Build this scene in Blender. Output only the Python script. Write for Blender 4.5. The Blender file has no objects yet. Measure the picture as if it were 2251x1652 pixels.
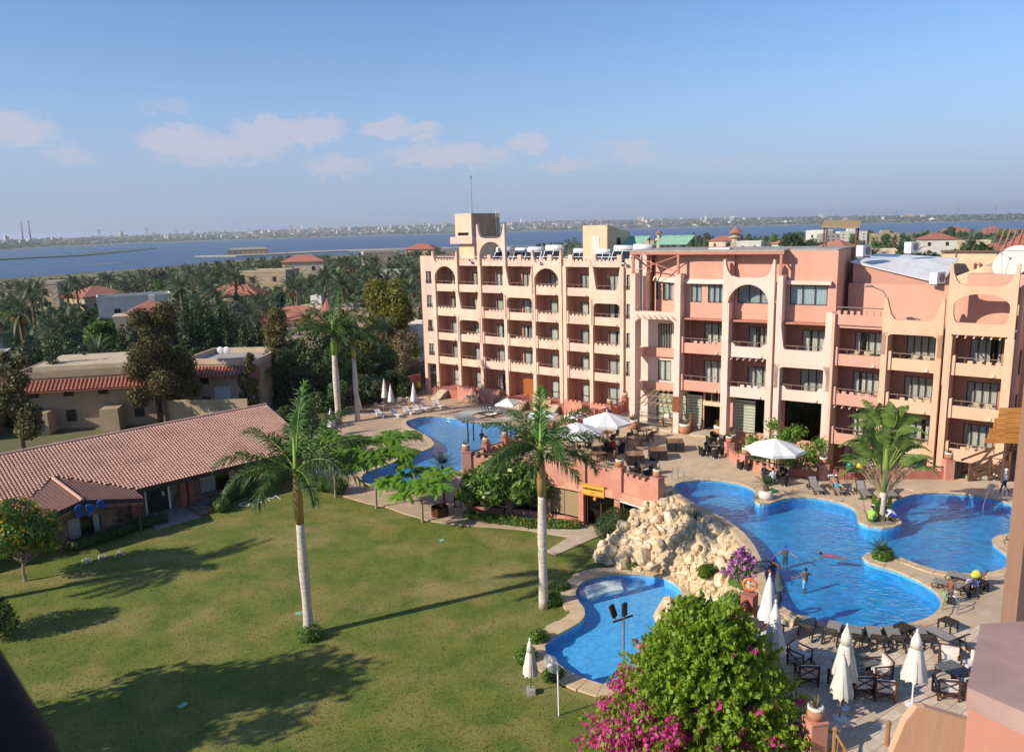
import bpy, bmesh, math, random
from math import sin, cos, pi, radians as rad, atan2, hypot, sqrt, exp
from mathutils import Vector, Matrix, noise
from mathutils.geometry import tessellate_polygon
R = random.Random(11)
sc = bpy.context.scene
COL = sc.collection
# ---------------------------------------------------------------- camera
CH = 22.0; HAZE = 8e-5
pitch, roll = rad(10.75), rad(1.47)
fwd = Vector((0, cos(pitch), -sin(pitch))); r0 = Vector((1, 0, 0)); u0 = r0.cross(fwd)
cr = cos(roll) * r0 - sin(roll) * u0; cu = sin(roll) * r0 + cos(roll) * u0
cam = bpy.data.cameras.new('camera'); cam.sensor_width = 36; cam.sensor_fit = 'HORIZONTAL'
cam.lens = 36 * 1717 / 2251; cam.clip_start = .05; cam.clip_end = 60000
cam.dof.use_dof = True; cam.dof.focus_distance = 55; cam.dof.aperture_fstop = 8
co = bpy.data.objects.new('camera', cam); COL.objects.link(co)
m = Matrix((cr, cu, -fwd)).transposed().to_4x4(); m.translation = (0, 0, CH); co.matrix_world = m
sc.camera = co
# ---------------------------------------------------------------- sky and sun
SUN_EL = rad(30); SD = Vector((-.906, -.423, 0)).normalized()      # horizontal direction towards the sun
sund = Vector((SD.x * cos(SUN_EL), SD.y * cos(SUN_EL), sin(SUN_EL)))
sl = bpy.data.lights.new('sun', 'SUN'); sl.energy = 4.6; sl.angle = rad(.53); sl.color = (1, .90, .75)
so = bpy.data.objects.new('sun', sl); COL.objects.link(so)
so.rotation_euler = (-sund).to_track_quat('-Z', 'Y').to_euler()
w = bpy.data.worlds.new('World'); sc.world = w; w.use_nodes = True
nt = w.node_tree; N = nt.nodes; LK = nt.links; N.clear()
def wn(t, **k):
    n = N.new(t)
    for a, b in k.items(): setattr(n, a, b)
    return n
def wm(op, a, b=None, c=None):
    n = N.new('ShaderNodeMath'); n.operation = op
    for i, v in enumerate((a, b, c)):
        if v is None: continue
        if isinstance(v, (int, float)): n.inputs[i].default_value = v
        else: LK.new(v, n.inputs[i])
    return n.outputs[0]
sky = wn('ShaderNodeTexSky', sky_type='NISHITA', sun_disc=False)
sky.sun_elevation = SUN_EL; sky.sun_rotation = atan2(SD.x, SD.y)
sky.altitude = 0; sky.air_density = 1.0; sky.dust_density = 0; sky.ozone_density = 6.0
tc = wn('ShaderNodeTexCoord'); sx = wn('ShaderNodeSeparateXYZ'); LK.new(tc.outputs['Generated'], sx.inputs[0])
az = wm('MULTIPLY', wm('ARCTAN2', sx.outputs[0], sx.outputs[1]), 57.2958)
el = wm('MULTIPLY', wm('ARCSINE', sx.outputs[2]), 57.2958)
cv = wn('ShaderNodeCombineXYZ'); LK.new(az, cv.inputs[0]); LK.new(wm('MULTIPLY', el, 1.7), cv.inputs[1])
def cn(scale, det, off=0):
    n = wn('ShaderNodeTexNoise'); n.inputs['Scale'].default_value = scale; n.inputs['Detail'].default_value = det; n.inputs['Roughness'].default_value = .58
    mp = wn('ShaderNodeMapping'); mp.inputs['Location'].default_value = (off, off * 2, off); LK.new(cv.outputs[0], mp.inputs[0]); LK.new(mp.outputs[0], n.inputs[0])
    return n.outputs[0]
n1 = cn(.32, 7); n2 = cn(.9, 5, 13)
azw = wm('ADD', az, wm('MULTIPLY', wm('SUBTRACT', n1, .5), 3.2))
elw = wm('ADD', el, wm('MULTIPLY', wm('SUBTRACT', n2, .5), 2.6))
mask = None
# cumulus banks low over the lake, then others all round the horizon, as a fair-weather sky has them
clouds = [(-31.5, 6.5, 2.6, 1.1, .8), (-22.2, 6.2, 2.4, .95, .95), (-19.3, 5.6, 4.6, 1.0, .72), (-16.4, 6.7, 2.2, .95, .95), (-13.4, 6.8, 2.2, 1.1, .95),
          (-8.2, 7.0, 2.0, .7, .8), (-5.8, 6.8, 1.7, .65, .7), (-4, 5.1, 4.6, .85, .8), (1.5, 5.8, 1.5, .65, .75), (-11.9, 4.5, 2.4, .65, .6),
          (8.5, 5.4, 2.4, .5, .45), (4.1, 4.2, 2.4, .5, .5), (8.9, 4.6, 2.4, .5, .45), (-28.4, 5.1, 1.5, .5, .4), (-22.3, 8.2, 2.0, .4, .25), (15, 4.0, 5, .5, .2),
          (48, 6.5, 6, 1.2, .7), (75, 7, 8, 1.4, .8), (110, 6, 7, 1.3, .7), (150, 8, 9, 1.4, .7), (-55, 7, 6, 1.3, .8), (-85, 6.5, 8, 1.4, .7), (-130, 7, 9, 1.5, .7)]
for a, e, ww, hh, k in clouds:
    dx = wm('DIVIDE', wm('SUBTRACT', azw, a), ww); dy = wm('DIVIDE', wm('SUBTRACT', elw, e), hh)
    d = wm('ADD', wm('MULTIPLY', dx, dx), wm('MULTIPLY', dy, dy))
    s = wm('MULTIPLY', wm('SUBTRACT', 1, wm('MINIMUM', wm('MULTIPLY', d, .75), 1)), k)
    mask = s if mask is None else wm('MAXIMUM', mask, s)
mask = wm('MULTIPLY', mask, wm('ADD', .55, n2)); mask = wm('MINIMUM', wm('MULTIPLY', mask, 1.2), .72)
b1 = wn('ShaderNodeBackground'); b1.inputs[1].default_value = .125
tint = wn('ShaderNodeMixRGB', blend_type='MULTIPLY'); tint.inputs[0].default_value = 1; tint.inputs[2].default_value = (1.0, .97, 1.0, 1)
LK.new(sky.outputs[0], tint.inputs[1])
hz = wm('MULTIPLY', wm('EXPONENT', wm('MULTIPLY', wm('MULTIPLY', wm('MAXIMUM', el, 0), wm('MAXIMUM', el, 0)), -1 / 62.0)), .92)
hm_ = wn('ShaderNodeMixRGB'); LK.new(hz, hm_.inputs[0]); LK.new(tint.outputs[0], hm_.inputs[1]); hm_.inputs[2].default_value = (2.35, 2.85, 4.1, 1)      # dust haze low over the horizon, all round
LK.new(hm_.outputs[0], b1.inputs[0])
b2 = wn('ShaderNodeBackground'); b2.inputs[0].default_value = (.60, .59, .68, 1); b2.inputs[1].default_value = .82
mx = wn('ShaderNodeMixShader'); LK.new(mask, mx.inputs[0]); LK.new(b1.outputs[0], mx.inputs[1]); LK.new(b2.outputs[0], mx.inputs[2])
wo = wn('ShaderNodeOutputWorld'); LK.new(mx.outputs[0], wo.inputs[0])
vs = sc.view_settings; vs.view_transform = 'Standard'; vs.look = 'None'; vs.gamma = 1; vs.use_curve_mapping = False; vs.exposure = .3
cy = sc.cycles; cy.max_bounces = 8; cy.diffuse_bounces = 3; cy.glossy_bounces = 3; cy.transmission_bounces = 4; cy.transparent_max_bounces = 12; cy.volume_bounces = 0
cy.caustics_reflective = False; cy.caustics_refractive = False; cy.use_denoising = True; cy.sample_clamp_indirect = 6
# ---------------------------------------------------------------- materials
MT = {}
def srgb(c):
    return tuple(((v / 255) / 12.92 if v / 255 < .04045 else ((v / 255 + .055) / 1.055) ** 2.4) for v in c)
def pm(name, c1, c2=None, s=4, det=5, rough=.85, bump=0, bs=None, metal=0, spec=.25, st=(1, 1, 1), ramp=(.35, .65), rand=0, coord='Object', world=False, c3=None, s3=.3):
    """procedural principled material: two (three) colours mixed by noise, bump, per-object brightness jitter"""
    M = bpy.data.materials.new(name); M.use_nodes = True; t = M.node_tree; b = t.nodes['Principled BSDF']
    b.inputs['Roughness'].default_value = rough; b.inputs['Metallic'].default_value = metal; b.inputs['Specular IOR Level'].default_value = spec
    if world:
        g = t.nodes.new('ShaderNodeNewGeometry'); src = g.outputs['Position']
    else:
        g = t.nodes.new('ShaderNodeTexCoord'); src = g.outputs[coord]
    mp = t.nodes.new('ShaderNodeMapping'); mp.inputs['Scale'].default_value = st; t.links.new(src, mp.inputs[0])
    nz = t.nodes.new('ShaderNodeTexNoise'); nz.inputs['Scale'].default_value = s; nz.inputs['Detail'].default_value = det; nz.inputs['Roughness'].default_value = .62
    t.links.new(mp.outputs[0], nz.inputs[0])
    cr_ = t.nodes.new('ShaderNodeValToRGB'); t.links.new(nz.outputs[0], cr_.inputs[0])
    c2 = c2 or tuple(v * .82 for v in c1)
    cr_.color_ramp.elements[0].position = ramp[0]; cr_.color_ramp.elements[1].position = ramp[1]
    cr_.color_ramp.elements[0].color = (*c2, 1); cr_.color_ramp.elements[1].color = (*c1, 1)
    out = cr_.outputs[0]
    if c3:
        n3 = t.nodes.new('ShaderNodeTexNoise'); n3.inputs['Scale'].default_value = s3; n3.inputs['Detail'].default_value = 4; t.links.new(mp.outputs[0], n3.inputs[0])
        r3 = t.nodes.new('ShaderNodeValToRGB'); t.links.new(n3.outputs[0], r3.inputs[0]); r3.color_ramp.elements[0].position = .5; r3.color_ramp.elements[1].position = .68
        mx = t.nodes.new('ShaderNodeMixRGB'); t.links.new(r3.outputs[0], mx.inputs[0]); t.links.new(out, mx.inputs[1]); mx.inputs[2].default_value = (*c3, 1); out = mx.outputs[0]
    if rand:
        oi = t.nodes.new('ShaderNodeObjectInfo'); mr = t.nodes.new('ShaderNodeMapRange'); mr.inputs[3].default_value = 1 - rand; mr.inputs[4].default_value = 1 + rand
        t.links.new(oi.outputs['Random'], mr.inputs[0]); hs = t.nodes.new('ShaderNodeHueSaturation'); t.links.new(mr.outputs[0], hs.inputs['Value']); t.links.new(out, hs.inputs['Color']); out = hs.outputs[0]
    t.links.new(out, b.inputs['Base Color'])
    if bump:
        n2 = t.nodes.new('ShaderNodeTexNoise'); n2.inputs['Scale'].default_value = bs or s * 6; n2.inputs['Detail'].default_value = 4; t.links.new(mp.outputs[0], n2.inputs[0])
        bm_ = t.nodes.new('ShaderNodeBump'); bm_.inputs['Strength'].default_value = min(1, bump); bm_.inputs['Distance'].default_value = .03; t.links.new(n2.outputs[0], bm_.inputs['Height']); t.links.new(bm_.outputs[0], b.inputs['Normal'])
    M.use_transparent_shadow = True; MT[name] = M; return M
def leafm(name, c1, c2, tr=.3, rough=.5, c3=None):
    """foliage: colour per leaf, some light through"""
    M = bpy.data.materials.new(name); M.use_nodes = True; t = M.node_tree; b = t.nodes['Principled BSDF']
    g = t.nodes.new('ShaderNodeNewGeometry'); cr_ = t.nodes.new('ShaderNodeValToRGB'); t.links.new(g.outputs['Random Per Island'], cr_.inputs[0])
    cr_.color_ramp.elements[0].color = (*c1, 1); cr_.color_ramp.elements[1].color = (*c2, 1)
    if c3:
        e = cr_.color_ramp.elements.new(.93); e.color = (*c2, 1); cr_.color_ramp.elements[2].color = (*c3, 1)
    oi = t.nodes.new('ShaderNodeObjectInfo'); mr = t.nodes.new('ShaderNodeMapRange'); mr.inputs[3].default_value = .75; mr.inputs[4].default_value = 1.25; t.links.new(oi.outputs['Random'], mr.inputs[0])
    hs = t.nodes.new('ShaderNodeHueSaturation'); t.links.new(mr.outputs[0], hs.inputs['Value']); t.links.new(cr_.outputs[0], hs.inputs['Color'])
    t.links.new(hs.outputs[0], b.inputs['Base Color']); b.inputs['Roughness'].default_value = rough; b.inputs['Specular IOR Level'].default_value = .3
    tl = t.nodes.new('ShaderNodeBsdfTranslucent'); hs2 = t.nodes.new('ShaderNodeHueSaturation'); hs2.inputs['Value'].default_value = 1.3; hs2.inputs['Hue'].default_value = .48; t.links.new(hs.outputs[0], hs2.inputs['Color']); t.links.new(hs2.outputs[0], tl.inputs[0])
    mx = t.nodes.new('ShaderNodeMixShader'); mx.inputs[0].default_value = tr; t.links.new(b.outputs[0], mx.inputs[1]); t.links.new(tl.outputs[0], mx.inputs[2])
    t.links.new(mx.outputs[0], t.nodes['Material Output'].inputs[0]); M.use_transparent_shadow = True; MT[name] = M; return M
def schlick(t, normal=None, f0=.02):
    """mirror share of a thin surface, the same from both sides"""
    g = t.nodes.new('ShaderNodeNewGeometry'); d = t.nodes.new('ShaderNodeVectorMath'); d.operation = 'DOT_PRODUCT'; t.links.new(g.outputs['Incoming'], d.inputs[0]); t.links.new(normal or g.outputs['Normal'], d.inputs[1])
    def mm(op, a, b):
        n = t.nodes.new('ShaderNodeMath'); n.operation = op; n.use_clamp = True
        for i, v in enumerate((a, b)):
            if isinstance(v, (int, float)): n.inputs[i].default_value = v
            elif v is not None: t.links.new(v, n.inputs[i])
        return n.outputs[0]
    a = t.nodes.new('ShaderNodeMath'); a.operation = 'ABSOLUTE'; t.links.new(d.outputs['Value'], a.inputs[0])
    return mm('ADD', mm('MULTIPLY', mm('POWER', mm('SUBTRACT', 1.0, a.outputs[0]), 5.0), 1 - f0), f0)
def glassm(name, tint=(.75, .8, .8), ior=1.45, dark=0.0):
    M = bpy.data.materials.new(name); M.use_nodes = True; t = M.node_tree; t.nodes.remove(t.nodes['Principled BSDF'])
    tr = t.nodes.new('ShaderNodeBsdfTransparent'); tr.inputs[0].default_value = (*tint, 1); gl = t.nodes.new('ShaderNodeBsdfGlossy'); gl.inputs['Roughness'].default_value = .02
    mx = t.nodes.new('ShaderNodeMixShader'); t.links.new(schlick(t, None, .05), mx.inputs[0]); t.links.new(tr.outputs[0], mx.inputs[1]); t.links.new(gl.outputs[0], mx.inputs[2])
    t.links.new(mx.outputs[0], t.nodes['Material Output'].inputs[0]); M.use_transparent_shadow = True; MT[name] = M; return M
def waterm(name, tint, wave=2.2, bump=.5, dist=.06, st=(1, 1, 1), rough=.03):
    """clear pool water: tinted see-through body, rippled mirror surface by Fresnel"""
    M = bpy.data.materials.new(name); M.use_nodes = True; t = M.node_tree; t.nodes.remove(t.nodes['Principled BSDF'])
    g = t.nodes.new('ShaderNodeNewGeometry'); mp = t.nodes.new('ShaderNodeMapping'); mp.inputs['Scale'].default_value = st; t.links.new(g.outputs['Position'], mp.inputs[0])
    n1 = t.nodes.new('ShaderNodeTexNoise'); n1.inputs['Scale'].default_value = wave; n1.inputs['Detail'].default_value = 3; n1.inputs['Distortion'].default_value = .8; t.links.new(mp.outputs[0], n1.inputs[0])
    bm_ = t.nodes.new('ShaderNodeBump'); bm_.inputs['Strength'].default_value = bump; bm_.inputs['Distance'].default_value = dist; t.links.new(n1.outputs[0], bm_.inputs['Height'])
    tr = t.nodes.new('ShaderNodeBsdfTransparent'); tr.inputs[0].default_value = (*tint, 1); gl = t.nodes.new('ShaderNodeBsdfGlossy'); gl.inputs['Roughness'].default_value = rough; t.links.new(bm_.outputs[0], gl.inputs['Normal'])
    mx = t.nodes.new('ShaderNodeMixShader'); t.links.new(schlick(t, bm_.outputs[0], .025), mx.inputs[0]); t.links.new(tr.outputs[0], mx.inputs[1]); t.links.new(gl.outputs[0], mx.inputs[2])
    t.links.new(mx.outputs[0], t.nodes['Material Output'].inputs[0]); M.use_transparent_shadow = True; MT[name] = M; return M
# ---------------------------------------------------------------- mesh helpers
class MB:
    def __init__(s): s.v = []; s.f = []
    def add(s, vs, fs):
        n = len(s.v); s.v += [tuple(v) for v in vs]; s.f += [tuple(i + n for i in f) for f in fs]; return s
    def box(s, x0, x1, y0, y1, z0, z1):
        return s.add([(x0, y0, z0), (x1, y0, z0), (x1, y1, z0), (x0, y1, z0), (x0, y0, z1), (x1, y0, z1), (x1, y1, z1), (x0, y1, z1)],
                     [(0, 3, 2, 1), (4, 5, 6, 7), (0, 1, 5, 4), (1, 2, 6, 5), (2, 3, 7, 6), (3, 0, 4, 7)])
    def bar(s, p, q, w, h=None, up=(0, 0, 1)):
        h = h or w; p = Vector(p); q = Vector(q); d = (q - p).normalized(); u = Vector(up)
        if abs(d.dot(u)) > .98: u = Vector((1, 0, 0))
        a = d.cross(u).normalized() * w / 2; b = a.cross(d).normalized() * h / 2
        vs = [p - a - b, p + a - b, p + a + b, p - a + b, q - a - b, q + a - b, q + a + b, q - a + b]
        return s.add(vs, [(0, 3, 2, 1), (4, 5, 6, 7), (0, 1, 5, 4), (1, 2, 6, 5), (2, 3, 7, 6), (3, 0, 4, 7)])
    def tube(s, pts, r, n=6, cap=True):
        pts = [Vector(p) for p in pts]; k = len(pts); rs = r if isinstance(r, (list, tuple)) else [r] * k
        base = len(s.v); ref = Vector((0, 0, 1))
        for i, p in enumerate(pts):
            d = (pts[min(i + 1, k - 1)] - pts[max(i - 1, 0)]).normalized()
            if abs(d.dot(ref)) > .95: ref = Vector((1, 0, 0))
            a = d.cross(ref).normalized(); b = a.cross(d)
            for j in range(n):
                t = 2 * pi * j / n; s.v.append(tuple(p + (a * cos(t) + b * sin(t)) * rs[i]))
        for i in range(k - 1):
            for j in range(n):
                s.f.append((base + i * n + j, base + i * n + (j + 1) % n, base + (i + 1) * n + (j + 1) % n, base + (i + 1) * n + j))
        if cap:
            s.f.append(tuple(base + j for j in range(n))[::-1]); s.f.append(tuple(base + (k - 1) * n + j for j in range(n)))
        return s
    def lathe(s, prof, n=12, c=(0, 0, 0)):
        base = len(s.v)
        for (r, z) in prof:
            for j in range(n):
                t = 2 * pi * j / n; s.v.append((c[0] + r * cos(t), c[1] + r * sin(t), c[2] + z))
        for i in range(len(prof) - 1):
            for j in range(n): s.f.append((base + i * n + j, base + i * n + (j + 1) % n, base + (i + 1) * n + (j + 1) % n, base + (i + 1) * n + j))
        s.f.append(tuple(base + j for j in range(n))[::-1]); s.f.append(tuple(base + (len(prof) - 1) * n + j for j in range(n)))
        return s
    def prism(s, poly, z0, z1, top=True, bot=True):
        n = len(poly); base = len(s.v)
        if sum(poly[i][0] * poly[(i + 1) % n][1] - poly[(i + 1) % n][0] * poly[i][1] for i in range(n)) < 0: poly = poly[::-1]
        s.v += [(p[0], p[1], z0) for p in poly] + [(p[0], p[1], z1) for p in poly]
        for i in range(n): s.f.append((base + i, base + (i + 1) % n, base + n + (i + 1) % n, base + n + i))
        tri = tessellate_polygon([[Vector((p[0], p[1], 0)) for p in poly]])
        for a, b, c in tri:
            A, B, C = poly[a], poly[b], poly[c]
            if (B[0] - A[0]) * (C[1] - A[1]) - (B[1] - A[1]) * (C[0] - A[0]) < 0: b, c = c, b
            if top: s.f.append((base + n + a, base + n + b, base + n + c))
            if bot: s.f.append((base + a, base + c, base + b))
        return s
    def plate(s, poly, y0, y1):
        """polygon in (x, z) extruded along y"""
        k = MB().prism([(p[0], p[1]) for p in poly], -y1, -y0)
        return s.add([(v[0], -v[2], v[1]) for v in k.v], k.f)
    def sheet(s, outer, holes, z):
        loops = [[Vector((p[0], p[1], 0)) for p in outer]] + [[Vector((p[0], p[1], 0)) for p in h] for h in holes]
        pts = [p for l in loops for p in l]; base = len(s.v); s.v += [(p.x, p.y, z) for p in pts]
        for a, b, c in tessellate_polygon(loops):
            A, B, C = pts[a], pts[b], pts[c]
            if (B.x - A.x) * (C.y - A.y) - (B.y - A.y) * (C.x - A.x) < 0: b, c = c, b
            s.f.append((base + a, base + b, base + c))
        return s
    def wall(s, line, z0, z1, closed=False, flip=False):
        n = len(line)
        for i in range(n if closed else n - 1):
            a, b = line[i], line[(i + 1) % n]; q = [(a[0], a[1], z0), (b[0], b[1], z0), (b[0], b[1], z1), (a[0], a[1], z1)]
            s.add(q[::-1] if flip else q, [(0, 1, 2, 3)])
        return s
    def ell(s, c, r, seg=12, rings=7, amp=0, seed=0, fr=1.5):
        base = len(s.v); c = Vector(c)
        for i in range(rings + 1):
            th = pi * i / rings
            for j in range(seg):
                ph = 2 * pi * j / seg; d = Vector((sin(th) * cos(ph), sin(th) * sin(ph), cos(th)))
                k = 1 + amp * noise.noise(d * fr + Vector((seed, seed * 1.7, 0)))
                s.v.append((c.x + d.x * r[0] * k, c.y + d.y * r[1] * k, c.z + d.z * r[2] * k))
        for i in range(rings):
            for j in range(seg): s.f.append((base + i * seg + j, base + (i + 1) * seg + j, base + (i + 1) * seg + (j + 1) % seg, base + i * seg + (j + 1) % seg))
        return s
    def xf(s, M):
        s.v = [tuple(M @ Vector(v)) for v in s.v]; return s
    def mesh(s, name, mat, smooth=False):
        me = bpy.data.meshes.new(name); me.from_pydata(s.v, [], s.f); me.materials.append(MT[mat] if isinstance(mat, str) else mat)
        if smooth: me.polygons.foreach_set('use_smooth', [True] * len(me.polygons))
        me.update(); return me
    def build(s, name, mat, parent=None, smooth=False, loc=None):
        o = bpy.data.objects.new(name, s.mesh(name, mat, smooth)); COL.objects.link(o); o.parent = parent
        if loc: o.location = loc
        return o
def tag(o, label=None, cat=None, group=None, kind=None):
    for k, v in (('label', label), ('category', cat), ('group', group), ('kind', kind)):
        if v: o[k] = v
    return o
def thing(name, label, cat, loc=(0, 0, 0), rz=0, group=None, s=1):
    o = bpy.data.objects.new(name, None); COL.objects.link(o); o.location = loc; o.rotation_euler = (0, 0, rz); o.scale = (s, s, s) if isinstance(s, (int, float)) else s
    return tag(o, label, cat, group)
def obj(name, me, parent=None, loc=(0, 0, 0), rz=0):
    o = bpy.data.objects.new(name, me); COL.objects.link(o); o.parent = parent; o.location = loc; o.rotation_euler = (0, 0, rz); return o
def dup(root, loc, rz=0, label=None, group=None, s=None):
    c = root.copy(); COL.objects.link(c); c.location = loc; c.rotation_euler = (0, 0, rz)
    if s is not None: c.scale = (s, s, s) if isinstance(s, (int, float)) else s
    if label: c['label'] = label
    if group: c['group'] = group
    for ch in root.children:
        d = ch.copy(); COL.objects.link(d); d.parent = c
        for g in ch.children:
            e = g.copy(); COL.objects.link(e); e.parent = d
    return c
def inside(p, poly):
    x, y = p[0], p[1]; r = False; n = len(poly); j = n - 1
    for i in range(n):
        xi, yi = poly[i][0], poly[i][1]; xj, yj = poly[j][0], poly[j][1]
        if (yi > y) != (yj > y) and x < (xj - xi) * (y - yi) / (yj - yi) + xi: r = not r
        j = i
    return r
def smooth_loop(p, it=2):
    for _ in range(it):
        q = []
        for i in range(len(p)):
            a, b = p[i], p[(i + 1) % len(p)]
            q += [(a[0] * .75 + b[0] * .25, a[1] * .75 + b[1] * .25), (a[0] * .25 + b[0] * .75, a[1] * .25 + b[1] * .75)]
        p = q
    return p
def offset(poly, d):
    """offset a closed loop; positive grows it"""
    n = len(poly); a = sum(poly[i][0] * poly[(i + 1) % n][1] - poly[(i + 1) % n][0] * poly[i][1] for i in range(n)); sg = 1 if a > 0 else -1
    out = []
    for i in range(n):
        p, q, r = Vector(poly[i - 1][:2]), Vector(poly[i][:2]), Vector(poly[(i + 1) % n][:2])
        t = (r - p).normalized(); out.append((q.x + t.y * d * sg, q.y - t.x * d * sg))
    return out
W={'big_pool':[(12.38,53.94),(13.56,54.32),(14.78,53.98),(15.77,53.3),(16.5,52.51),(16.63,51.39),(16.44,50.63),(15.99,49.77),(15.86,49.14),(16.16,48.78),(16.82,48.98),(17.64,49.65),(18.8,50.09),(19.9,50.07),(20.85,49.41),(21.52,48.64),(21.84,47.78),(21.63,46.72),(21.07,45.6),(21.08,44.98),(21.5,44.51),(22.13,44.3),(22.96,44.53),(23.56,45.05),(23.75,45.54),(23.72,46.18),(23.85,47.09),(24.25,48.01),(24.86,48.82),(25.82,49.56),(27.25,50.2),(28.63,50.31),(30.11,49.89),(31.22,49.21),(32.01,47.94),(32.39,46.61),(31.46,44.63),(29.73,43.09),(28.62,42.86),(28.07,42.74),(27.5,42.38),(27.09,41.81),(27.02,41.18),(26.91,40.26),(26.78,39.29),(25.71,38.41),(24.94,38.0),(23.99,37.84),(22.86,37.92),(22.24,38.21),(21.73,38.74),(21.3,39.47),(20.99,39.99),(20.72,40.45),(20.29,40.78),(19.74,40.85),(19.33,40.67),(19.01,40.25),(18.94,39.71),(19.38,39.16),(19.89,38.72),(20.27,38.06),(20.63,37.24),(20.81,36.42),(20.79,35.69),(20.54,34.99),(20.16,34.4),(19.65,33.84),(18.87,33.31),(17.99,32.94),(17.06,32.71),(16.12,32.61),(15.17,32.78),(14.29,33.13),(13.56,33.59),(13.05,34.12),(12.72,34.8),(12.58,35.58),(12.62,36.71),(12.85,37.9),(13.23,39.34),(13.44,40.5),(13.61,42.14),(13.62,43.58),(13.46,44.89),(13.16,46.15),(12.67,47.49),(12.14,48.9),(11.52,50.11),(11.12,51.76),(11.08,52.47),(11.28,53.11),(11.79,53.73),(12.48,54.08)],'left_pool':[(-12.71,88.32),(-11.92,89.78),(-10.51,90.71),(-9.0,90.93),(-7.58,90.27),(-6.14,89.17),(-4.88,87.8),(-3.67,87.07),(-1.47,86.66),(0.56,85.17),(0.79,81.82),(-0.72,78.87),(-2.55,77.1),(-3.88,74.47),(-4.3,70.3),(-5.16,68.82),(-5.91,67.75),(-7.19,66.69),(-8.58,65.88),(-9.66,65.48),(-10.73,65.15),(-11.87,65.31),(-13.11,65.99),(-13.7,66.85),(-14.03,68.23),(-13.76,69.61),(-12.75,70.7),(-11.76,72.16),(-10.99,73.79),(-9.68,75.44),(-8.65,76.73),(-8.29,77.74),(-8.36,79.11),(-9.1,81.21),(-10.31,83.46),(-11.88,85.87)],'kids_pool':[(3.41,44.02),(3.71,45.23),(4.36,46.04),(5.27,46.53),(6.56,46.73),(7.7,46.61),(8.8,46.28),(9.46,45.74),(9.94,44.87),(10.04,43.85),(9.78,42.89),(9.11,41.8),(8.29,40.78),(7.53,39.46),(6.95,38.06),(6.46,36.6),(5.85,35.25),(5.13,34.43),(4.37,34.25),(3.88,34.42),(3.26,34.84),(2.49,35.54),(1.93,36.25),(1.37,37.28),(1.22,37.88),(1.51,38.64),(2.21,39.4),(2.92,40.03),(3.57,40.67),(3.85,41.54),(3.81,42.27),(3.53,43.13)],'kids_steps':[(3.77,44.81),(4.41,45.61),(5.52,46.15),(6.59,46.3),(6.59,45.27),(5.46,44.92),(4.44,44.06)],'lawn_edge':[(-17.69,67.19),(-14.93,63.4),(-12.15,61.16),(-10.78,60.46),(-8.76,58.59),(-6.68,56.94),(-5.55,56.34),(-3.57,55.68),(-1.16,55.14),(0.88,54.5)],'lawn_edge2':[(1.65,54.08),(3.76,53.04),(2.1,50.71),(2.63,49.94),(6.01,53.12)],'umb_open':[(7.83,63.5),(5.08,60.27)],'umb_closed_terr':[(10.27,28.82),(11.75,26.51),(14.96,26.93),(10.97,31.64)],'umb_closed_left':[(-16.12,96.41),(-15.02,94.35),(-12.15,94.03)],'white_lounger':[(-12.4,92.21),(-11.4,93.2),(-10.52,93.85),(-8.99,95.21),(-13.76,90.92),(-15.64,91.12)],'white_lounger2':[(-3.59,91.24),(-2.54,89.71)]}
# ================================================================ ground, lake, far shore
SHORE = [(-180, 600), (-60, 640), (-32.9, 796), (-29.7, 807), (-25.3, 876), (-20.5, 955), (-17.8, 1081), (-13.5, 1111), (-9.4, 1183), (-2.3, 1232), (12.4, 1371), (21.4, 1614), (26.9, 1833), (33, 2191), (60, 2600), (180, 2600)]
FAR = [(-75, 2000), (-50, 2200), (-32.7, 2849), (-28.8, 3700), (-24.5, 4300), (-18.8, 4700), (-13.4, 5000), (-5.2, 5200), (6.3, 5300), (14.4, 5300), (20, 5200), (26.5, 4933), (33, 4500), (50, 3800), (75, 3500)]
CREST = [(-75, .0), (-50, .0), (-32.6, .0004), (-28.7, .0008), (-24.5, .002), (-18.8, .003), (-13.4, .005), (-5.2, .0056), (-1.7, .0063), (6.3, .006), (14.4, .005), (21.3, .0033), (26.4, .002), (33, .0008), (50, .0005), (75, .0005)]
def interp(tab, a):
    if a <= tab[0][0]: return tab[0][1]
    for (x0, y0), (x1, y1) in zip(tab, tab[1:]):
        if a <= x1: return y0 + (y1 - y0) * (a - x0) / (x1 - x0)
    return tab[-1][1]
LAKE = -8.0
def terr(x, y):
    r = hypot(x, y); a = math.degrees(atan2(x, y)); s = interp(SHORE, a)
    t = max(0, min(1, (r - 125) / (s - 125)))
    return (LAKE - .3) * t if r < s else LAKE - .3 - (r - s) * .02
pm('soil', (.23, .19, .11), (.10, .12, .04), s=.05, rough=1, c3=(.33, .27, .17), s3=.02, world=True)
pm('far_land', (.34, .29, .21), (.16, .17, .10), s=.006, rough=1, world=True, st=(1, 1, 1))
T = 3.7                                                             # level of the upper terrace
BP = smooth_loop(W['big_pool'], 1); LP = smooth_loop(W['left_pool'], 2); KP = smooth_loop(W['kids_pool'], 2)
mb = MB(); rr = [125, 150, 180, 240, 320, 430, 560, 700, 850, 1000, 1200, 1400, 1700, 2000, 2300, 2700]
aa = [-180 + i * 6 for i in range(61)]
for r in rr:
    for a in aa:
        x, y = r * sin(rad(a)), r * cos(rad(a)); mb.v.append((x, y, max(terr(x, y), LAKE - 4) + (.5 * noise.noise(Vector((x, y, 0)) * .02) if 150 < r < 600 else 0)))
n = len(aa)
for i in range(len(rr) - 1):
    for j in range(n - 1): mb.f.append((i * n + j, (i + 1) * n + j, (i + 1) * n + j + 1, i * n + j + 1))
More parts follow.
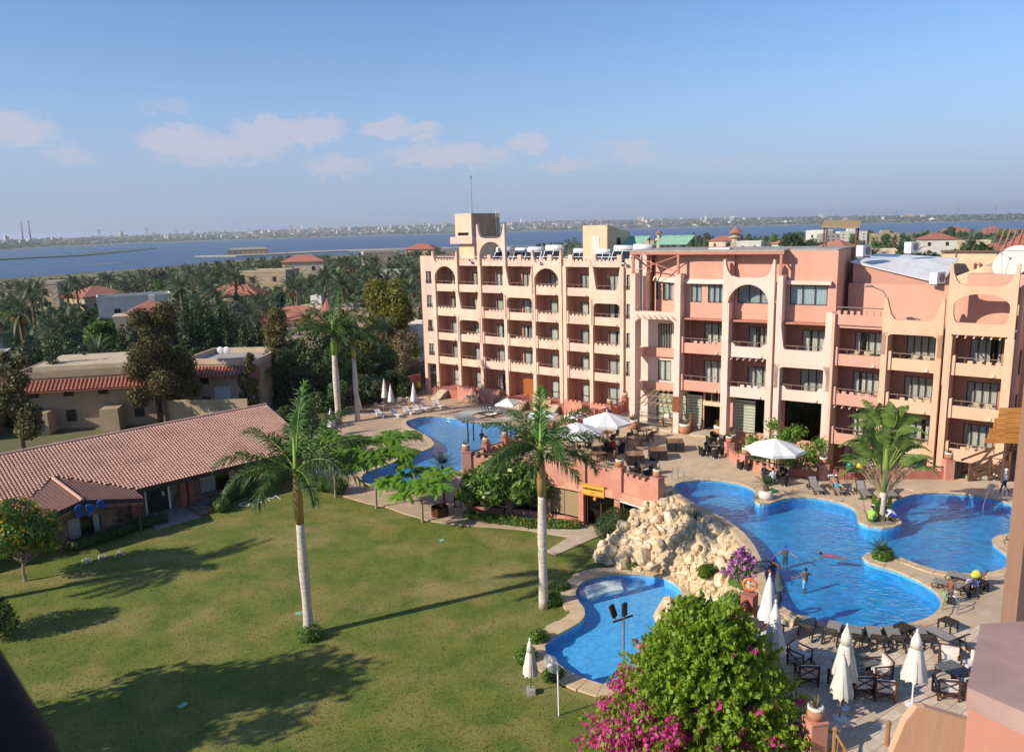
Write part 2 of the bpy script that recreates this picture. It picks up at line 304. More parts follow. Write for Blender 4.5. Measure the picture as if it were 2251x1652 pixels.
mb.sheet([(125 * sin(rad(a)), 125 * cos(rad(a))) for a in aa[:-1]], [offset(LP, .2), offset(KP, .2)], -.012)
tag(mb.build('ground', 'soil'), kind='structure')
# lake water
M = bpy.data.materials.new('lake'); M.use_nodes = True; t = M.node_tree; b = t.nodes['Principled BSDF']
b.inputs['Base Color'].default_value = (.022, .060, .135, 1); b.inputs['Roughness'].default_value = .28; b.inputs['IOR'].default_value = 1.2; b.inputs['Specular IOR Level'].default_value = .3
g = t.nodes.new('ShaderNodeNewGeometry'); mp = t.nodes.new('ShaderNodeMapping'); mp.inputs['Scale'].default_value = (.02, .05, 1); t.links.new(g.outputs['Position'], mp.inputs[0])
nz = t.nodes.new('ShaderNodeTexNoise'); nz.inputs['Scale'].default_value = 1; nz.inputs['Detail'].default_value = 9; t.links.new(mp.outputs[0], nz.inputs[0])
bp_ = t.nodes.new('ShaderNodeBump'); bp_.inputs['Strength'].default_value = .6; bp_.inputs['Distance'].default_value = 4; t.links.new(nz.outputs[0], bp_.inputs['Height']); t.links.new(bp_.outputs[0], b.inputs['Normal'])
MT['lake'] = M
mb = MB(); mb.add([(-9000, -1000, LAKE), (9000, -1000, LAKE), (9000, 9000, LAKE), (-9000, 9000, LAKE)], [(0, 1, 2, 3)])
tag(mb.build('lake', 'lake'), kind='structure')
# far shore: rises from the water to a low ridge and runs on to the horizon
mb = MB(); ang = [-75 + i * 1.5 for i in range(101)]; ks = [1, 1.01, 1.12, 1.3, 1.5, 1.9, 4.5]
def far_pt(a, k):
    r = interp(FAR, a) * k; cz = CH + interp(CREST, a) * interp(FAR, a) * 1.5
    z = {1: LAKE - .5, 1.01: LAKE + 1.5}.get(k)
    if z is None:
        q = min(1, (k - 1.01) / .49); z = LAKE + 1.5 + (cz - LAKE - 1.5) * q ** 1.15 + 2.2 * noise.noise(Vector((a * .35, k * 9, 0)))
        if k > 1.6: z = cz - 4 - (k - 1.6) * 6
    return r * sin(rad(a)), r * cos(rad(a)), z
for k in ks:
    for a in ang: mb.v.append(far_pt(a, k))
n = len(ang)
for i in range(len(ks) - 1):
    for j in range(n - 1): mb.f.append((i * n + j, i * n + j + 1, (i + 1) * n + j + 1, (i + 1) * n + j))
tag(mb.build('far_shore_terrain', 'far_land', smooth=True), kind='structure')
# sand spits in the lake
def spit(name, pts, wd, zz, mat):
    m_ = MB(); L = [Vector((r * sin(rad(a)), r * cos(rad(a)))) for a, r in pts]; top = []; bot = []
    for i, p in enumerate(L):
        d = (L[min(i + 1, len(L) - 1)] - L[max(i - 1, 0)]).normalized(); nn = Vector((-d.y, d.x)); k = wd * (.15 if i in (0, len(L) - 1) else R.uniform(.7, 1.2))
        top.append(p + nn * k); bot.append(p - nn * k)
    m_.prism([tuple(v) for v in top] + [tuple(v) for v in bot[::-1]], LAKE - 1, LAKE + zz); o = m_.build(name, mat); tag(o, kind='structure'); return o
pm('sand', (.52, .43, .30), (.36, .30, .19), s=.02, rough=1, world=True); pm('reeds', (.16, .17, .08), (.10, .11, .05), s=.02, rough=1, world=True)
spit('sand_spit_terrain', [(-40, 1460), (-36, 1480), (-32.7, 1497), (-30, 1560), (-28.8, 1584), (-26, 1900), (-24, 2250)], 22, 1.6, 'reeds')
spit('shoal_terrain', [(-28.6, 1010), (-27, 1030), (-25.8, 1060)], 7, .3, 'sand')
spit('shoal_terrain', [(-23, 2250), (-21.8, 2350)], 14, .4, 'sand')
spit('headland_terrain', [(-21.5, 1230), (-19, 1190), (-16, 1230), (-12, 1290), (-8, 1280), (-4, 1260), (2, 1260)], 38, 1.2, 'sand')
spit('marsh_terrain', [(-36, 700), (-32.5, 715), (-29.8, 745), (-28, 790)], 22, .5, 'reeds')
# ---- generic small buildings for the far and middle distance
pm('plaster_cream', (.68, .54, .37), (.56, .43, .29), s=.6, bump=.15, bs=6, rand=.14); pm('plaster_white', (.72, .69, .62), (.6, .57, .5), s=.8, rand=.08)
pm('plaster_tan', (.44, .34, .22), (.36, .28, .18), s=.7, rand=.12); pm('tile_red', (.46, .19, .13), (.33, .12, .08), s=3, rand=.1); pm('concrete', (.42, .40, .36), (.3, .28, .25), s=2, rand=.1)
pm('opening_dark', (.035, .03, .028), (.02, .02, .02), s=3, rough=.4); pm('brick_red', (.42, .20, .14), (.32, .14, .1), s=3)
pm('white_paint', (.8, .8, .78), (.72, .72, .7), s=2, rough=.5); pm('window_wood', (.10, .055, .035), (.07, .04, .025), s=8, rough=.6)
pm('far_green', (.07, .10, .04), (.04, .065, .025), s=.05, rough=1)
def house(parent, w, d, h, mat='plaster_cream', roof='flat', rmat='tile_red', wins=2, rh=2.2):
    """walls with window openings, parapet or hipped roof; parts under parent"""
    mb = MB().box(-w / 2, w / 2, -d / 2, d / 2, -3, h); mb.build('wall', mat, parent)
    if roof == 'flat':
        mb = MB()
        for a in ((-w / 2 - .1, w / 2 + .1, -d / 2 - .1, -d / 2 + .15), (-w / 2 - .1, w / 2 + .1, d / 2 - .15, d / 2 + .1), (-w / 2 - .1, -w / 2 + .15, -d / 2 + .152, d / 2 - .152), (w / 2 - .15, w / 2 + .1, -d / 2 + .152, d / 2 - .152)): mb.box(*a, h + .003, h + .7)
        mb.build('parapet', mat, parent)
        MB().box(-w / 2 + .152, w / 2 - .152, -d / 2 + .152, d / 2 - .152, h + .004, h + .05).build('roof', 'concrete', parent)
    else:
        e = .5; a, b_ = w / 2 + e, d / 2 + e; k = max(0, a - b_); mb = MB()
        mb.add([(-a, -b_, h), (a, -b_, h), (a, b_, h), (-a, b_, h), (-k, 0, h + rh), (k, 0, h + rh), (-a, -b_, h - .2), (a, -b_, h - .2), (a, b_, h - .2), (-a, b_, h - .2)],
               [(0, 1, 5, 4), (1, 2, 5), (2, 3, 4, 5), (3, 0, 4), (6, 7, 1, 0), (7, 8, 2, 1), (8, 9, 3, 2), (9, 6, 0, 3), (9, 8, 7, 6)])
        mb.build('roof', rmat, parent)
    nf = max(1, int(h // 3))
    for fl in range(nf):
        z = .9 + fl * 3
        for i in range(wins):
            x = -w / 2 + w * (i + .5) / wins
            o = MB().box(x - .55, x + .55, -d / 2 - .06, -d / 2 + .02, z, z + 1.4).build('window', 'window_wood', parent)
            MB().box(x - .47, x + .47, -d / 2 - .07, -d / 2 - .062, z + .08, z + 1.32).build('pane', 'opening_dark', o)
        x = w / 2
        for i in range(max(1, wins - 1)):
            y = -d / 2 + d * (i + .5) / max(1, wins - 1)
            for sg in (-1, 1):
                o = MB().box(min(sg * x, sg * (x + .06)), max(sg * x, sg * (x + .06)), y - .5, y + .5, z, z + 1.4).build('window', 'window_wood', parent)
                MB().box(min(sg * (x + .062), sg * (x + .07)), max(sg * (x + .062), sg * (x + .07)), y - .42, y + .42, z + .08, z + 1.32).build('pane', 'opening_dark', o)
# far town: houses too small to show parts, on the ridge across the lake
town = []
for (w_, d_, h_, mt) in ((14, 12, 9, 'plaster_cream'), (22, 14, 7, 'plaster_white'), (12, 12, 15, 'plaster_cream'), (30, 14, 9, 'plaster_tan'), (16, 12, 18, 'plaster_white')):
    m_ = MB().box(-w_ / 2, w_ / 2, -d_ / 2, d_ / 2, -14, h_).box(-w_ / 4, w_ / 6, -d_ / 4, d_ / 4, h_, h_ + 3)
    for f in range(int(h_ // 3)):
        for i in range(3): m_.box(-w_ / 2 + w_ * (i + .3) / 3, -w_ / 2 + w_ * (i + .7) / 3, -d_ / 2 - .1, -d_ / 2, f * 3 + .8, f * 3 + 2.4)
    town.append(m_.mesh('town_house', mt))
for i in range(230):
    a = R.triangular(-26, 22, -10) if i < 170 else R.uniform(-33, 33); k = R.uniform(1.06, 1.48)
    x, y, z = far_pt(a, k); o = obj('town_house', town[R.randrange(5)], None, (x, y, z), -rad(a) + R.uniform(-.5, .5))
    o.scale = [R.uniform(.8, 1.5) * (1 + .4 * (k > 1.3)) for _ in range(3)]
    tag(o, 'tiny pale house in the hazy town across the lake', 'house', 'hazy town across the lake')
tv = MB()
for i in range(5000):
    a = R.uniform(-34, 34); k = 1.03 + .47 * R.random() ** 1.3; x, y, z = far_pt(a, k); s = R.uniform(5, 14)
    tv.add([(x - s, y, z - 1), (x + s, y, z - 1), (x + s * .4, y + 3, z + s * .6), (x - s * .5, y + 3, z + s * .5)], [(0, 1, 2, 3)])
tag(tv.build('far_treeline', 'far_green'), 'hazy dark scrub and trees along the far shore', 'trees', kind='stuff')
# power pylons and chimneys on the far shore
pm('pylon_grey', (.25, .25, .27), rough=.6)
def pylon(a, k, h):
    x, y, z = far_pt(a, k); t_ = thing('power_pylon', 'faint lattice power pylon on the far shore', 'pylon', (x, y, z - 4), -rad(a)); m_ = MB()
    for sx_ in (-1, 1):
        for sy_ in (-1, 1): m_.bar((sx_ * h * .1, sy_ * h * .1, 0), (sx_ * h * .02, sy_ * h * .02, h), 1.1)
    for q in range(6):
        e = h * (.1 - .08 * q / 6); z_ = h * q / 6; e2 = h * (.1 - .08 * (q + 1) / 6)
        m_.bar((-e, 0, z_), (e2, 0, z_ + h / 6), .8); m_.bar((e, 0, z_), (-e2, 0, z_ + h / 6), .8)
    m_.build('lattice_tower', 'pylon_grey', t_); m_ = MB()
    for q, e in ((.7, .22), (.82, .18), (.95, .24)): m_.bar((-h * e, 0, h * q), (h * e, 0, h * q), 1.4); m_.bar((-h * e, 0, h * q), (0, 0, h * (q + .05)), .8); m_.bar((h * e, 0, h * q), (0, 0, h * (q + .05)), .8)
    m_.build('cross_arm', 'pylon_grey', t_); return t_
for i, (a, k, h) in enumerate([(-27.2, 1.3, 62), (-24.4, 1.3, 66), (-22.6, 1.35, 50), (-19.6, 1.3, 45), (24.6, 1.25, 60), (26, 1.3, 60), (29.5, 1.3, 70), (31.5, 1.3, 75)]):
    t_ = pylon(a, k, h); tag(t_, ['faint pylon nearest the two chimneys across the lake', 'second faint pylon from the chimneys across the lake', 'third faint pylon from the chimneys across the lake', 'fourth faint pylon from the chimneys across the lake', 'hazy pylon across the lake above the red brick house', 'hazy pylon across the lake, second above the red brick house', 'tall hazy pylon above the roof with satellite dishes', 'tallest hazy pylon at the far end of the plain'][i], 'pylon', 'pylons across the lake')
for i, (a, h) in enumerate([(-31.4, 95), (-31.0, 100)]):
    x, y, z = far_pt(a, 1.25); t_ = thing('factory_chimney', ['hazy slim factory chimney across the lake, the shorter of two', 'hazy slim factory chimney across the lake, the taller of two'][i], 'chimney', (x, y, z - 4), 0, 'chimneys across the lake')
    MB().lathe([(4, 0), (3.2, h * .5), (2.4, h)], 10).build('stack', 'concrete', t_, True); MB().lathe([(2.9, h * .96), (2.9, h + 1)], 10).build('rim', 'pylon_grey', t_)
# ================================================================ lawn, decks, pools, terrace
def pave(name, c1, c2, mort, bw, bh, scale=1, rot=0, mix=.35, msz=.012, bump=.25, c3=None):
    M = pm(name, c1, c2, s=.9, rough=.75, world=True, det=6, c3=c3, s3=.22); t = M.node_tree; b = t.nodes['Principled BSDF']
    src = b.inputs['Base Color'].links[0].from_socket
    g = t.nodes.new('ShaderNodeNewGeometry'); mp = t.nodes.new('ShaderNodeMapping'); mp.inputs['Rotation'].default_value = (0, 0, rot); t.links.new(g.outputs['Position'], mp.inputs[0])
    br = t.nodes.new('ShaderNodeTexBrick'); br.inputs['Scale'].default_value = scale; br.inputs['Mortar Size'].default_value = msz; br.inputs['Brick Width'].default_value = bw; br.inputs['Row Height'].default_value = bh; br.inputs['Mortar Smooth'].default_value = .2
    br.inputs['Color1'].default_value = (*c1, 1); br.inputs['Color2'].default_value = (*[v * .86 for v in c2], 1); br.inputs['Mortar'].default_value = (*mort, 1); t.links.new(mp.outputs[0], br.inputs[0])
    mx = t.nodes.new('ShaderNodeMixRGB'); mx.inputs[0].default_value = mix; t.links.new(src, mx.inputs[1]); t.links.new(br.outputs[0], mx.inputs[2]); t.links.new(mx.outputs[0], b.inputs['Base Color'])
    return M
pave('terrace_stone', (.66, .50, .335), (.55, .41, .27), (.38, .29, .2), .9, .45, rot=rad(-35), c3=(.44, .34, .24))
pave('deck_stone', (.58, .43, .30), (.46, .33, .22), (.33, .24, .16), .6, .4, rot=rad(20), mix=.4, c3=(.40, .29, .2))
pm('slab_stone', (.66, .54, .41), (.55, .43, .31), s=2.5, rough=.7, rand=.13, bump=.1); pm('coping_stone', (.66, .50, .31), (.50, .36, .21), s=1.6, det=7, rough=.8, world=True, bump=.2, bs=5)
pm('path_stone', (.60, .50, .37), (.47, .38, .27), s=1.5, world=True, bump=.2); pm('mortar_joint', (.4, .31, .22), rough=.9)
# grass: mown turf, sun-dried in patches
M = pm('turf', (.175, .195, .036), (.105, .150, .024), s=.55, det=8, rough=.95, world=True, bump=.5, bs=22, c3=(.25, .215, .06), s3=.3, ramp=(.38, .62))
t = M.node_tree; b = t.nodes['Principled BSDF']; src = b.inputs['Base Color'].links[0].from_socket
g = t.nodes.new('ShaderNodeNewGeometry'); mp = t.nodes.new('ShaderNodeMapping'); mp.inputs['Rotation'].default_value = (0, 0, rad(-38)); mp.inputs['Scale'].default_value = (1, 1.7, 1); t.links.new(g.outputs['Position'], mp.inputs[0])
n4 = t.nodes.new('ShaderNodeTexNoise'); n4.inputs['Scale'].default_value = .15; n4.inputs['Detail'].default_value = 6; t.links.new(mp.outputs[0], n4.inputs[0])
r4 = t.nodes.new('ShaderNodeValToRGB'); r4.color_ramp.elements[0].position = .52; r4.color_ramp.elements[1].position = .80; t.links.new(n4.outputs[0], r4.inputs[0])
m4 = t.nodes.new('ShaderNodeMixRGB'); t.links.new(r4.outputs[0], m4.inputs[0]); t.links.new(src, m4.inputs[1]); m4.inputs[2].default_value = (.36, .26, .115, 1)
n5 = t.nodes.new('ShaderNodeTexNoise'); n5.inputs['Scale'].default_value = 30; n5.inputs['Detail'].default_value = 2; t.links.new(g.outputs['Position'], n5.inputs[0])
m5 = t.nodes.new('ShaderNodeMixRGB'); m5.blend_type = 'OVERLAY'; m5.inputs[0].default_value = .55; t.links.new(m4.outputs[0], m5.inputs[1]); t.links.new(n5.outputs[0], m5.inputs[2]); t.links.new(m5.outputs[0], b.inputs['Base Color'])
le = W['lawn_edge']
lawn = [(-75, 5), (-75, 35), (-45, 48), (-33, 53.2), (-29.2, 57.2), (-26.2, 60.2), (-22.5, 65), (-19.5, 69.2), (-18.5, 68.5)] + le + W['lawn_edge2'][:4] + [(6.2, 53.3), (7.5, 53.2), (9, 52.8), (10.5, 49), (10.5, 40), (9, 24), (9, 5)]
mb = MB().sheet(lawn, [offset(KP, .3)], 0.0); tag(mb.build('lawn', 'turf'), kind='structure')
# lower pool deck
LW_O = Vector((-9.79, 103.58)); LW_U = Vector((.795, -.6066)); LW_IN = Vector((.6066, .795))
def lwp(s, d=0): p = LW_O + LW_U * s + LW_IN * d; return (p.x, p.y)
deck = [(p[0], p[1]) for p in W['lawn_edge']][::-1] + [(-19, 70), (-21.5, 76)] + [(-21.5, 90), (-19.5, 101)] + [lwp(-3, 1), lwp(29.8, 1), (14, 78), (12.5, 74), (9, 66), (3, 58), (.9, 56.5)]
mb = MB().sheet(deck, [offset(LP, .45)], .1); mb.wall(deck, -.1, .1, True, False); tag(mb.build('pool_deck_pavement', 'deck_stone'), kind='structure')
path = [W['lawn_edge'][-1], (1.65, 54.08), (3.76, 53.04), (2.1, 50.71), (2.63, 49.94), (6.2, 53.3), (6.6, 54.3), (6.2, 56), (4.6, 54.9), (1.2, 55.4)]
mb = MB().prism(path, -.05, .06); tag(mb.build('garden_path', 'path_stone'), kind='structure')
# ---- pools
def poolmat(name, c1, c2, sc_):
    M = pm(name, c1, c2, s=1.2, rough=.4, world=True, det=3); t = M.node_tree; b = t.nodes['Principled BSDF']; src = b.inputs['Base Color'].links[0].from_socket
    g = t.nodes.new('ShaderNodeNewGeometry'); vo = t.nodes.new('ShaderNodeTexVoronoi'); vo.inputs['Scale'].default_value = sc_; t.links.new(g.outputs['Position'], vo.inputs[0])  # cell mottling painted into the floor colour stands in for rippling light
    hs = t.nodes.new('ShaderNodeHueSaturation'); sp = t.nodes.new('ShaderNodeSeparateXYZ'); t.links.new(vo.outputs['Color'], sp.inputs[0]); mr = t.nodes.new('ShaderNodeMapRange'); mr.inputs[3].default_value = .86; mr.inputs[4].default_value = 1.16; t.links.new(sp.outputs[0], mr.inputs[0]); t.links.new(mr.outputs[0], hs.inputs['Value']); t.links.new(src, hs.inputs['Color']); t.links.new(hs.outputs[0], b.inputs['Base Color'])
poolmat('rippled_floor_deep', (.035, .36, .66), (.025, .27, .58), 3.0); poolmat('rippled_floor_pale', (.12, .46, .80), (.09, .42, .77), 5.0); pm('pool_rim_tile', (.35, .65, .85), (.25, .55, .8), s=6, rough=.3)
waterm('water_big', (.62, .93, 1.0), wave=2.6, bump=.9, dist=.10, st=(1, 1.5, 1)); waterm('water_left', (.72, .95, 1.0), wave=2.6, bump=.75, dist=.08, st=(1, 1.4, 1)); waterm('water_kids', (.85, .97, 1), wave=1.6, bump=.3, dist=.03)
def pool(pre, poly, z, depth, wz, fm, wmn, label_cop):
    mb = MB().sheet(poly, [], z - depth); mb.wall(poly, z - depth, z - .22, True, False)
    tag(mb.build(pre + '_basin', fm), kind='structure')
    mb = MB().wall(poly, z - .22, z + .01, True, False); tag(mb.build(pre + '_waterline_tiles', 'pool_rim_tile'), kind='structure')
    tag(MB().sheet(poly, [], z - wz).build(pre + '_water', wmn), kind='structure')
    return poly
pool('pool', BP, T, .85, .07, 'rippled_floor_deep', 'water_big', ''); pool('lower_pool', LP, .1, .8, .06, 'rippled_floor_deep', 'water_left', ''); pool('shallow_pool', KP, .1, .55, .10, 'rippled_floor_pale', 'water_kids', '')
# coping: separate stones laid round each pool edge
def coping(pre, poly, z, wd, step, h=.05):
    par = bpy.data.objects.new(pre, None)
    COL.objects.link(par)
    tag(par, kind='structure'); P = [Vector(p) for p in poly]; n = len(P); area = sum(P[i].x * P[(i + 1) % n].y - P[(i + 1) % n].x * P[i].y for i in range(n)); sg = 1 if area > 0 else -1
    L = [0]
    for i in range(n): L.append(L[-1] + (P[(i + 1) % n] - P[i]).length)
    tot = L[-1]; cnt = int(tot / step)
    def at(s):
        s %= tot; i = max(j for j in range(n) if L[j] <= s); a, b_ = P[i], P[(i + 1) % n]; f = (s - L[i]) / max(1e-6, L[i + 1] - L[i]); p = a.lerp(b_, f)
        d = (b_ - a).normalized(); return p, Vector((d.y, -d.x)) * sg
    for k in range(cnt):
        s0, s1 = tot * k / cnt + .012, tot * (k + 1) / cnt - .012; (a, na), (c, nc) = at(s0), at(s1); wv = wd * R.uniform(.88, 1.1)
        q = [a - na * .05, c - nc * .05, c + nc * wv, a + na * wv]; cen = sum(q, Vector((0, 0))) / 4
        o = MB().prism([(v.x - cen.x, v.y - cen.y) for v in q], -.05, h + R.uniform(-.006, .006)).build('coping_stone', 'coping_stone', par, loc=(cen.x, cen.y, z))
coping('pool_kerb', BP, T, .5, .75); coping('lower_pool_kerb', LP, .1, .5, .9); coping('shallow_pool_kerb', KP, .1, .95, .8, .06)
# steps in the shallow pool
st = thing('pool_steps', 'pale curved steps going down into the shallow blue pool', 'steps', (0, 0, 0))
ks = W['kids_steps']
for k, (f, zt) in enumerate(((1, -.12), (.72, -.02 - .05), )):
    c = Vector(ks[2]); o = MB().prism([(c.x + (p[0] - c.x) * f, c.y + (p[1] - c.y) * f) for p in ks] if k == 0 else [ks[0], ks[1], ks[2], ks[3], ((ks[3][0] + ks[4][0]) / 2, (ks[3][1] + ks[4][1]) / 2), ((ks[2][0] + ks[5][0]) / 2, (ks[2][1] + ks[5][1]) / 2), ((ks[1][0] + ks[6][0]) / 2, (ks[1][1] + ks[6][1]) / 2)], -.52, -.26 if k == 0 else -.13).build('step', 'white_paint', st)
# ---- upper terrace
rim = [(10.2, 51.1), (10.75, 50.7), (11.25, 49.4), (11.75, 48.2), (12.2, 46.9), (12.65, 45.6), (12.93, 44.5), (13.05, 43.3), (13.0, 42.1), (12.85, 40.7), (12.6, 39.5), (12.25, 38), (11.95, 36.8), (11.3, 35)]
front = [(-3.75, 58.9), (-.3, 58.2), (3.0, 56.9), (5.0, 55.4), (7.55, 53.6), (9.7, 51.2)]
lowwall = [(17.1, 59.8), (17.4, 56.5), (19, 54.6), (22.2, 53.6), (26.3, 53.4), (30.7, 53.0)]
terr_poly = front + rim + [(10.96, 34.3), (9.38, 32.45), (8.28, 31.05), (7.9, 29), (8.6, 26.2), (10.3, 24.6), (12.8, 24.1), (14, 18), (45, 14), (45, 47), (36.2, 51.6), (32.2, 53)] + lowwall[::-1] + [(18.4, 65.0), (20, 68), (13.2, 77), (11.2, 76.1), (7.6, 71.5), (-.7, 62.1)]
mb = MB().sheet(terr_poly, [offset(BP, .02)], T); n = len(terr_poly)
for i in range(n):
    if i < len(front) - 1: continue
    seg = [terr_poly[i], terr_poly[(i + 1) % n]]; mb.wall(seg, -.1, T)
ter = mb.build('terrace_pavement', 'terrace_stone'); tag(ter, kind='structure')
# paving slabs where they can be told apart
ang = rad(36); ca, sa = cos(ang), sin(ang); reg = [(9.4, 30.6), (11.0, 32.6), (12.6, 33.0), (14.5, 31.9), (17, 31.6), (19.6, 32.4), (22, 33), (21.5, 25), (14, 24.0), (10.9, 25.2), (8.9, 27), (8.6, 29.5)]
sm = [MB().box(-.425, .425, -.205, .205, 0, .012).mesh('paving_slab', 'slab_stone'), MB().box(-.425, .425, -.205, .205, 0, .016).mesh('paving_slab', 'slab_stone')]
cnt = 0; cop = offset(BP, .62)
for i in range(-40, 40):
    for j in range(-60, 60):
        u_ = i * .87 + (.435 if j % 2 else 0); v_ = j * .43; x, y = 15.5 + u_ * ca - v_ * sa, 28.5 + u_ * sa + v_ * ca
        if cnt < 296 and inside((x, y), reg) and all(not inside((x + dx * ca - dy * sa, y + dx * sa + dy * ca), cop) for dx in (-.43, .43) for dy in (-.21, .21)):
            obj('paving_slab', sm[cnt % 2], ter, (x, y, T + .002), ang); cnt += 1
# sunken yard below the right wing
yard = [(18.4, 65.2), (17.15, 59.8)] + lowwall[1:] + [(36, 52.6), (38, 56), (28, 64), (22, 70)]
tag(MB().sheet(yard, [], 1.9).build('sunken_yard_ground', 'path_stone'), kind='structure')
# ================================================================ crenellated parapets with piers
pm('pink_plaster', (.60, .265, .19), (.52, .22, .155), s=1.2, rough=.9, bump=.12, bs=9, world=True, c3=(.64, .32, .23), s3=.3); pm('red_plaster', (.44, .165, .12), (.36, .13, .09), s=1.2, rough=.9, bump=.12, bs=9, world=True)
pm('rail_wood', (.17, .095, .06), (.11, .06, .04), s=6, rough=.6); pm('terracotta', (.52, .24, .13), (.42, .18, .1), s=5, rough=.8, rand=.08); pm('pot_band', (.75, .68, .58), (.62, .55, .45), s=6, rough=.8)
def pot(x, y, z, label, s=1, plant=True, band='pot_band'):
    t_ = thing('plant_pot', label, 'pot', (x, y, z), R.uniform(0, 6), None, s)
    MB().lathe([(.14, 0), (.21, .05), (.25, .16), (.24, .26), (.2, .33)], 14).build('body', 'terracotta', t_, True)
    MB().lathe([(.205, .31), (.235, .33), (.235, .41), (.19, .43), (.17, .40)], 14).build('rim', band, t_, True)
    if plant:
        m_ = MB()
        for i in range(26):
            a = R.uniform(0, 6.28); l = R.uniform(.12, .32); e = R.uniform(.4, 1.4); d = Vector((cos(a) * cos(e), sin(a) * cos(e), sin(e))); p = Vector((cos(a) * .06, sin(a) * .06, .40)); w_ = d.cross(Vector((0, 0, 1))).normalized() * .03
            m_.add([p - w_, p + w_, p + d * l + w_ * .4, p + d * l - w_ * .4], [(0, 1, 2, 3)])
        m_.build('plant', 'leaf_dry', t_)
    return t_
leafm('leaf_dry', (.12, .11, .04), (.22, .17, .07), .2); 
def crenel_wall(name, label, pts, zb, zt, mat='pink_plaster', th=.22, cren=.2, gap=.26, rail=True, merlon=.26):
    """low wall with merlons and a timber rail; pts is a polyline"""
    t_ = thing(name, label, 'wall', (0, 0, 0)); w_ = MB(); rl = MB()
    for a, b_ in zip(pts, pts[1:]):
        a = Vector(a); b_ = Vector(b_); d = b_ - a; L = d.length; an = atan2(d.y, d.x); M_ = Matrix.Translation((a.x, a.y, 0)) @ Matrix.Rotation(an, 4, 'Z')
        w_.add(*(lambda k: (k.v, k.f))(MB().box(0, L, -th / 2, th / 2, zb, zt).xf(M_)))
        k = max(1, int(L / (merlon + gap))); stp = L / k
        me = MB().box(-merlon / 2, merlon / 2, -th / 2, th / 2, -.002, cren).mesh('merlon', mat)
        for i in range(k):
            p = M_ @ Vector(((i + .5) * stp, 0, zt)); obj('merlon', me, t_, p, an)
        if rail:
            e = .3; rl.add(*(lambda k: (k.v, k.f))(MB().bar((.1, 0, zt + cren + .14), (L - .1, 0, zt + cren + .14), .1, .08).xf(M_)))
            for i in range(int(L / 1.2) + 1): rl.add(*(lambda k: (k.v, k.f))(MB().box(.1 + i * (L - .25) / max(1, int(L / 1.2)), .15 + i * (L - .25) / max(1, int(L / 1.2)), -.03, .03, zt, zt + cren + .12).xf(M_)))
    w_.build('wall_body', mat, t_)
    if rail: rl.build('rail', 'rail_wood', t_)
    return t_
def pier(x, y, zb, zt, an, label, mat='pink_plaster', w_=.55, potlabel=None, ps=1):
    t_ = thing('parapet_pier', label, 'pier', (x, y, zb), an)
    MB().box(-w_ / 2, w_ / 2, -w_ / 2, w_ / 2, 0, zt - zb - .06).build('shaft', mat, t_); MB().box(-w_ / 2 - .02, w_ / 2 + .02, -w_ / 2 - .02, w_ / 2 + .02, zt - zb - .058, zt - zb).build('cap', mat, t_)
    if potlabel: pot(x, y, zt, potlabel, ps)
    return t_
PF = [(-3.71, 58.5), (5.0, 55.35), (7.5, 53.45), (9.72, 50.97)]
fr_names = ['pink corner pier above the lawn by the small feathery tree', 'pink pier above the cafe just left of its yellow sign', 'pink pier above the cafe just right of its yellow sign', 'pink pier of the cafe parapet beside the pool ladder']
pt_names = ['white banded pot on the corner pier by the feathery tree', 'white banded pot on the pier left of the yellow sign', 'white banded pot with plant right of the yellow sign', 'white banded pot on the pier by the pool ladder']
for i, p in enumerate(PF): pier(p[0], p[1], 2.9, 5.1, [.1, -.45, -.7, -.85][i], fr_names[i], w_=.7, potlabel=pt_names[i], ps=1.25)
mid1 = (-.3, 57.9)
crenel_wall('cafe_parapet', 'pink crenellated parapet over the cafe behind the frangipani tree', [(-3.35, 58.42), mid1, (4.7, 55.5)], 2.95, 4.55)
crenel_wall('cafe_parapet', 'pink crenellated parapet directly above the yellow cafe sign', [(5.3, 55.15), (7.25, 53.65)], 2.95, 4.55)
crenel_wall('cafe_parapet', 'pink crenellated parapet between yellow sign and rock garden', [(7.75, 53.2), (9.5, 51.2)], 2.95, 4.55)
PB = [(-2.2, 60.4), (-.7, 62.1), (3.4, 66.7), (7.64, 71.4), (9.34, 73.3), (11.2, 76.0)]
bl = ['red pier with pot second from the terrace corner, by the round pergola', 'red pier with pot third from the terrace corner, by the round pergola', 'red pier half hidden behind the nearer royal palm fronds', 'red pier of stair wall behind the white parasols', 'red pier with pot above the flower bed, behind the parasols', 'red pier with pot nearest the stair wing of the hotel']
for i, p in enumerate(PB): pier(p[0], p[1], 2.0, 5.1, .85, bl[i], 'red_plaster', .55, bl[i].replace('red pier with pot', 'banded pot on the red pier') if 'with pot' in bl[i] else None, 1.15)
bn = ['between first and second piers from the corner', 'between second and third piers from the corner', 'behind the royal palm fronds', 'behind the white parasols', 'beside the clipped yellow hedge', 'nearest the hotel stair wing', '']
for i in range(5):
    crenel_wall('terrace_side_wall', 'red crenellated terrace side wall ' + bn[i + 1 if i else 1], [PB[i], PB[i + 1]], 2.0, 4.45, 'red_plaster')
crenel_wall('terrace_side_wall', 'red crenellated terrace side wall ' + bn[0], [(-3.5, 58.8), PB[0]], 2.9, 4.45, 'red_plaster')
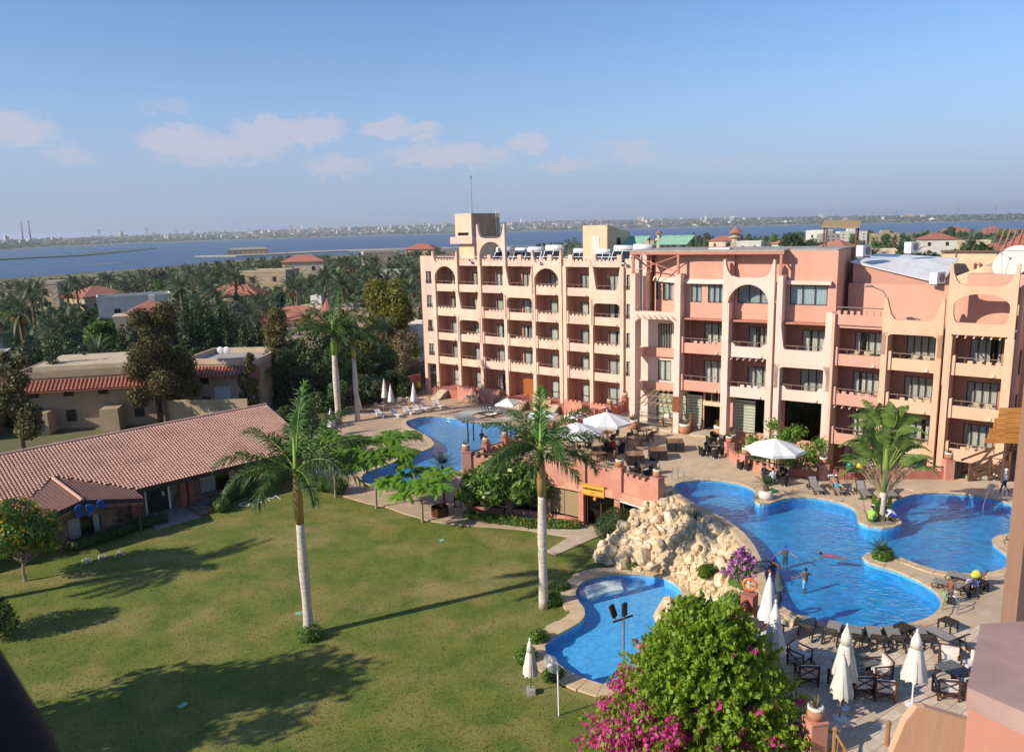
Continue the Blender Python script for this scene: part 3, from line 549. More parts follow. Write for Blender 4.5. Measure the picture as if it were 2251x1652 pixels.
# parapet above the shallow pool
pier(10.96, 34.3, 2.5, 4.75, .85, 'red pier carrying the orange life ring', 'red_plaster', .6); pier(9.38, 32.45, 2.5, 4.85, .85, 'red pier beside the big agave below the pool', 'red_plaster', .62)
crenel_wall('terrace_edge_wall', 'red crenellated wall between life ring pier and agave', [(10.8, 34.1), (9.6, 32.7)], 2.4, 4.2, 'red_plaster'); crenel_wall('terrace_edge_wall', 'red crenellated wall running down into the bougainvillea', [(9.2, 32.2), (8.28, 31.05), (7.9, 29.2)], 2.4, 4.15, 'red_plaster')
pier(10.25, 24.45, 1.5, 4.95, .2, 'pink pier with cactus pot by the log stair rail', 'pink_plaster', .62, 'white rimmed cactus pot on the pier by the log rail', 1.2); crenel_wall('terrace_edge_wall', 'pink parapet with log top rail behind bougainvillea leaves', [(8.5, 26.0), (9.9, 24.7)], 1.5, 4.2)
# wall along the sunken yard
LWL = [(17.1, 59.8), (17.4, 56.5), (19.2, 54.6), (22.1, 53.6), (26.3, 53.4), (30.7, 53.0)]
ln = ['beside the black tub chairs', 'behind the white parasol with seated guests', 'left of the sunbather', 'behind the green and yellow jars and the fan palm', 'by the wooden stair on the yard side']
for i in range(5): crenel_wall('yard_wall', 'low pink crenellated wall ' + ln[i], [LWL[i], LWL[i + 1]], 3.6, 4.25, 'pink_plaster' if i < 2 else 'red_plaster', rail=i > 0)
for i in (0, 1, 3, 5): pier(LWL[i][0], LWL[i][1], 3.6, [4.85, 4.85, 0, 4.85, 0, 5.15][i], [.1, .4, 0, .1, 0, 0][i], 'pink pier with pot ' + ['beside the black tub chairs', 'behind the seated guests parasol', '', 'behind the empty grey lounger', '', 'beside the wooden stair'][i], 'pink_plaster', .62, 'banded pot with plant on the pier ' + ['beside the black tub chairs', 'behind the seated guests parasol', '', 'behind the empty grey lounger', '', 'beside the wooden stair'][i], 1.2)
# ================================================================ cafe under the terrace
cafe = thing('cafe', 'pink cafe with glass front and cane blinds under the terrace', 'cafe', (0, 0, 0))
pm('peach_band', (.66, .36, .235), (.58, .31, .2), s=1.5, rough=.9, world=True); pm('floor_dark', (.20, .085, .05), (.13, .06, .035), s=3, rough=.35); pm('cane', (.40, .29, .16), (.27, .19, .10), s=3, st=(14, 14, 1), rough=.8); glassm('glass', (.62, .66, .64)); glassm('glass_dark', (.35, .38, .37)); pm('interior_brown', (.10, .06, .04), (.06, .035, .025), s=2)
MB().prism(front + [(11, 53.5), (6, 61), (-2.0, 60.6)], .02, .1).build('floor', 'floor_dark', cafe)
mb = MB()
for a, b_ in zip(front, front[1:]):
    a = Vector(a); b_ = Vector(b_); d = b_ - a; M_ = Matrix.Translation((a.x, a.y, 0)) @ Matrix.Rotation(atan2(d.y, d.x), 4, 'Z'); k = MB().box(-.02, d.length + .02, -.42, .25, 2.72, 3.28).xf(M_); mb.add(k.v, k.f)
mb.build('fascia', 'peach_band', cafe)
mb = MB().wall([(-2, 60.8), (5.8, 61.6), (11.2, 53.6)], 0, T - .05); mb.sheet(front + [(11.2, 53.6), (5.8, 61.6), (-2, 60.8)], [], T - .06); mb.build('interior_wall', 'interior_brown', cafe)
def on_front(s):
    for a, b_ in zip(front, front[1:]):
        a = Vector(a); b_ = Vector(b_); L = (b_ - a).length
        if s <= L or b_ == Vector(front[-1]): return a + (b_ - a) * s / L, atan2(b_.y - a.y, b_.x - a.x)
        s -= L
for s in (.15, 3.4, 6.6, 9.55, 12.55, 15.6):
    p, an = on_front(s); o = MB().box(-.22, .22, -.2, .2, 0, 2.72).build('column', 'red_plaster' if s < 1 else 'pink_plaster', cafe, loc=(p.x, p.y, .0)); o.rotation_euler[2] = an
def front_panel(s0, s1, z0, z1, dy, name, mat, th=.02):
    (p, an), (q, _) = on_front(s0), on_front(s1); d = q - p; an = atan2(d.y, d.x); o = MB().box(0, d.length, dy - th, dy, z0, z1).build(name, mat, cafe, loc=(p.x, p.y, 0)); o.rotation_euler[2] = an; return o
for s0, s1 in ((.4, 3.1), (3.7, 6.3), (6.9, 9.2), (9.9, 12.2), (12.9, 15.3)):
    front_panel(s0, s1, .12, 2.7, .2, 'glass_pane', 'glass_dark')
    for e in (s0, (s0 + s1) / 2, s1 - .06): front_panel(e, e + .06, .1, 2.72, .16, 'mullion', 'rail_wood', .06)
for s0, s1, zz in ((6.85, 7.95, .55), (8.0, 9.3, .55), (.5, 3.0, 1.5), (3.7, 6.2, 1.3)):
    o = front_panel(s0, s1, zz, 2.69, .02, 'cane_blind', 'cane', .025)
for s0 in (.4, 3.7, 6.9): front_panel(s0, s0 + 2.5, .1, .42, .06, 'plinth', 'pink_plaster', .3)
o = front_panel(13.0, 15.2, 2.55, 2.66, -.3, 'awning_lamp', 'white_paint', .06)
pm('sign_yellow', (.78, .42, .07), (.70, .34, .05), s=3, rough=.6); pm('sign_black', (.02, .015, .015), rough=.6); pm('sign_brown', (.30, .10, .04), (.22, .07, .03), s=9); pm('blue_letter', (.015, .10, .42), (.012, .08, .36), s=5, rough=.45)
(p, an), (q, _) = on_front(9.95), on_front(11.55)
sg_ = thing('cafe_sign', 'yellow cafe sign with dark lettering and zigzag borders', 'sign', (p.x, p.y, 2.62), atan2(q.y - p.y, q.x - p.x))
L = (q - p).length; MB().box(-.1, L + .1, -.5, -.44, 0, .88).build('board', 'sign_yellow', sg_)
mb = MB()
for k in range(24):
    for zz in (.02, .78): x = -.08 + k * (L + .16) / 24; mb.add([(x, -.503, zz), (x + .06, -.503, zz), (x + .03, -.503, zz + .085)], [(0, 1, 2)])
mb.build('zigzag_border', 'sign_brown', sg_)
def text(parent, body, size, mat, loc, rot=(pi / 2, 0, 0), ext=.01, name='lettering', bold=0):
    cu_ = bpy.data.curves.new(name, 'FONT'); cu_.body = body; cu_.size = size; cu_.extrude = ext; cu_.align_x = 'CENTER'; cu_.align_y = 'CENTER'; cu_.offset = bold
    o = bpy.data.objects.new(name, cu_); COL.objects.link(o); dg = bpy.context.evaluated_depsgraph_get(); me = bpy.data.meshes.new_from_object(o.evaluated_get(dg)); bpy.data.objects.remove(o)
    me.materials.clear(); me.materials.append(MT[mat]); o = bpy.data.objects.new(name, me); COL.objects.link(o); o.parent = parent; o.location = loc; o.rotation_euler = rot; return o
text(sg_, 'HAKUNAMATATA', .2, 'sign_black', (L / 2, -.506, .5), bold=.008); text(sg_, 'restaurant', .09, 'sign_brown', (L / 2, -.506, .24), bold=.002)
la = thing('hanging_lantern', 'small yellow lantern hanging over the cafe door', 'lantern', (p.x + (q.x - p.x) * .55 - .2, p.y + (q.y - p.y) * .55 - .3, 2.25)); MB().lathe([(.04, -.02), (.13, .08), (.13, .2), (.04, .3)], 10).build('shade', 'sign_yellow', la, True); MB().tube([(0, 0, .28), (0, 0, .5)], .012, 5).build('cord', 'rail_wood', la)
# tables and chairs glimpsed behind the glass
for i, (x, y) in enumerate([(6.6, 57.2), (9.0, 54.6), (1.5, 59)]):
    t_ = thing('cafe_table', 'small wooden table inside the cafe ' + ['behind its open door', 'near the rock garden', 'behind the frangipani'][i], 'table', (x, y, .1), R.uniform(0, 3)); MB().box(-.4, .4, -.4, .4, .7, .74).build('tabletop', 'rail_wood', t_)
    for a in (-.33, .33):
        for c in (-.33, .33): MB().box(a - .03, a + .03, c - .03, c + .03, 0, .7).build('leg', 'rail_wood', t_)
# ================================================================ rock garden between the pools
pm('limestone', (.70, .54, .34), (.50, .36, .20), s=2.2, det=8, rough=.95, bump=.9, bs=7, rand=.12, c3=(.78, .68, .52), s3=.9)
RB = [(5.0, 49.6), (5.6, 48.35), (6.5, 47.7), (7.4, 47.25), (8.3, 46.9), (9.3, 46.55), (9.95, 45.5), (10.3, 44.2), (10.65, 42.8), (11.05, 41.2), (11.2, 39.3), (11.0, 37)]
RR = [(9.6, 51.4), (10.7, 50.6), (11.25, 49.3), (11.75, 48.1), (12.2, 46.8), (12.65, 45.5), (12.93, 44.4), (13.0, 43.2), (12.95, 42), (12.8, 40.6), (12.5, 39.2), (11.9, 37)]
def bank(k, t):
    i = min(int(k), len(RB) - 2); f = k - i; b_ = Vector(RB[i]).lerp(Vector(RB[i + 1]), f); r_ = Vector(RR[i]).lerp(Vector(RR[i + 1]), f); p = b_.lerp(r_, t); return Vector((p.x, p.y, .05 + (T - .12) * (t ** .8)))
rk = thing('rock_garden', 'steep bank of pale limestone boulders between the two pools', 'rockery', (0, 0, 0))
mb = MB(); nk, ntt = 56, 14
for i in range(nk):
    for j in range(ntt):
        p = bank(i * (len(RB) - 1.01) / (nk - 1), j / (ntt - 1)); q = noise.noise(p * 1.3) * .3 if 0 < j < ntt - 1 else -.05; mb.v.append((p.x - q * .6, p.y, p.z - .13 + q * .5))
for i in range(nk - 1):
    for j in range(ntt - 1): mb.f.append((i * ntt + j, i * ntt + j + 1, (i + 1) * ntt + j + 1, (i + 1) * ntt + j))
mb.build('bank', 'limestone', rk)
rocks = []
for q in range(14):
    bm_ = bmesh.new(); bmesh.ops.create_icosphere(bm_, subdivisions=2, radius=1); sd = Vector((q * 7.3, q * 3.1, q))
    for v in bm_.verts:
        c = v.co.normalized(); k = 1 + .42 * noise.noise(c * 1.25 + sd) + .24 * noise.noise(c * 3.1 + sd) + .1 * noise.noise(c * 7 + sd)
        if q % 3 == 0: c = Vector([max(-.72, min(.72, a)) for a in c])
        v.co = c * k * (.9 + .2 * noise.noise(c * 13 + sd))
    me = bpy.data.meshes.new('boulder'); bm_.to_mesh(me); bm_.free(); me.materials.append(MT['limestone']); rocks.append(me)
R2 = random.Random(5); placed = []
for it in range(6000):
    if len(placed) >= 290: break
    k = R2.uniform(0, len(RB) - 1.02); t_ = R2.random() ** .9; big = len(placed) < 110; s = R2.uniform(.3, .62) if big else R2.uniform(.12, .3); p = bank(k, t_)
    if t_ > .93: s *= .6
    if any((p - q).length < (s + r_) * .78 for q, r_ in placed): continue
    placed.append((p, s)); o = obj('boulder', rocks[R2.randrange(14)], rk, (p.x, p.y, p.z + s * .08 - .1)); o.rotation_euler = (R2.uniform(0, 6), R2.uniform(0, 6), R2.uniform(0, 6)); o.scale = (s * R2.uniform(.85, 1.25), s * R2.uniform(.8, 1.1), s * R2.uniform(.65, .95))
bo = obj('boulder', rocks[2], None, (8.6, 41.0, .35), 1); bo.scale = (1.35, .8, .75); tag(bo, 'large flat boulder leaning over the far side of the shallow pool', 'boulder')
for i, (x, y, s) in enumerate([(10.35, 51.6, .45), (10.75, 51.95, .42), (10.3, 52.2, .4)]):
    o = obj('boulder', rocks[5 + i], None, (x, y, T + .15), i); o.scale = (s, s * .9, s * .85); tag(o, ['round boulder at the pool corner nearest the cafe parapet', 'topmost boulder beside the pool ladder corner', 'boulder at the pool corner tucked against the pier'][i], 'boulder', 'boulders at the pool corner')
# ================================================================ hotel
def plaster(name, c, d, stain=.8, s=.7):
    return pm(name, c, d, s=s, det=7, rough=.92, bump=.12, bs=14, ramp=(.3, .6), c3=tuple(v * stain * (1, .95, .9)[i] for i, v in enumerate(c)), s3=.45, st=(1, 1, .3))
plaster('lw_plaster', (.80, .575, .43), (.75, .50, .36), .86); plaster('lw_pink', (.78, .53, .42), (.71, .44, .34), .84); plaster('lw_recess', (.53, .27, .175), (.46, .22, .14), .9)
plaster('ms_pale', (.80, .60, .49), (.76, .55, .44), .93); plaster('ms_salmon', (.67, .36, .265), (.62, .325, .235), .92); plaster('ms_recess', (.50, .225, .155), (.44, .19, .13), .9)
plaster('rw_plaster', (.74, .475, .315), (.69, .43, .28), .9); plaster('rw_pink', (.66, .36, .265), (.60, .32, .235), .9); plaster('cream_plaster', (.74, .56, .36), (.66, .48, .30), .85)
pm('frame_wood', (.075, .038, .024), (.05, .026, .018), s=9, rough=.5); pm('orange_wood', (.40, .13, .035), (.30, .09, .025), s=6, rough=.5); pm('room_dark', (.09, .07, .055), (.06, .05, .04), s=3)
pm('curtain_cream', (.84, .81, .74), (.70, .67, .6), s=2, st=(9, 9, .6), rough=.95, rand=.12); pm('curtain_blue', (.62, .70, .72), (.48, .57, .6), s=2, st=(9, 9, .6), rough=.95, rand=.1); pm('rail_grey', (.26, .18, .14), (.2, .13, .1), s=9, rough=.6)
pm('steel_pink', (.55, .24, .18), (.47, .2, .15), s=4, rough=.6); pm('metal_white', (.8, .8, .8), (.7, .7, .7), s=3, rough=.35); pm('roof_white', (.82, .82, .80), (.68, .67, .64), s=.8, rough=.4); pm('steel', (.62, .63, .64), (.5, .5, .5), s=6, rough=.25, metal=.9); pm('panel_black', (.03, .035, .045), (.02, .025, .03), s=3, rough=.15); pm('green_roof', (.30, .52, .36), (.24, .44, .3), s=2, rough=.5)
glassm('win_glass', (.90, .93, .93)); pm('shutter_green', (.56, .60, .44), (.48, .52, .37), s=3, rough=.5); pm('sconce_white', (.75, .66, .56), rough=.6)
def wall_open(mb, x0, x1, z0, z1, y0, y1, ops):
    xs = sorted({x0, x1, *[v for o in ops for v in o[:2]]}); zs = sorted({z0, z1, *[v for o in ops for v in o[2:]]}); xs = [v for v in xs if x0 <= v <= x1]; zs = [v for v in zs if z0 <= v <= z1]
    for a, b_ in zip(xs, xs[1:]):
        run = None
        for c, d in zip(zs, zs[1:]):
            cx, cz = (a + b_) / 2, (c + d) / 2
            if any(o[0] < cx < o[1] and o[2] < cz < o[3] for o in ops):
                if run: mb.box(a, b_, y0, y1, *run); run = None
            else: run = (run[0], d) if run else (c, d)
        if run: mb.box(a, b_, y0, y1, *run)
def window(parent, x0, x1, z0, z1, y, cols=3, th=.2, cm='curtain_cream', open_=None, mid=None, fw=.07, gap=None):
    """a window or glazed door in an opening of a wall whose face is at y: frame > pane, curtain"""
    m_ = MB(); m_.box(x0, x1, y + .04, y + .12, z1 - fw, z1); m_.box(x0, x1, y + .04, y + .12, z0, z0 + fw)
    for i in range(cols + 1):
        x = x0 + (x1 - x0 - fw) * i / cols; m_.box(x, x + fw, y + .042, y + .118, z0 + fw, z1 - fw)
    if mid: m_.box(x0 + fw, x1 - fw, y + .05, y + .11, mid, mid + fw)
    fr = m_.build('window', 'frame_wood', parent)
    MB().box(x0 + .02, x1 - .02, y + .075, y + .083, z0 + .02, z1 - .02).build('pane', 'win_glass', fr)
    m_ = MB(); n = max(8, int((x1 - x0) / .06)); g = gap if gap is not None else R.choice([None, None, .35, .6]); gx = R.uniform(.15, .7)
    for i in range(n):
        f = i / n
        if g and gx < f < gx + g * .4: continue
        xa, xb = x0 + (x1 - x0) * f, x0 + (x1 - x0) * (i + 1) / n; d0, d1 = (.0, .05) if i % 2 else (.05, .0)
        m_.add([(xa, y + .15 + d0, z0 + .03), (xb, y + .15 + d1, z0 + .03), (xb, y + .15 + d1, z1 - .02), (xa, y + .15 + d0, z1 - .02)], [(0, 1, 2, 3)])
    m_.build('curtain', cm, fr)
    return fr
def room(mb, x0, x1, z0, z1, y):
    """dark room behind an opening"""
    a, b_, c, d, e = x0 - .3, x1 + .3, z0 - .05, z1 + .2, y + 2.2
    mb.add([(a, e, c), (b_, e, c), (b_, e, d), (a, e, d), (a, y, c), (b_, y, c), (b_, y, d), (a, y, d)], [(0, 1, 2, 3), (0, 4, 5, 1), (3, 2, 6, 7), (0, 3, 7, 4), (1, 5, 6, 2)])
def railing(parent, x0, x1, z0, z1, y, mat='rail_grey', xbr=False):
    m_ = MB().box(x0, x1, y - .03, y + .03, z1 - .06, z1); n = max(2, int((x1 - x0) / .75))
    for i in range(n + 1): x = x0 + (x1 - x0 - .04) * i / n; m_.box(x, x + .04, y - .02, y + .02, z0, z1 - .062)
    if xbr:
        for i in range(n):
            if i % 2 == 0: xa, xb = x0 + (x1 - x0) * i / n, x0 + (x1 - x0) * (i + 1) / n; m_.bar((xa, y, z0), (xb, y, z1 - .08), .03); m_.bar((xb, y + .03, z0), (xa, y + .03, z1 - .08), .03)
    return m_.build('railing', mat, parent)
def balcony(parent, x0, x1, zb, zt, zr, mat, style, y=0, D=1.7, post=None, vigas=False, lamp=True):
    """solid front from zb to zt, floor slab, crenels or plain, timber rail to zr"""
    b_ = MB().box(x0, x1, y, y + .16, zb, zt).box(x0, x1, y + .161, y + D - .005, zb + .02, zb + .18).build('balcony', mat, parent)
    m = None
    if 'c' in style:
        a0 = x0 + ((x1 - x0) * .28 if 'h' in style else 0); m = MB(); n = max(3, int((x1 - a0) / .5)); st_ = (x1 - a0) / n
        for i in range(n): m.box(a0 + st_ * i + st_ * .22, a0 + st_ * (i + 1) - st_ * .22, y + .003, y + .157, zt - .002, zt + .2)
        m.build('merlon', mat, b_)
    if 't' in style:
        m = MB()
        for xx, sg in ((x0, 1), (x1, -1)): m.plate([(xx, zt), (xx, zt + .3), (xx + sg * .3, zt + .3), (xx + sg * .55, zt)], y + .003, y + .157)
        m.build('corner_step', mat, b_)
    railing(b_, x0 + .05, x1 - .05, zt, zr, y + .08, xbr='x' in style)
    if post is not None: MB().box(x0 + .003, x0 + .25, y - .12, y + .3, zb, zr + .12).build('corner_post', mat, b_)
    if vigas:
        for i in range(6): x = x0 + .3 + (x1 - x0 - .6) * i / 5; MB().tube([(x, y - .45, zb - .13), (x, y + .3, zb - .1)], .055, 6).build('beam_end', 'sconce_white', b_)
    if lamp: MB().box(x1 - .62, x1 - .44, y - .12, y - .002, zb + .06, zb + .27).build('wall_lamp', 'sconce_white', b_)
    return b_
def arc(cx, cz, rx, rz, a0, a1, n=12): return [(cx + rx * cos(rad(a0 + (a1 - a0) * i / n)), cz + rz * sin(rad(a0 + (a1 - a0) * i / n))) for i in range(n + 1)]
def horn_frame(parent, x0, x1, zlow, ztip, zbeam, zarch, zspring, mat, y0=-.32, y1=.1, w=.42, tipw=.16, closed=None):
    """two horned uprights joined by a beam over a round arch"""
    xi0, xi1 = x0 + w, x1 - w; c = (x0 + x1) / 2; rx = (xi1 - xi0) / 2; h = ztip - zbeam
    top = [(x0, ztip - .1), (x0 + .06, ztip), (x0 + tipw, ztip - .05)] + [(x0 + tipw + (w + .55 - tipw) * f ** 1.6, ztip - .05 - (h - .05) * (1 - (1 - f) ** 1.7)) for f in (.25, .5, .75)] + [(x0 + w + .75, zbeam)]
    top2 = [(x0 + x1 - p[0], p[1]) for p in top[::-1]]
    if closed is None:
        inner = [(xi1, zlow)] + arc(c, zspring, rx, zarch - zspring, 0, 180, 16) + [(xi0, zlow)]
        poly = [(x0, zlow)] + top + top2 + [(x1, zlow)] + inner
        return MB().plate(poly, y0, y1).build('horned_frame', mat, parent)
    m = MB()      # round opening closed below: upper part, lower part
    m.plate([(x0, zspring)] + top + top2 + [(x1, zspring)] + [(xi1, zspring)] + arc(c, zspring, rx, zarch - zspring, 0, 180, 16) + [(xi0, zspring)], y0, y1)
    m.plate([(x0, closed), (x0, zspring - .001), (xi0, zspring - .001)] + [(xi0 + .3 * (1 - cos(a)), zspring - (zspring - closed - .85) * sin(a) ** .8) for a in (.5, 1.0, 1.57)] + [(xi1 - .3 * (1 - cos(a)), zspring - (zspring - closed - .85) * sin(a) ** .8) for a in (1.57, 1.0, .5)] + [(xi1, zspring - .001), (x1, zspring - .001), (x1, closed)], y0, y1)
    m.box(x0, xi0, y0, y1, zlow, closed - .001); m.box(xi1, x1, y0, y1, zlow, closed - .001)
    return m.build('horned_frame', mat, parent)
def taper_frame(parent, x0, x1, zlow, ztip, zsill, mat, y0=-.32, y1=.1, w=.3, band=None, zr=None):
    """tapering uprights meeting in a curved sill: a U-shaped front"""
    k = .42; L = [(x0, zlow), (x0, ztip), (x0 + .16, ztip), (x0 + w, ztip - .35), (x0 + w + k * .8, zsill + .25), (x0 + w + k, zsill + .07), (x0 + w + k + .22, zsill)]
    m = MB().plate(L + [(x0 + x1 - p[0], p[1]) for p in L[::-1]], y0, y1).build('tapered_frame', mat, parent)
    if zr: railing(m, x0 + w + k, x1 - w - k, zsill, zr, y0 + .25)
    return m
def round_top(parent, x0, x1, z0, z1, zlow, mat, y0=-.30, y1=.1, w=.3, r=.45):
    L = [(x0, zlow), (x0, z1), (x1, z1), (x1, zlow), (x1 - w, zlow)] + arc(x1 - w - r, z0 - r, r, r, 0, 90, 6) + arc(x0 + w + r, z0 - r, r, r, 90, 180, 6) + [(x0 + w, zlow)]
    return MB().plate(L, y0, y1).build('rounded_frame', mat, parent)
# ---------------------------------------------------------------- left wing
lw = thing('hotel_wing', 'peach five storey hotel wing with horned arches beyond the lower pool', 'hotel', (LW_O.x, LW_O.y, 0), atan2(LW_U.y, LW_U.x))
D_ = 0; PS = [0, 3.95, 7.75, 11.75, 16.05, 19.9, 24.1, 28.05]; D = 1.55; FH = 3.22
bays = [(PS[i] + (.25 if i != 5 else .85), PS[i + 1] - .25) for i in range(7)]
bays[5] = (20.75, 23.85)
ops = []
for i, (a, b_) in enumerate(bays):
    c = (a + b_) / 2
    for r in range(5):
        zf = 14.05 - FH * r + .18
        if r == 4: zf = 1.25
        ops.append((c - .75, c + 1.25, zf, zf + 2.2, i, r))
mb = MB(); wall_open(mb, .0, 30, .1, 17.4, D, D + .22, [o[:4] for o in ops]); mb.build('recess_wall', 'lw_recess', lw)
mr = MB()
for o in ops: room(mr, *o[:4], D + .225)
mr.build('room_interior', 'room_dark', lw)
for o in ops:
    if o[4] == 3 and o[5] == 4: MB().box(o[0] - .2, o[1] + .1, D - .02, D + .06, o[2], o[3]).build('door', 'orange_wood', lw); continue
    window(lw, *o[:4], D, cols=2 if o[5] else 3, mid=o[2] + .75 if o[5] == 4 else None)
for i, p in enumerate(PS):
    for q in ([p] if p != 19.9 else [19.9, 20.5]):
        zt = 17.45; MB().box(q - .22, q + .22, -.3, D - .002, .1, zt).build('pillar', 'lw_plaster', lw)
for i in range(7):
    MB().box(bays[i][0] - .03, bays[i][0] + .012, .12, D - .004, .2, 17.35).build('side_wall', 'lw_recess', lw)
# end blocks with small windows
wz = [(15.0, 16.6), (11.85, 13.45), (8.6, 10.15), (5.35, 6.95)]
mb = MB(); wall_open(mb, -2.6, -.223, 4.2, 18.6, 0, .25, [(-1.64, -.73, a, b_) for a, b_ in wz]); mb.box(-2.6, -2.35, .251, 10, 4.2, 18.55); mb.box(-2.35, -.223, .251, 4, 4.2, 4.4); mb.build('end_wall', 'lw_pink', lw)
mr = MB()
for a, b_ in wz: room(mr, -1.6, -.8, a, b_, .26); window(lw, -1.64, -.73, a, b_, .02, 2, fw=.06)
mr.build('room_interior', 'room_dark', lw)
for a, b_ in wz: railing(lw, -1.66, -.71, a - .05, a + .55, -.05)
MB().box(-2.6, -2.1, 0, .5, .1, 4.19).build('corner_column', 'lw_pink', lw); MB().box(-2.62, -2.55, -.02, .0, 4.2, 18.5).build('corner_trim', 'red_plaster', lw)
wz2 = [(14.95, 16.6), (11.75, 13.4), (8.5, 10.15), (5.3, 6.95)]
mb = MB(); wall_open(mb, 28.28, 30, .1, 18.3, 0, .25, [(28.5, 29.3, a, b_) for a, b_ in wz2]); mb.build('end_wall', 'lw_plaster', lw)
mr = MB()
for a, b_ in wz2: room(mr, 28.6, 29.2, a, b_, .26); window(lw, 28.5, 29.3, a, b_, .02, 2, fw=.06, gap=1); railing(lw, 28.48, 29.32, a - .05, a + .5, -.05)
mr.build('room_interior', 'room_dark', lw)
# floors, roof, parapet
MB().box(-2.55, 30, D + .25, 10, 17.25, 17.4).box(.25, 28.2, .17, D + .24, 17.3, 17.42).build('roof', 'concrete', lw); MB().box(-2.6, 30, 9.9, 10.1, 0, 17.9).box(29.8, 30, .26, 9.89, 0, 18).build('outer_wall', 'lw_plaster', lw)
for i in range(7):
    a, b_ = (PS[i] + .2, PS[i + 1] - .2); m = MB().box(a, b_, -.02, .16, 17.38, 18.05); m2 = MB(); n = 7
    par = m.build('parapet', 'lw_pink' if i % 2 else 'lw_plaster', lw)
    for k in range(n): x = a + (b_ - a) * (k + .25) / n; m2.box(x, x + (b_ - a) / n * .55, -.017, .157, 18.048, 18.25)
    m2.build('merlon', 'lw_pink', par); MB().tube([(a, .2, 18.5), (b_, .2, 18.5)], .04, 6).build('roof_pipe', 'metal_white', par)
for p in (7.75, 9.2, 13.9, 18.3, 21.2, 24.3, 27.6): MB().box(p - .28, p + .28, -.06, .3, 17.4, 18.75).build('parapet_pier', 'lw_pink', lw)
# balconies (rows from the top), style letters: c crenels, h part of the width, p plain
sty = [['p', 'c', 'p', 'p'], ['p', 'p', 'ch', 'p'], ['p', 'ch', 'p', 'ch'], ['', 'p', 'ch', 'c'], ['c', 'c', 'c', 'p'], ['p', 'c', 'p', 'c'], ['', 'p', 'c', 'p']]
for i, (a, b_) in enumerate(bays):
    for r in range(4):
        z0 = 14.05 - FH * r; mt = 'lw_pink' if i in (2, 5) else 'lw_plaster'
        if sty[i][r] == '' or (i == 1 and r == 1):
            MB().box(a, b_, .12, D - .005, z0 + .02, z0 + .18).build('balcony_floor', mt, lw); continue
        balcony(lw, a - .02, b_ + .02, z0, z0 + .95, z0 + 1.35, mt, sty[i][r], y=-.12, D=D + .11, post=1 if i in (2, 3, 4, 5) and r else None)
        MB().box(c - .0 if False else (a + b_) / 2 + .9, (a + b_) / 2 + 1.1, -.0, .02, z0 - .001, z0).build('soffit_hook', mt, lw) if False else None
horn_frame(lw, -.2, 4.15, 14.1, 19.25, 17.75, 17.3, 15.55, 'lw_plaster', w=.35)
horn_frame(lw, 7.55, 11.95, 17.4, 22.5, 20.75, 20.35, 18.55, 'lw_plaster', w=.36)
horn_frame(lw, 15.85, 20.1, 14.1, 19.35, 17.7, 17.2, 15.5, 'lw_plaster', w=.34)
taper_frame(lw, 11.7, 16.1, 13.9, 17.5, 15.0, 'lw_plaster', zr=15.42); round_top(lw, 11.7, 16.1, 13.6, 13.9, 10.9, 'lw_plaster')
taper_frame(lw, 24.1, 28.1, 13.8, 17.5, 14.85, 'lw_plaster', zr=15.35); round_top(lw, 24.1, 28.1, 13.35, 13.8, 10.8, 'lw_plaster')
taper_frame(lw, 3.9, 7.8, 10.8, 14.2, 11.85, 'lw_plaster', zr=12.2); round_top(lw, 3.9, 7.8, 10.45, 10.8, 7.6, 'lw_plaster')
# ground floor: raised terraces, crenel fronts, steps
MB().box(-.2, 30, -1.2, D, .1, 1.2).build('ground_terrace', 'red_plaster', lw)
for a, b_ in ((4.3, 7.4), (8.0, 11.3), (16.4, 19.0), (21, 23.4), (24.6, 27.6)):
    w_ = MB().box(a, b_, -1.36, -1.2, .1, 1.85); n = int((b_ - a) / .5); o = w_.build('terrace_front', 'rw_plaster' if 16 < a < 17 else 'pink_plaster', lw); m = MB()
    for k in range(n): x = a + (b_ - a) * (k + .2) / n; m.box(x, x + (b_ - a) / n * .6, -1.357, -1.203, 1.848, 2.05)
    m.build('merlon', 'rw_plaster' if 16 < a < 17 else 'pink_plaster', o)
for x0_, x1_ in ((1.2, 2.6), (11.7, 15.6), (19.2, 20.3)):
    for k in range(6): MB().box(x0_, x1_, -1.36 - .3 * (6 - k), -1.205, .1, .1 + .18 * (k + 1) - .003 * k).build('stair_step', 'path_stone', lw)
for x in (.9, 11.6, 15.7):
    m = MB().bar((x, -3.1, 1.0), (x, -1.2, 2.1), .07); m.bar((x, -3.1, .55), (x, -1.2, 1.65), .05)
    for k in range(5): m.box(x - .03, x + .03, -3.1 + k * .46, -3.05 + k * .46, .1 + k * .25, 1.0 + k * .27)
    m.build('stair_rail', 'rail_wood', lw)
# roof plant: tower, stair house
tw = thing('water_tower', 'blank square roof tower with stained wall and mast ladder', 'tower', (LW_O.x + LW_U.x * 1.2 + LW_IN.x * 3.0, LW_O.y + LW_U.y * 1.2 + LW_IN.y * 3.0, 17.35), atan2(LW_U.y, LW_U.x))
MB().box(.3, 2.9, .3, 5.6, 0, 2.7).build('base', 'cream_plaster', tw); MB().box(-.7, 3.1, -.3, 6.2, 2.7, 3.6).build('ledge', 'lw_pink', tw); plaster('stained', (.50, .33, .22), (.34, .22, .15), .6)
mb = MB(); wall_open(mb, .0, 2.8, 3.6, 6.6, 0, .25, [(.4, 2.3, 3.75, 4.15)]); mb.box(0, .25, .251, 6, 3.6, 6.6); mb.box(.251, 2.55, 5.8, 6, 3.6, 6.6); mb.box(.251, 2.55, .251, 5.79, 6.3, 6.58); mb.build('tank_wall', 'lw_plaster', tw)
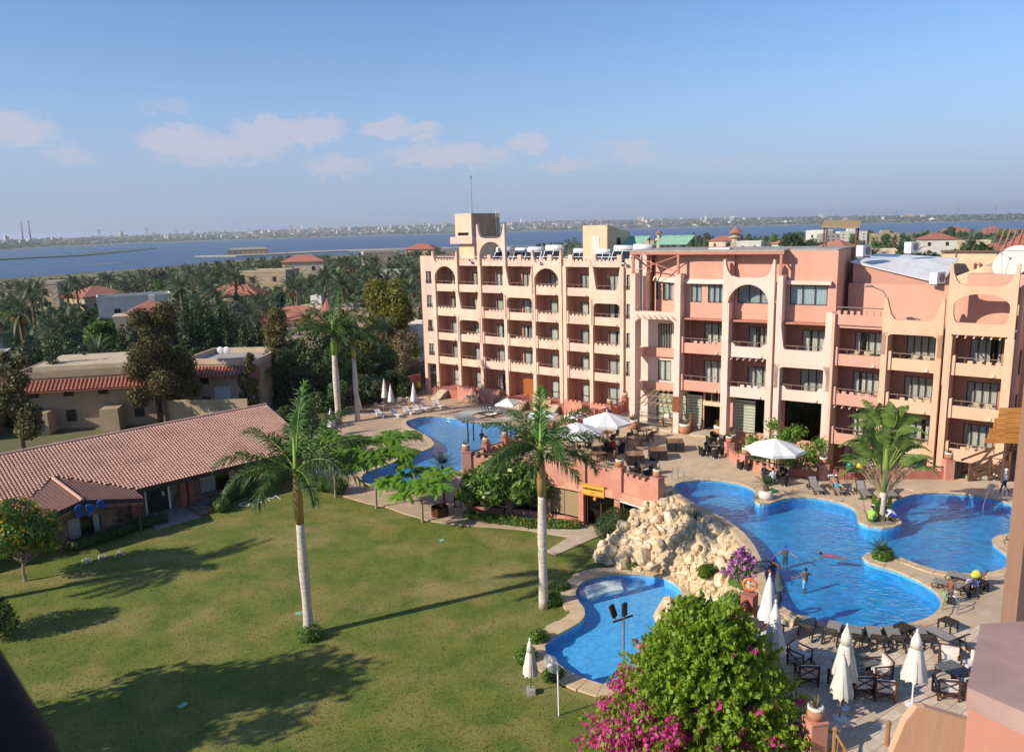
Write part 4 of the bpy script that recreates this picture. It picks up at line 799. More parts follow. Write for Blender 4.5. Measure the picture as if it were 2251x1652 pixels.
MB().box(2.55, 2.8, .252, 6, 3.602, 6.6).build('tank_wall', 'stained', tw); MB().box(.45, 2.25, .3, .35, 3.7, 4.2).build('louvre', 'opening_dark', tw)
m = MB()
for q in (-.25, .25): m.tube([(3.2, 5 + q, .3), (3.2, 5 + q, 7.2), (2.7, 5 + q, 7.2)], .04, 5)
for k in range(15): m.tube([(3.2, 4.75, .5 + k * .42), (3.2, 5.25, .5 + k * .42)], .025, 4)
m.build('ladder', 'metal_white', tw)
ms_ = thing('radio_mast', 'thin grey mast rising above the roof tower', 'mast', tuple(tw.matrix_basis @ Vector((2.5, .6, 6.58))), 0); MB().tube([(0, 0, 0), (0, 0, 2.5), (.05, 0, 4.8)], [.05, .035, .025], 6).build('pole', 'pylon_grey', ms_); MB().box(-.1, .1, -.07, .07, 4.4, 4.75).build('antenna', 'pylon_grey', ms_)
sh = thing('roof_stair_house', 'cream stair house with shuttered door on the hotel roof', 'stair house', (*lwp(20.9, 3.2), 17.4), atan2(LW_U.y, LW_U.x))
mb = MB(); mb.add([(0, 0, 0), (3.3, 0, 0), (3.3, 5.5, 0), (0, 5.5, 0), (0, 0, 4.6), (3.3, 0, 4.6), (3.3, 5.5, 3.7), (0, 5.5, 3.7)], [(0, 1, 5, 4), (1, 2, 6, 5), (2, 3, 7, 6), (3, 0, 4, 7), (4, 5, 6, 7)]); mb.build('wall', 'cream_plaster', sh)
MB().box(1.2, 2.3, -.06, -.002, .8, 3.4).build('door', 'sconce_white', sh); MB().box(3.302, 3.34, 2.2, 3.1, 2.2, 3.1).build('window', 'opening_dark', sh)
# solar water heaters on the roof
def heater(label, x, y, z, rz, s=1, grp='solar water heaters on the hotel roof'):
    t_ = thing('solar_heater', label, 'solar heater', (x, y, z), rz, grp, s)
    MB().tube([(-.95, .55, 1.75), (.95, .55, 1.75)], .34, 16).build('tank', 'metal_white', t_, True); m = MB()
    for k in range(2): x0_ = -.95 + k * .96; m.add([(x0_, -.75, .25), (x0_ + .9, -.75, .25), (x0_ + .9, .3, 1.5), (x0_, .3, 1.5)], [(0, 1, 2, 3)])
    m.build('collector', 'panel_black', t_); m = MB()
    for x0_ in (-.98, 0, .96): m.bar((x0_, -.78, .24), (x0_, .32, 1.52), .07, .1)
    m.bar((-1, -.78, .24), (1, -.78, .24), .06); m.bar((-1, .32, 1.52), (1, .32, 1.52), .06)
    for x0_ in (-.9, .9): m.bar((x0_, .6, 0), (x0_, .55, 1.5), .06); m.bar((x0_, -.75, 0), (x0_, -.75, .3), .06); m.bar((x0_, .6, .0), (x0_, -.7, .3), .04)
    m.build('frame', 'metal_white', t_); return t_
hl = ['solar heater seen through the tall roof arch', 'solar heater just right of the tall roof arch', 'solar heater between the tall arch and the twin tanks', 'front one of the overlapping pair of solar heaters', 'rear one of the overlapping pair of solar heaters', 'solar heater beside the roof stair house door', 'low horizontal tube heater before the stair house wall', 'solar heater beside the green roofed shelter', 'solar heater next to the steel roof brace']
for i, (s, d) in enumerate([(9.5, 2.3), (12.4, 2.4), (14.3, 2.3), (17.2, 2.3), (16.3, 3.6), (19, 5.4), (24, 2.4), (26.6, 2.3), (29.0, 2.5)]):
    x, y = lwp(s, d); heater(hl[i], x, y, 17.42, atan2(LW_U.y, LW_U.x) + .2, [1.05, 1, 1.05, 1.15, 1.1, .9, .9, 1.1, 1.15][i])
def flood(label, x, y, z, rz):
    t_ = thing('flood_light', label, 'flood light', (x, y, z), rz, 'flood lights on the hotel'); MB().bar((0, .1, 0), (0, -.35, .12), .06).build('bracket', 'panel_black', t_); m = MB().box(-.24, .24, -.62, -.3, -.02, .16); o = m.build('housing', 'panel_black', t_); MB().box(-.2, .2, -.628, -.621, .01, .13).build('lens', 'metal_white', t_); return t_
for i, s in enumerate((6.3, 17.2, 28.4)): x, y = lwp(s, -.1); flood(['flood light left of the tall roof arch', 'flood light above the second round arch', 'flood light at the end beside the steel brace'][i], x, y, 17.8 if i else 18.0, atan2(LW_U.y, LW_U.x))
for i, (s, d, w_) in enumerate([(25.2, 8.2, 3.4), (30.5, 8.2, 4)]):
    x, y = lwp(s, d); t_ = thing('roof_shelter', ['green corrugated shelter roof behind the stair house', 'green corrugated shelter roof above the steel brace'][i], 'shelter', (x, y, 17.4), atan2(LW_U.y, LW_U.x)); m = MB(); n = 16
    for k in range(n):
        xa, xb = -w_ / 2 + w_ * k / n, -w_ / 2 + w_ * (k + 1) / n; zz = .05 if k % 2 else 0
        m.add([(xa, -1.6, 2.2 + zz), (xb, -1.6, 2.2 - zz + .05), (xb, .6, 3.2 - zz + .05), (xa, .6, 3.2 + zz)], [(0, 1, 2, 3)])
    m.build('roof_sheet', 'green_roof', t_)
    for a in (-w_ / 2 + .1, w_ / 2 - .1):
        for c in ((-1.5, 2.2), (.5, 3.1)): MB().box(a - .05, a + .05, c[0] - .05, c[0] + .05, 0, c[1]).build('post', 'rail_wood', t_)
# ---------------------------------------------------------------- centre block
MS_O = Vector((14.5, 67.6)); MS_U = (Vector((25.2, 60.5)) - MS_O).normalized(); ms_an = atan2(MS_U.y, MS_U.x); MS_IN = Vector((-MS_U.y, MS_U.x))
def msp(s, d=0): p = MS_O + MS_U * s + MS_IN * d; return (p.x, p.y)
cb = thing('hotel_block', 'salmon centre block of the hotel with curved top storey', 'hotel', (MS_O.x, MS_O.y, 0), ms_an)
for i, (s, zt, w_) in enumerate([(-4.1, 17.75, .5), (.1, 17.75, .52), (4.35, 15.4, .55), (8.05, 15.4, .45), (8.7, 17.7, .45), (12.55, 13.8, .5)]):
    MB().box(s - w_ / 2, s + w_ / 2, -.3, .75, T - .02 if i < 3 else 1.9, zt).build('pillar', 'ms_pale', cb)
# curved top storey
def cy_(s): return .55 + (2.5 * ((1.9 - s) / 5.3) ** 2 if s < 1.9 else 0)
def strip(sa, sb, z0, z1, off, n=16, th=.25):
    m = MB(); S = [sa + (sb - sa) * i / n for i in range(n + 1)]
    return m.prism([(s, cy_(s) + off) for s in S] + [(s, cy_(s) + off + th) for s in S[::-1]], z0, z1)
wins = [(-3.0, -2.5), (-1.95, -.95), (-.25, .35), (.95, 1.95), (2.5, 4.0)]
strip(-3.5, 4.7, 13.95, 15.28, 0).build('curved_wall', 'ms_salmon', cb); strip(-3.5, 4.7, 16.9, 19.45, 0).build('curved_wall', 'ms_salmon', cb); e = [-3.5] + [v for q in wins for v in q] + [4.7]
for a, b_ in zip(e[::2], e[1::2]): strip(a, b_, 15.281, 16.899, 0, 4).build('curved_wall', 'ms_salmon', cb)
m = strip(-3.5, 4.4, 16.9, 17.28, -.42, 16, .419); m.v = [(v[0], v[1] + (.3 if v[2] > 17 and v[1] < cy_(v[0]) - .1 else 0), v[2]) for v in m.v]; m.build('visor', 'ms_pale', cb)
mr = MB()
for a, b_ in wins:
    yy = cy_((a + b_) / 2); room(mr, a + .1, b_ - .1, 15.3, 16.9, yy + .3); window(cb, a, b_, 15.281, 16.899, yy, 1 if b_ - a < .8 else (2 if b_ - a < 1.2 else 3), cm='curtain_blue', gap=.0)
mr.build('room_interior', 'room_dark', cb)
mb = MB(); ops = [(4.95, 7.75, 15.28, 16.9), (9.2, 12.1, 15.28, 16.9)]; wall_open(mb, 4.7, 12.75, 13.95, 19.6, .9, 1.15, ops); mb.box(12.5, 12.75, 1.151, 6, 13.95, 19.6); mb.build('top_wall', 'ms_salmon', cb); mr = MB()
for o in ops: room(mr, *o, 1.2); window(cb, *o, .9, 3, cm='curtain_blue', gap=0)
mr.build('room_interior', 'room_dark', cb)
MB().plate([(9.0, 16.95), (9.0, 17.25), (12.4, 17.25), (12.4, 16.95)], .45, .898).build('visor', 'ms_pale', cb)
MB().box(-4.35, 8.95, -.35, 1.5, 19.6, 19.75).box(-4.35, 12.75, 1.51, 8, 19.6, 19.74).box(8.96, 12.7, .9, 1.5, 19.601, 19.7).build('roof', 'concrete', cb); MB().box(-4.36, 8.94, -.36, -.3, 19.38, 19.62).build('roof_edge_beam', 'steel_pink', cb)
MB().box(-4.2, 12.7, 8, 8.2, 0, 19.6).build('outer_wall', 'ms_salmon', cb)
m = MB()
for x, y in ((-4.1, -.2), (.1, -.2), (8.7, -.2)): m.box(x - .1, x + .1, y - .1, y + .1, 17.7, 19.4)
m.bar((-4.1, -.2, 19.3), (.1, -.2, 17.85), .07); m.bar((-4.1, -.2, 17.9), (.1, -.2, 19.3), .07); m.bar((-4.1, -.2, 19.3), (-3.6, 2.6, 17.9), .1); m.bar((-3.6, 2.6, 17.7), (-3.6, 2.6, 19.5), .12); m.bar((8.7, -.2, 19.3), (9.3, 1.0, 18.0), .1); m.build('steel_brace', 'steel_pink', cb)
# bay A-B: flat back wall with small windows, beam with rounded corners
mb = MB(); ops = [(-2.6, -1.3, 10.9, 13.1), (-2.6, -1.3, 7.85, 9.75)]; wall_open(mb, -4.3, .4, T, 13.94, 2.0, 2.25, ops + [(-2.7, .2, T + .3, 7.0)]); mb.box(-4.3, -3.9, 2.26, 6, T, 19.4); mb.build('back_wall', 'ms_pale', cb); mr = MB()
for i, o in enumerate(ops): room(mr, *o, 2.27); window(cb, *o, 2.0, 2 if i else 5, gap=0)
room(mr, -2.7, .2, T + .3, 7, 2.27); mr.build('room_interior', 'room_dark', cb)
MB().box(-3.9, .3, 1.7, 1.999, 10.1, 10.9).box(-3.9, .3, 1.7, 1.999, 6.95, 7.7).build('string_course', 'ms_salmon', cb)
round_top(cb, -4.33, .33, 13.75, 14.4, 11.5, 'ms_pale', y0=-.29, y1=.4, w=.45, r=.5)
for i in range(7): x = -3.7 + i * .55; MB().bar((x, -.31, 14.1), (x + .3, -.55, 13.85), .07).build('beam_end', 'ms_salmon', cb)
MB().box(-4.2, .3, .41, 2.0, 13.95, 14.1).build('roof_ledge', 'ms_pale', cb)
MB().box(-3.8, -3.5, 1.2, 2.0, 14.1, 17.7).build('fin_wall', 'ms_pale', cb)
for z in (10.1, 6.95): MB().box(-4.35, -3.85, .75, 2.0, z, z + .8).build('tie_beam', 'ms_pale', cb); MB().box(-.15, .36, .75, 2.0, z, z + .8).build('tie_beam', 'ms_pale', cb)
m = MB()
for i in range(8): x = -3.6 + i * .5; m.tube([(x + .5, 1.9, 7.2), (x - .2, -.5, 5.9)], .045, 6)
for q in (.2, .55, .85): m.tube([(-3.6, -.5 + 2.4 * q, 5.85 + 1.3 * q), (.3, -.5 + 2.4 * q, 5.95 + 1.3 * q)], .04, 6)
m.build('pole_trellis', 'cane', cb)
def slats(parent, x0, x1, z0, z1, y, mat, name='slat', stp=.26):
    n = int((z1 - z0) / stp); me = MB().box(x0, x1, -.03, .03, 0, stp * .82).mesh(name, mat)
    for i in range(n): o = obj(name, me, parent, (0, y, z0 + i * stp)); o.rotation_euler[0] = .22
slats(cb, -2.6, .15, T + .4, 6.95, 2.08, 'shutter_green'); slats(cb, .4, 1.85, T + .4, 7.1, 1.55, 'shutter_green'); slats(cb, 4.8, 6.6, T + .4, 7.0, 1.4, 'shutter_green')
# bays B-C, C-D, D-E below
def msbay(a, b_, D2, rows, col_b, col_r, zs=(10.9, 7.6)):
    c = (a + b_) / 2; ops = [(c - .55, c + 1.35, zs[0] + .2, zs[0] + 2.4), (c - .55, c + 1.35, zs[1] + .2, zs[1] + 2.4)]
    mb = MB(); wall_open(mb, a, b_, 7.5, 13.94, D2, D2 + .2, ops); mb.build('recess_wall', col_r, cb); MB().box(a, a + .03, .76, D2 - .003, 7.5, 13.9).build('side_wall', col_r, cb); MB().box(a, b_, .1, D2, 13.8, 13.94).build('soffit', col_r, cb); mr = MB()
    for o in ops: room(mr, *o, D2 + .21); window(cb, *o, D2, 3)
    mr.build('room_interior', 'room_dark', cb)
    for (st_, vg), z0 in zip(rows, zs):
        if st_: balcony(cb, a, b_, z0, z0 + .9, z0 + 1.33, col_b, st_, y=0, D=D2, post=1 if a < 1 else None, vigas=vg)
        else: MB().box(a, b_, .1, D2 - .004, z0 + .02, z0 + .18).build('balcony_floor', col_b, cb)
msbay(.36, 4.08, 2.2, [('ch', 0), ('p', 0)], 'ms_salmon', 'ms_recess'); msbay(4.62, 7.83, 1.9, [('tx', 1), ('ch', 0)], 'ms_pale', 'ms_recess', (10.85, 7.4)); msbay(8.93, 12.3, 1.9, [('', 0), ('tx', 0)], 'ms_pale', 'ms_recess', (10.75, 7.55))
horn_frame(cb, 4.07, 8.28, 13.9, 19.0, 17.5, 16.95, 15.2, 'ms_pale', w=.42); taper_frame(cb, 8.5, 12.8, 10.6, 14.9, 11.75, 'ms_pale', zr=12.1); round_top(cb, 8.5, 12.8, 10.35, 10.6, 8.6, 'ms_pale')
MB().box(12.3, 12.8, -.3, .5, 13.8, 14.9).build('pillar_head', 'ms_pale', cb)
# ground floor: open entrance, glazed shops
mb = MB(); wall_open(mb, .36, 12.3, 1.9, 7.45, 1.6, 1.8, [(.45, 1.9, T + .4, 7.2), (2.0, 4.0, T, 6.1), (4.75, 7.6, T + .35, 7.1), (9.0, 12.2, T + .2, 7.2)]); mb.build('shop_wall', 'ms_salmon', cb)
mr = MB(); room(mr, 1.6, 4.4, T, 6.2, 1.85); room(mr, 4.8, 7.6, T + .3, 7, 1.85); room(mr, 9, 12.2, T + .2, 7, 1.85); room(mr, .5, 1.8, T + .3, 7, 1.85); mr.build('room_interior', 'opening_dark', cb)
MB().box(2.0, 4.0, 1.3, 1.599, 6.1, 6.45).build('door_lintel', 'cream_plaster', cb); m = MB()
for k in range(4): m.box(2.05 + k * .62, 2.11 + k * .62, 1.5, 1.59, 6.46, 7.2)
m.build('transom', 'cream_plaster', cb); MB().box(2.05, 3.95, 1.595, 1.6, 6.47, 7.2).build('transom_pane', 'glass_dark', cb)
MB().box(9.05, 12.15, 1.68, 1.7, T + .2, 7.2).build('shop_pane', 'glass_dark', cb); MB().box(9.4, 10.3, 1.5, 1.6, T + .1, 6.6).build('glass_door', 'glass', cb); MB().box(1.5, 4.3, -.6, 1.59, T + .003, T + .15).build('door_step', 'path_stone', cb); MB().box(-4.0, -.3, -.4, 1.99, T + .003, T + .16).build('platform', 'path_stone', cb)
MB().box(-.22, .42, -.34, -.302, 5.6, 7.0).build('notice_board', 'sign_brown', cb)
# ---------------------------------------------------------------- right wing
RW_O = Vector((25.2, 60.5)); RW_U = (Vector((35.6, 52.3)) - RW_O).normalized(); RW_IN = Vector((-RW_U.y, RW_U.x)); rw_an = atan2(RW_U.y, RW_U.x)
def rwp(s, d=0): p = RW_O + RW_U * s + RW_IN * d; return (p.x, p.y)
rw = thing('hotel_wing', 'orange peach hotel wing with big round opening beside the upper pool', 'hotel', (RW_O.x, RW_O.y, 0), rw_an)
for s, zt, w_ in ((-.05, 14.85, .4), (3.8, 13.6, .42), (7.45, 13.6, .4), (8.05, 13.6, .42), (11.75, 13.6, .55)): MB().box(s - w_ / 2, s + w_ / 2, -.3, 1.2, 1.85, zt).build('pillar', 'rw_plaster', rw)
rows = (10.75, 7.6, 4.4)
for i, (a, b_, cb_, sty_) in enumerate([(.15, 3.58, 'rw_pink', ['p', 'ct', 't']), (4.02, 7.24, 'rw_plaster', ['p', 'ch', 'ch']), (8.27, 11.46, 'rw_plaster', ['ch', 'p', 'ch'])]):
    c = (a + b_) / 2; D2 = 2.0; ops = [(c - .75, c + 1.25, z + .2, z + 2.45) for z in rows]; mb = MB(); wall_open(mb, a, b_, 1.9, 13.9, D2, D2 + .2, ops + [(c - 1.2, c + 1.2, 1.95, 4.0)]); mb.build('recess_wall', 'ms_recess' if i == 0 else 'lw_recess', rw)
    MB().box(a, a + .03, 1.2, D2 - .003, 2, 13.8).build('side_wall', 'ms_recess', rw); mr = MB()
    for o in ops: room(mr, *o, D2 + .21); window(rw, *o, D2, 4, mid=o[2] + .5)
    room(mr, c - 1.2, c + 1.2, 1.95, 4, D2 + .21); mr.build('room_interior', 'room_dark', rw)
    d_ = window(rw, c - 1.2, c + 1.2, 1.95, 4.0, D2, 4, gap=0); d_.name = 'garden_door'; d_.data.materials[0] = MT['orange_wood']
    for z, st_ in zip(rows, sty_): balcony(rw, a, b_, z, z + .9, z + 1.32, cb_, st_, y=0 if i else .05, D=D2, vigas=(i == 0 and z == 7.6), post=1)
    MB().box(a, b_, .17, D2, 13.7, 13.95).build('roof_slab', cb_, rw)
# roof terrace parapet over the first bay
m = MB().box(.15, 3.58, 0, .18, 13.95, 14.75); o = m.build('parapet', 'rw_pink', rw); m = MB()
for k in range(7): m.box(.2 + k * .48, .45 + k * .48, .003, .177, 14.748, 15.05)
m.build('merlon', 'rw_pink', o); MB().tube([(.1, .1, 15.3), (3.6, .1, 15.3)], .05, 6).build('top_rail', 'rail_grey', o)
L = [(3.6, 13.6), (3.6, 16.0), (3.66, 16.2), (3.8, 16.15), (3.95, 15.6), (4.15, 14.95), (4.4, 14.62), (4.7, 14.56)]
MB().plate(L + [(11.25 - p[0], p[1]) for p in L[::-1]], -.32, .1).build('horned_frame', 'rw_plaster', rw); round_top(rw, 3.6, 7.65, 13.5, 13.62, 11.9, 'rw_plaster')
horn_frame(rw, 7.8, 11.98, 10.0, 18.75, 17.2, 16.65, 15.75, 'rw_plaster', w=.38, closed=13.72)
MB().box(8.2, 11.6, 2.0, 2.2, 13.95, 16.75).box(.0, 8.1, 3.6, 3.8, 13.95, 16.9).box(8.1, 8.3, 2.21, 3.6, 13.95, 16.75).build('roof_terrace_wall', 'rw_pink', rw); MB().box(-.3, 12, .2, 5, 13.75, 13.94).build('roof_terrace_floor', 'concrete', rw)
for i in range(6): x = 8.6 + i * .52; MB().tube([(x, -.75, 13.6), (x, .1, 13.66)], .06, 6).build('beam_end', 'sconce_white', rw)
MB().box(12.05, 12.3, .3, 8, 1.9, 17.2).box(12.31, 18, 3.5, 3.7, 1.9, 16.5).build('flank_wall', 'rw_pink', rw)
for z in (11, 7.8, 4.8): MB().box(12.301, 12.36, .8, 1.5, z, z + 1.7).build('window', 'opening_dark', rw)
# low roofs behind the right wing
rb = thing('roof_hall', 'low cream hall with white sheet roof behind the right wing', 'building', (RW_O.x, RW_O.y, 13.9), rw_an)
mb = MB(); mb.add([(.2, 3.9, 0), (6.2, 5.5, 0), (6.2, 12, 0), (.2, 12, 0), (.2, 3.9, 4.7), (6.2, 5.5, 3.0), (6.2, 12, 4.6), (.2, 12, 5.0)], [(0, 1, 5, 4), (1, 2, 6, 5), (2, 3, 7, 6), (3, 0, 4, 7)]); mb.build('wall', 'rw_pink', rb)
MB().add([(.0, 3.7, 4.75), (6.4, 5.3, 3.05), (6.4, 12.2, 4.65), (.0, 12.2, 5.05), (.0, 3.7, 4.65), (6.4, 5.3, 2.95), (6.4, 12.2, 4.55), (.0, 12.2, 4.95)], [(0, 1, 2, 3), (4, 5, 1, 0), (5, 6, 2, 1), (7, 6, 5, 4), (6, 7, 3, 2), (7, 4, 0, 3)]).build('sheet_roof', 'roof_white', rb)
rb2 = thing('roof_hall', 'long cream hall wall with brown gutter beyond the white roof', 'building', (RW_O.x, RW_O.y, 13.9), rw_an)
MB().box(5, 22, 13, 13.3, 0, 5.2).box(6.6, 22, 13.301, 16, 0, 5.1).build('wall', 'cream_plaster', rb2); MB().box(4.9, 22, 12.85, 12.999, 5.05, 5.25).build('gutter', 'rail_wood', rb2); m = MB()
for k in range(4): m.box(6 + k * 3, 6.1 + k * 3, 12.9, 12.998, 4.6, 5.05)
m.tube([(5.5, 12.9, 3.2), (12, 12.9, 3.2)], .07, 6); m.tube([(7.5, 12.9, 3.2), (7.5, 12.8, 4.2), (7.9, 12.8, 4.2), (7.9, 12.9, 3.2)], .07, 6); m.build('pipe', 'red_plaster', rb2)
rb3 = thing('roof_hall', 'pink edged lower roof with tan gable behind the big round opening', 'building', (RW_O.x, RW_O.y, 13.9), rw_an)
mb = MB(); mb.add([(6.5, 4.6, 0), (9.2, 4.6, 0), (13.5, 6.2, 0), (6.5, 4.6, 3.2), (9.2, 4.6, 4.4), (13.5, 6.2, 4.0), (6.5, 9, 0), (13.5, 9, 0), (6.5, 9, 3.2), (13.5, 9, 4.0), (9.2, 9, 4.4)], [(0, 1, 4, 3), (1, 2, 5, 4), (2, 7, 9, 5), (6, 0, 3, 8), (3, 4, 10, 8), (4, 5, 9, 10)]); mb.build('wall', 'cream_plaster', rb3); MB().box(8.4, 15, 3.2, 4.5, 3.0, 3.9).build('roof_edge', 'rw_pink', rb3)
def dish(label, x, y, z, r, rz, tilt, mat='metal_white'):
    t_ = thing('satellite_dish', label, 'dish', (x, y, z), rz, 'satellite dishes on the roof'); m = MB(); n, k = 24, 6
    for j in range(k + 1):
        q = r * j / k
        for i in range(n): a = 2 * pi * i / n; v = Matrix.Rotation(tilt, 3, 'X') @ Vector((q * cos(a), -q * q * .28 / r, q * sin(a))); m.v.append((v.x, -v.y - .3, v.z + r * .9 + .35))
    for j in range(k):
        for i in range(n): m.f.append((j * n + i, j * n + (i + 1) % n, (j + 1) * n + (i + 1) % n, (j + 1) * n + i))
    m.build('reflector', mat, t_, True); c = Vector((0, -.3, r * .9 + .35)); d = Matrix.Rotation(tilt, 3, 'X') @ Vector((0, -1, 0)); f = c + Vector((d.x, d.y, -d.z if False else d.z)) * r * .9
    m = MB(); f = c + (Matrix.Rotation(-tilt, 3, 'X') @ Vector((0, -1, 0))) * r * .9
    for a in (.5, 2.6, 4.7): e = Matrix.Rotation(-tilt, 3, 'X') @ Vector((r * cos(a), 0, r * sin(a))); m.tube([c + e, f], .02, 4)
    m.ell(f, (.1, .1, .1), 8, 5); m.build('feed', 'pylon_grey', t_); MB().tube([(0, .05, 0), (0, .05, r * .9 + .3)], .07, 8).build('post', 'pylon_grey', t_); return t_
for i, (s, d, z, r) in enumerate([(11.0, 4.2, 17.3, 1.35), (13.6, 5.0, 17.6, .85), (12.8, 4.4, 17.0, .6), (15.0, 4.6, 17.0, .7)]):
    x, y = rwp(s, d); dish(['biggest satellite dish tilted up over the roof edge', 'mid sized round satellite dish behind the horn tip', 'small grey dish under the big dish', 'small satellite dish at the far roof end'][i], x, y, z, r, [-1.1, -.4, -.3, -.5][i], [.55, .15, .2, .1][i], 'sconce_white' if i == 0 else 'metal_white')
def acunit(label, x, y, z, rz):
    t_ = thing('air_conditioner', label, 'air conditioner', (x, y, z), rz, 'air conditioners on the roof'); MB().box(-.55, .55, -.3, .3, .12, 1.0).build('case', 'metal_white', t_); m = MB().lathe([(.32, 0), (.32, .02)], 16); m.xf(Matrix.Translation((.1, -.302, .56)) @ Matrix.Rotation(pi / 2, 4, 'X')); m.build('fan_grille', 'pylon_grey', t_); m = MB()
    for a in (-.4, .4): m.box(a - .05, a + .05, -.28, .28, 0, .12)
    m.build('foot', 'pylon_grey', t_)
for i, (s, d, z, sgn) in enumerate([(.9, 4.0, 18.9, 0), (3.4, 8.8, 19, 0), (6.4, 3.4, 16.9, 0)]):
    x, y = rwp(s, d); acunit(['air conditioner hung on the red wall left of the white roof', 'air conditioner on the wall beyond the white roof', 'air conditioner on the ledge beside the big horned frame'][i], x, y, z, rw_an + 1.2)
sh_ = thing('roof_canopy', 'rusty tilted sheet canopy on posts above the centre roof', 'canopy', (*msp(11.8, 6.5), 19.74), ms_an)
MB().add([(-1.4, -1, 1.7), (1.6, -1, 1.6), (1.4, .9, 2.1), (-1.6, .9, 2.2), (-1.4, -1, 1.6), (1.6, -1, 1.5), (1.4, .9, 2.0), (-1.6, .9, 2.1)], [(0, 1, 2, 3), (7, 6, 5, 4), (0, 4, 5, 1), (1, 5, 6, 2), (2, 6, 7, 3), (3, 7, 4, 0)]).build('sheet', 'cane', sh_)
for x, y, z in ((-1.2, -.8, 1.65), (1.3, -.8, 1.55), (1.2, .7, 2.0), (-1.3, .7, 2.1)): MB().box(x - .06, x + .06, y - .06, y + .06, 0, z).build('post', 'rail_wood', sh_)
MB().box(-.9, .9, -.5, .5, 0, .12).build('base', 'roof_white', thing('roof_hatch', 'flat white hatch lying on the centre roof edge', 'hatch', (*msp(3.3, 1.2), 19.76), ms_an))
lp = thing('wall_lamp_arm', 'street lamp head on an arm above the horned parapet', 'lamp', (*rwp(3.7, 0), 16.1), rw_an); MB().tube([(0, 0, 0), (-.2, -.1, .5), (-.9, -.6, .9)], .04, 6).build('arm', 'pylon_grey', lp); MB().ell((-1.15, -.75, .95), (.35, .2, .1), 10, 6).build('lamp_head', 'pylon_grey', lp, True)
# wooden stair and plank canopy at the end of the right wing
ws = thing('wooden_stair', 'dark timber stair with crossed railings by the right wing', 'stair', (31.9, 52.4, T), 0)
d = Vector((3.6, .1, 0)); m = MB()
for k in (0, 1): m.bar((0, k * 1.1, .15), (4.2, k * 1.1, 1.75), .1, .3)
m.build('stringer', 'rail_wood', ws)
for k in range(9): MB().box(.2 + k * .45, .6 + k * .45, .05, 1.05, .2 + k * .17, .25 + k * .17).build('tread', 'rail_wood', ws)
m = MB(); m.bar((0, 0, 1.2), (4.2, 0, 2.8), .09, .12); m.bar((0, 1.1, 1.2), (4.2, 1.1, 2.8), .09, .12)
for k in range(4):
    x = k * 1.4; z = .15 + x * .38; m.box(x - .07, x + .07, -.07, .07, 0, z + 1.15)
    if k < 3: m.bar((x, 0, z + .1), (x + 1.4, 0, z + 1.5), .05); m.bar((x, 0, z + 1.0), (x + 1.4, 0, z + .65), .05)
m.build('rail', 'rail_wood', ws)
pm('orange_plank', (.58, .26, .06), (.44, .17, .035), s=2, st=(.6, 6, 6), rough=.55, rand=.1)
pc = thing('plank_canopy', 'stepped canopy of orange varnished planks above the wooden stair', 'canopy', (34.2, 52.6, 7.0), -.1)
for k in range(7): MB().box(-.9 - .13 * k + (.1 if k % 2 else 0), 4, -.9, -.84, 1.75 - k * .36, 2.08 - k * .36).build('plank', 'orange_plank', pc)
[MB().box(q, q + .12, -.83, -.71, -3.3, 2).build('post', 'rail_wood', pc) for q in (-.3, 3.2)]
# ---------------------------------------------------------------- the near corner of the photographer's own wing
nw = thing('hotel_corner', 'sunlit orange corner wall of the nearest hotel wing', 'wall', (0, 0, 0)); plaster('near_orange', (.72, .40, .25), (.66, .35, .21), .93, 2.5); plaster('near_pink', (.52, .235, .17), (.45, .2, .145), .85, 3); pm('dusty_top', (.46, .30, .26), (.36, .23, .20), s=5, rough=.95)
MB().prism([(6.7, 10.0), (6.93, 10.02), (9.4, 11.3), (10.5, 13), (8.9, 13)], 0, 30).build('corner_wall', 'near_orange', nw)
np_ = thing('balcony_pier', 'dusty pink balcony pier close by at the right edge', 'pier', (0, 0, 0)); MB().prism([(1.17, 1.84), (1.39, 2.14), (2.6, 2.2), (2.6, 1.2), (1.6, 1.2)], 17, 20.74).build('shaft', 'near_pink', np_); MB().prism([(1.16, 1.835), (1.385, 2.155), (2.6, 2.22), (2.6, 1.2), (1.6, 1.19)], 20.742, 20.8).build('cap', 'dusty_top', np_)
MB().plate([(1.81, 20.801), (1.82, 21.0), (1.86, 21.15), (2.05, 21.6), (2.6, 21.6), (2.6, 20.801)], 2.36, 2.5).build('upright', 'near_pink', np_)
ph = thing('balcony_horn', 'orange sunlit parapet horn of the nearest balcony below', 'parapet', (0, 0, 0)); MB().plate([(2.60, 16), (2.62, 17.9), (2.65, 18.25), (2.73, 18.5), (2.80, 18.6), (2.86, 18.6), (3.14, 18.5), (3.6, 18.38), (3.6, 16)], 4.97, 5.03).build('horn_plate', 'near_orange', ph)
bk = thing('lamp_housing', 'black out of focus lamp housing at the lower left corner', 'lamp'); pm('black_metal', (.012, .012, .014), (.008, .008, .01), s=4, rough=.6)
m = MB().ell((0, 0, 0), (.4, .1, .7), 40, 28); m.build('housing', 'black_metal', bk, True); MB().tube([(-.1, 0, -.6), (-.15, 0, -1.5)], .03, 8).build('stem', 'black_metal', bk)
bk.location = (-.76, .62, 21.2)
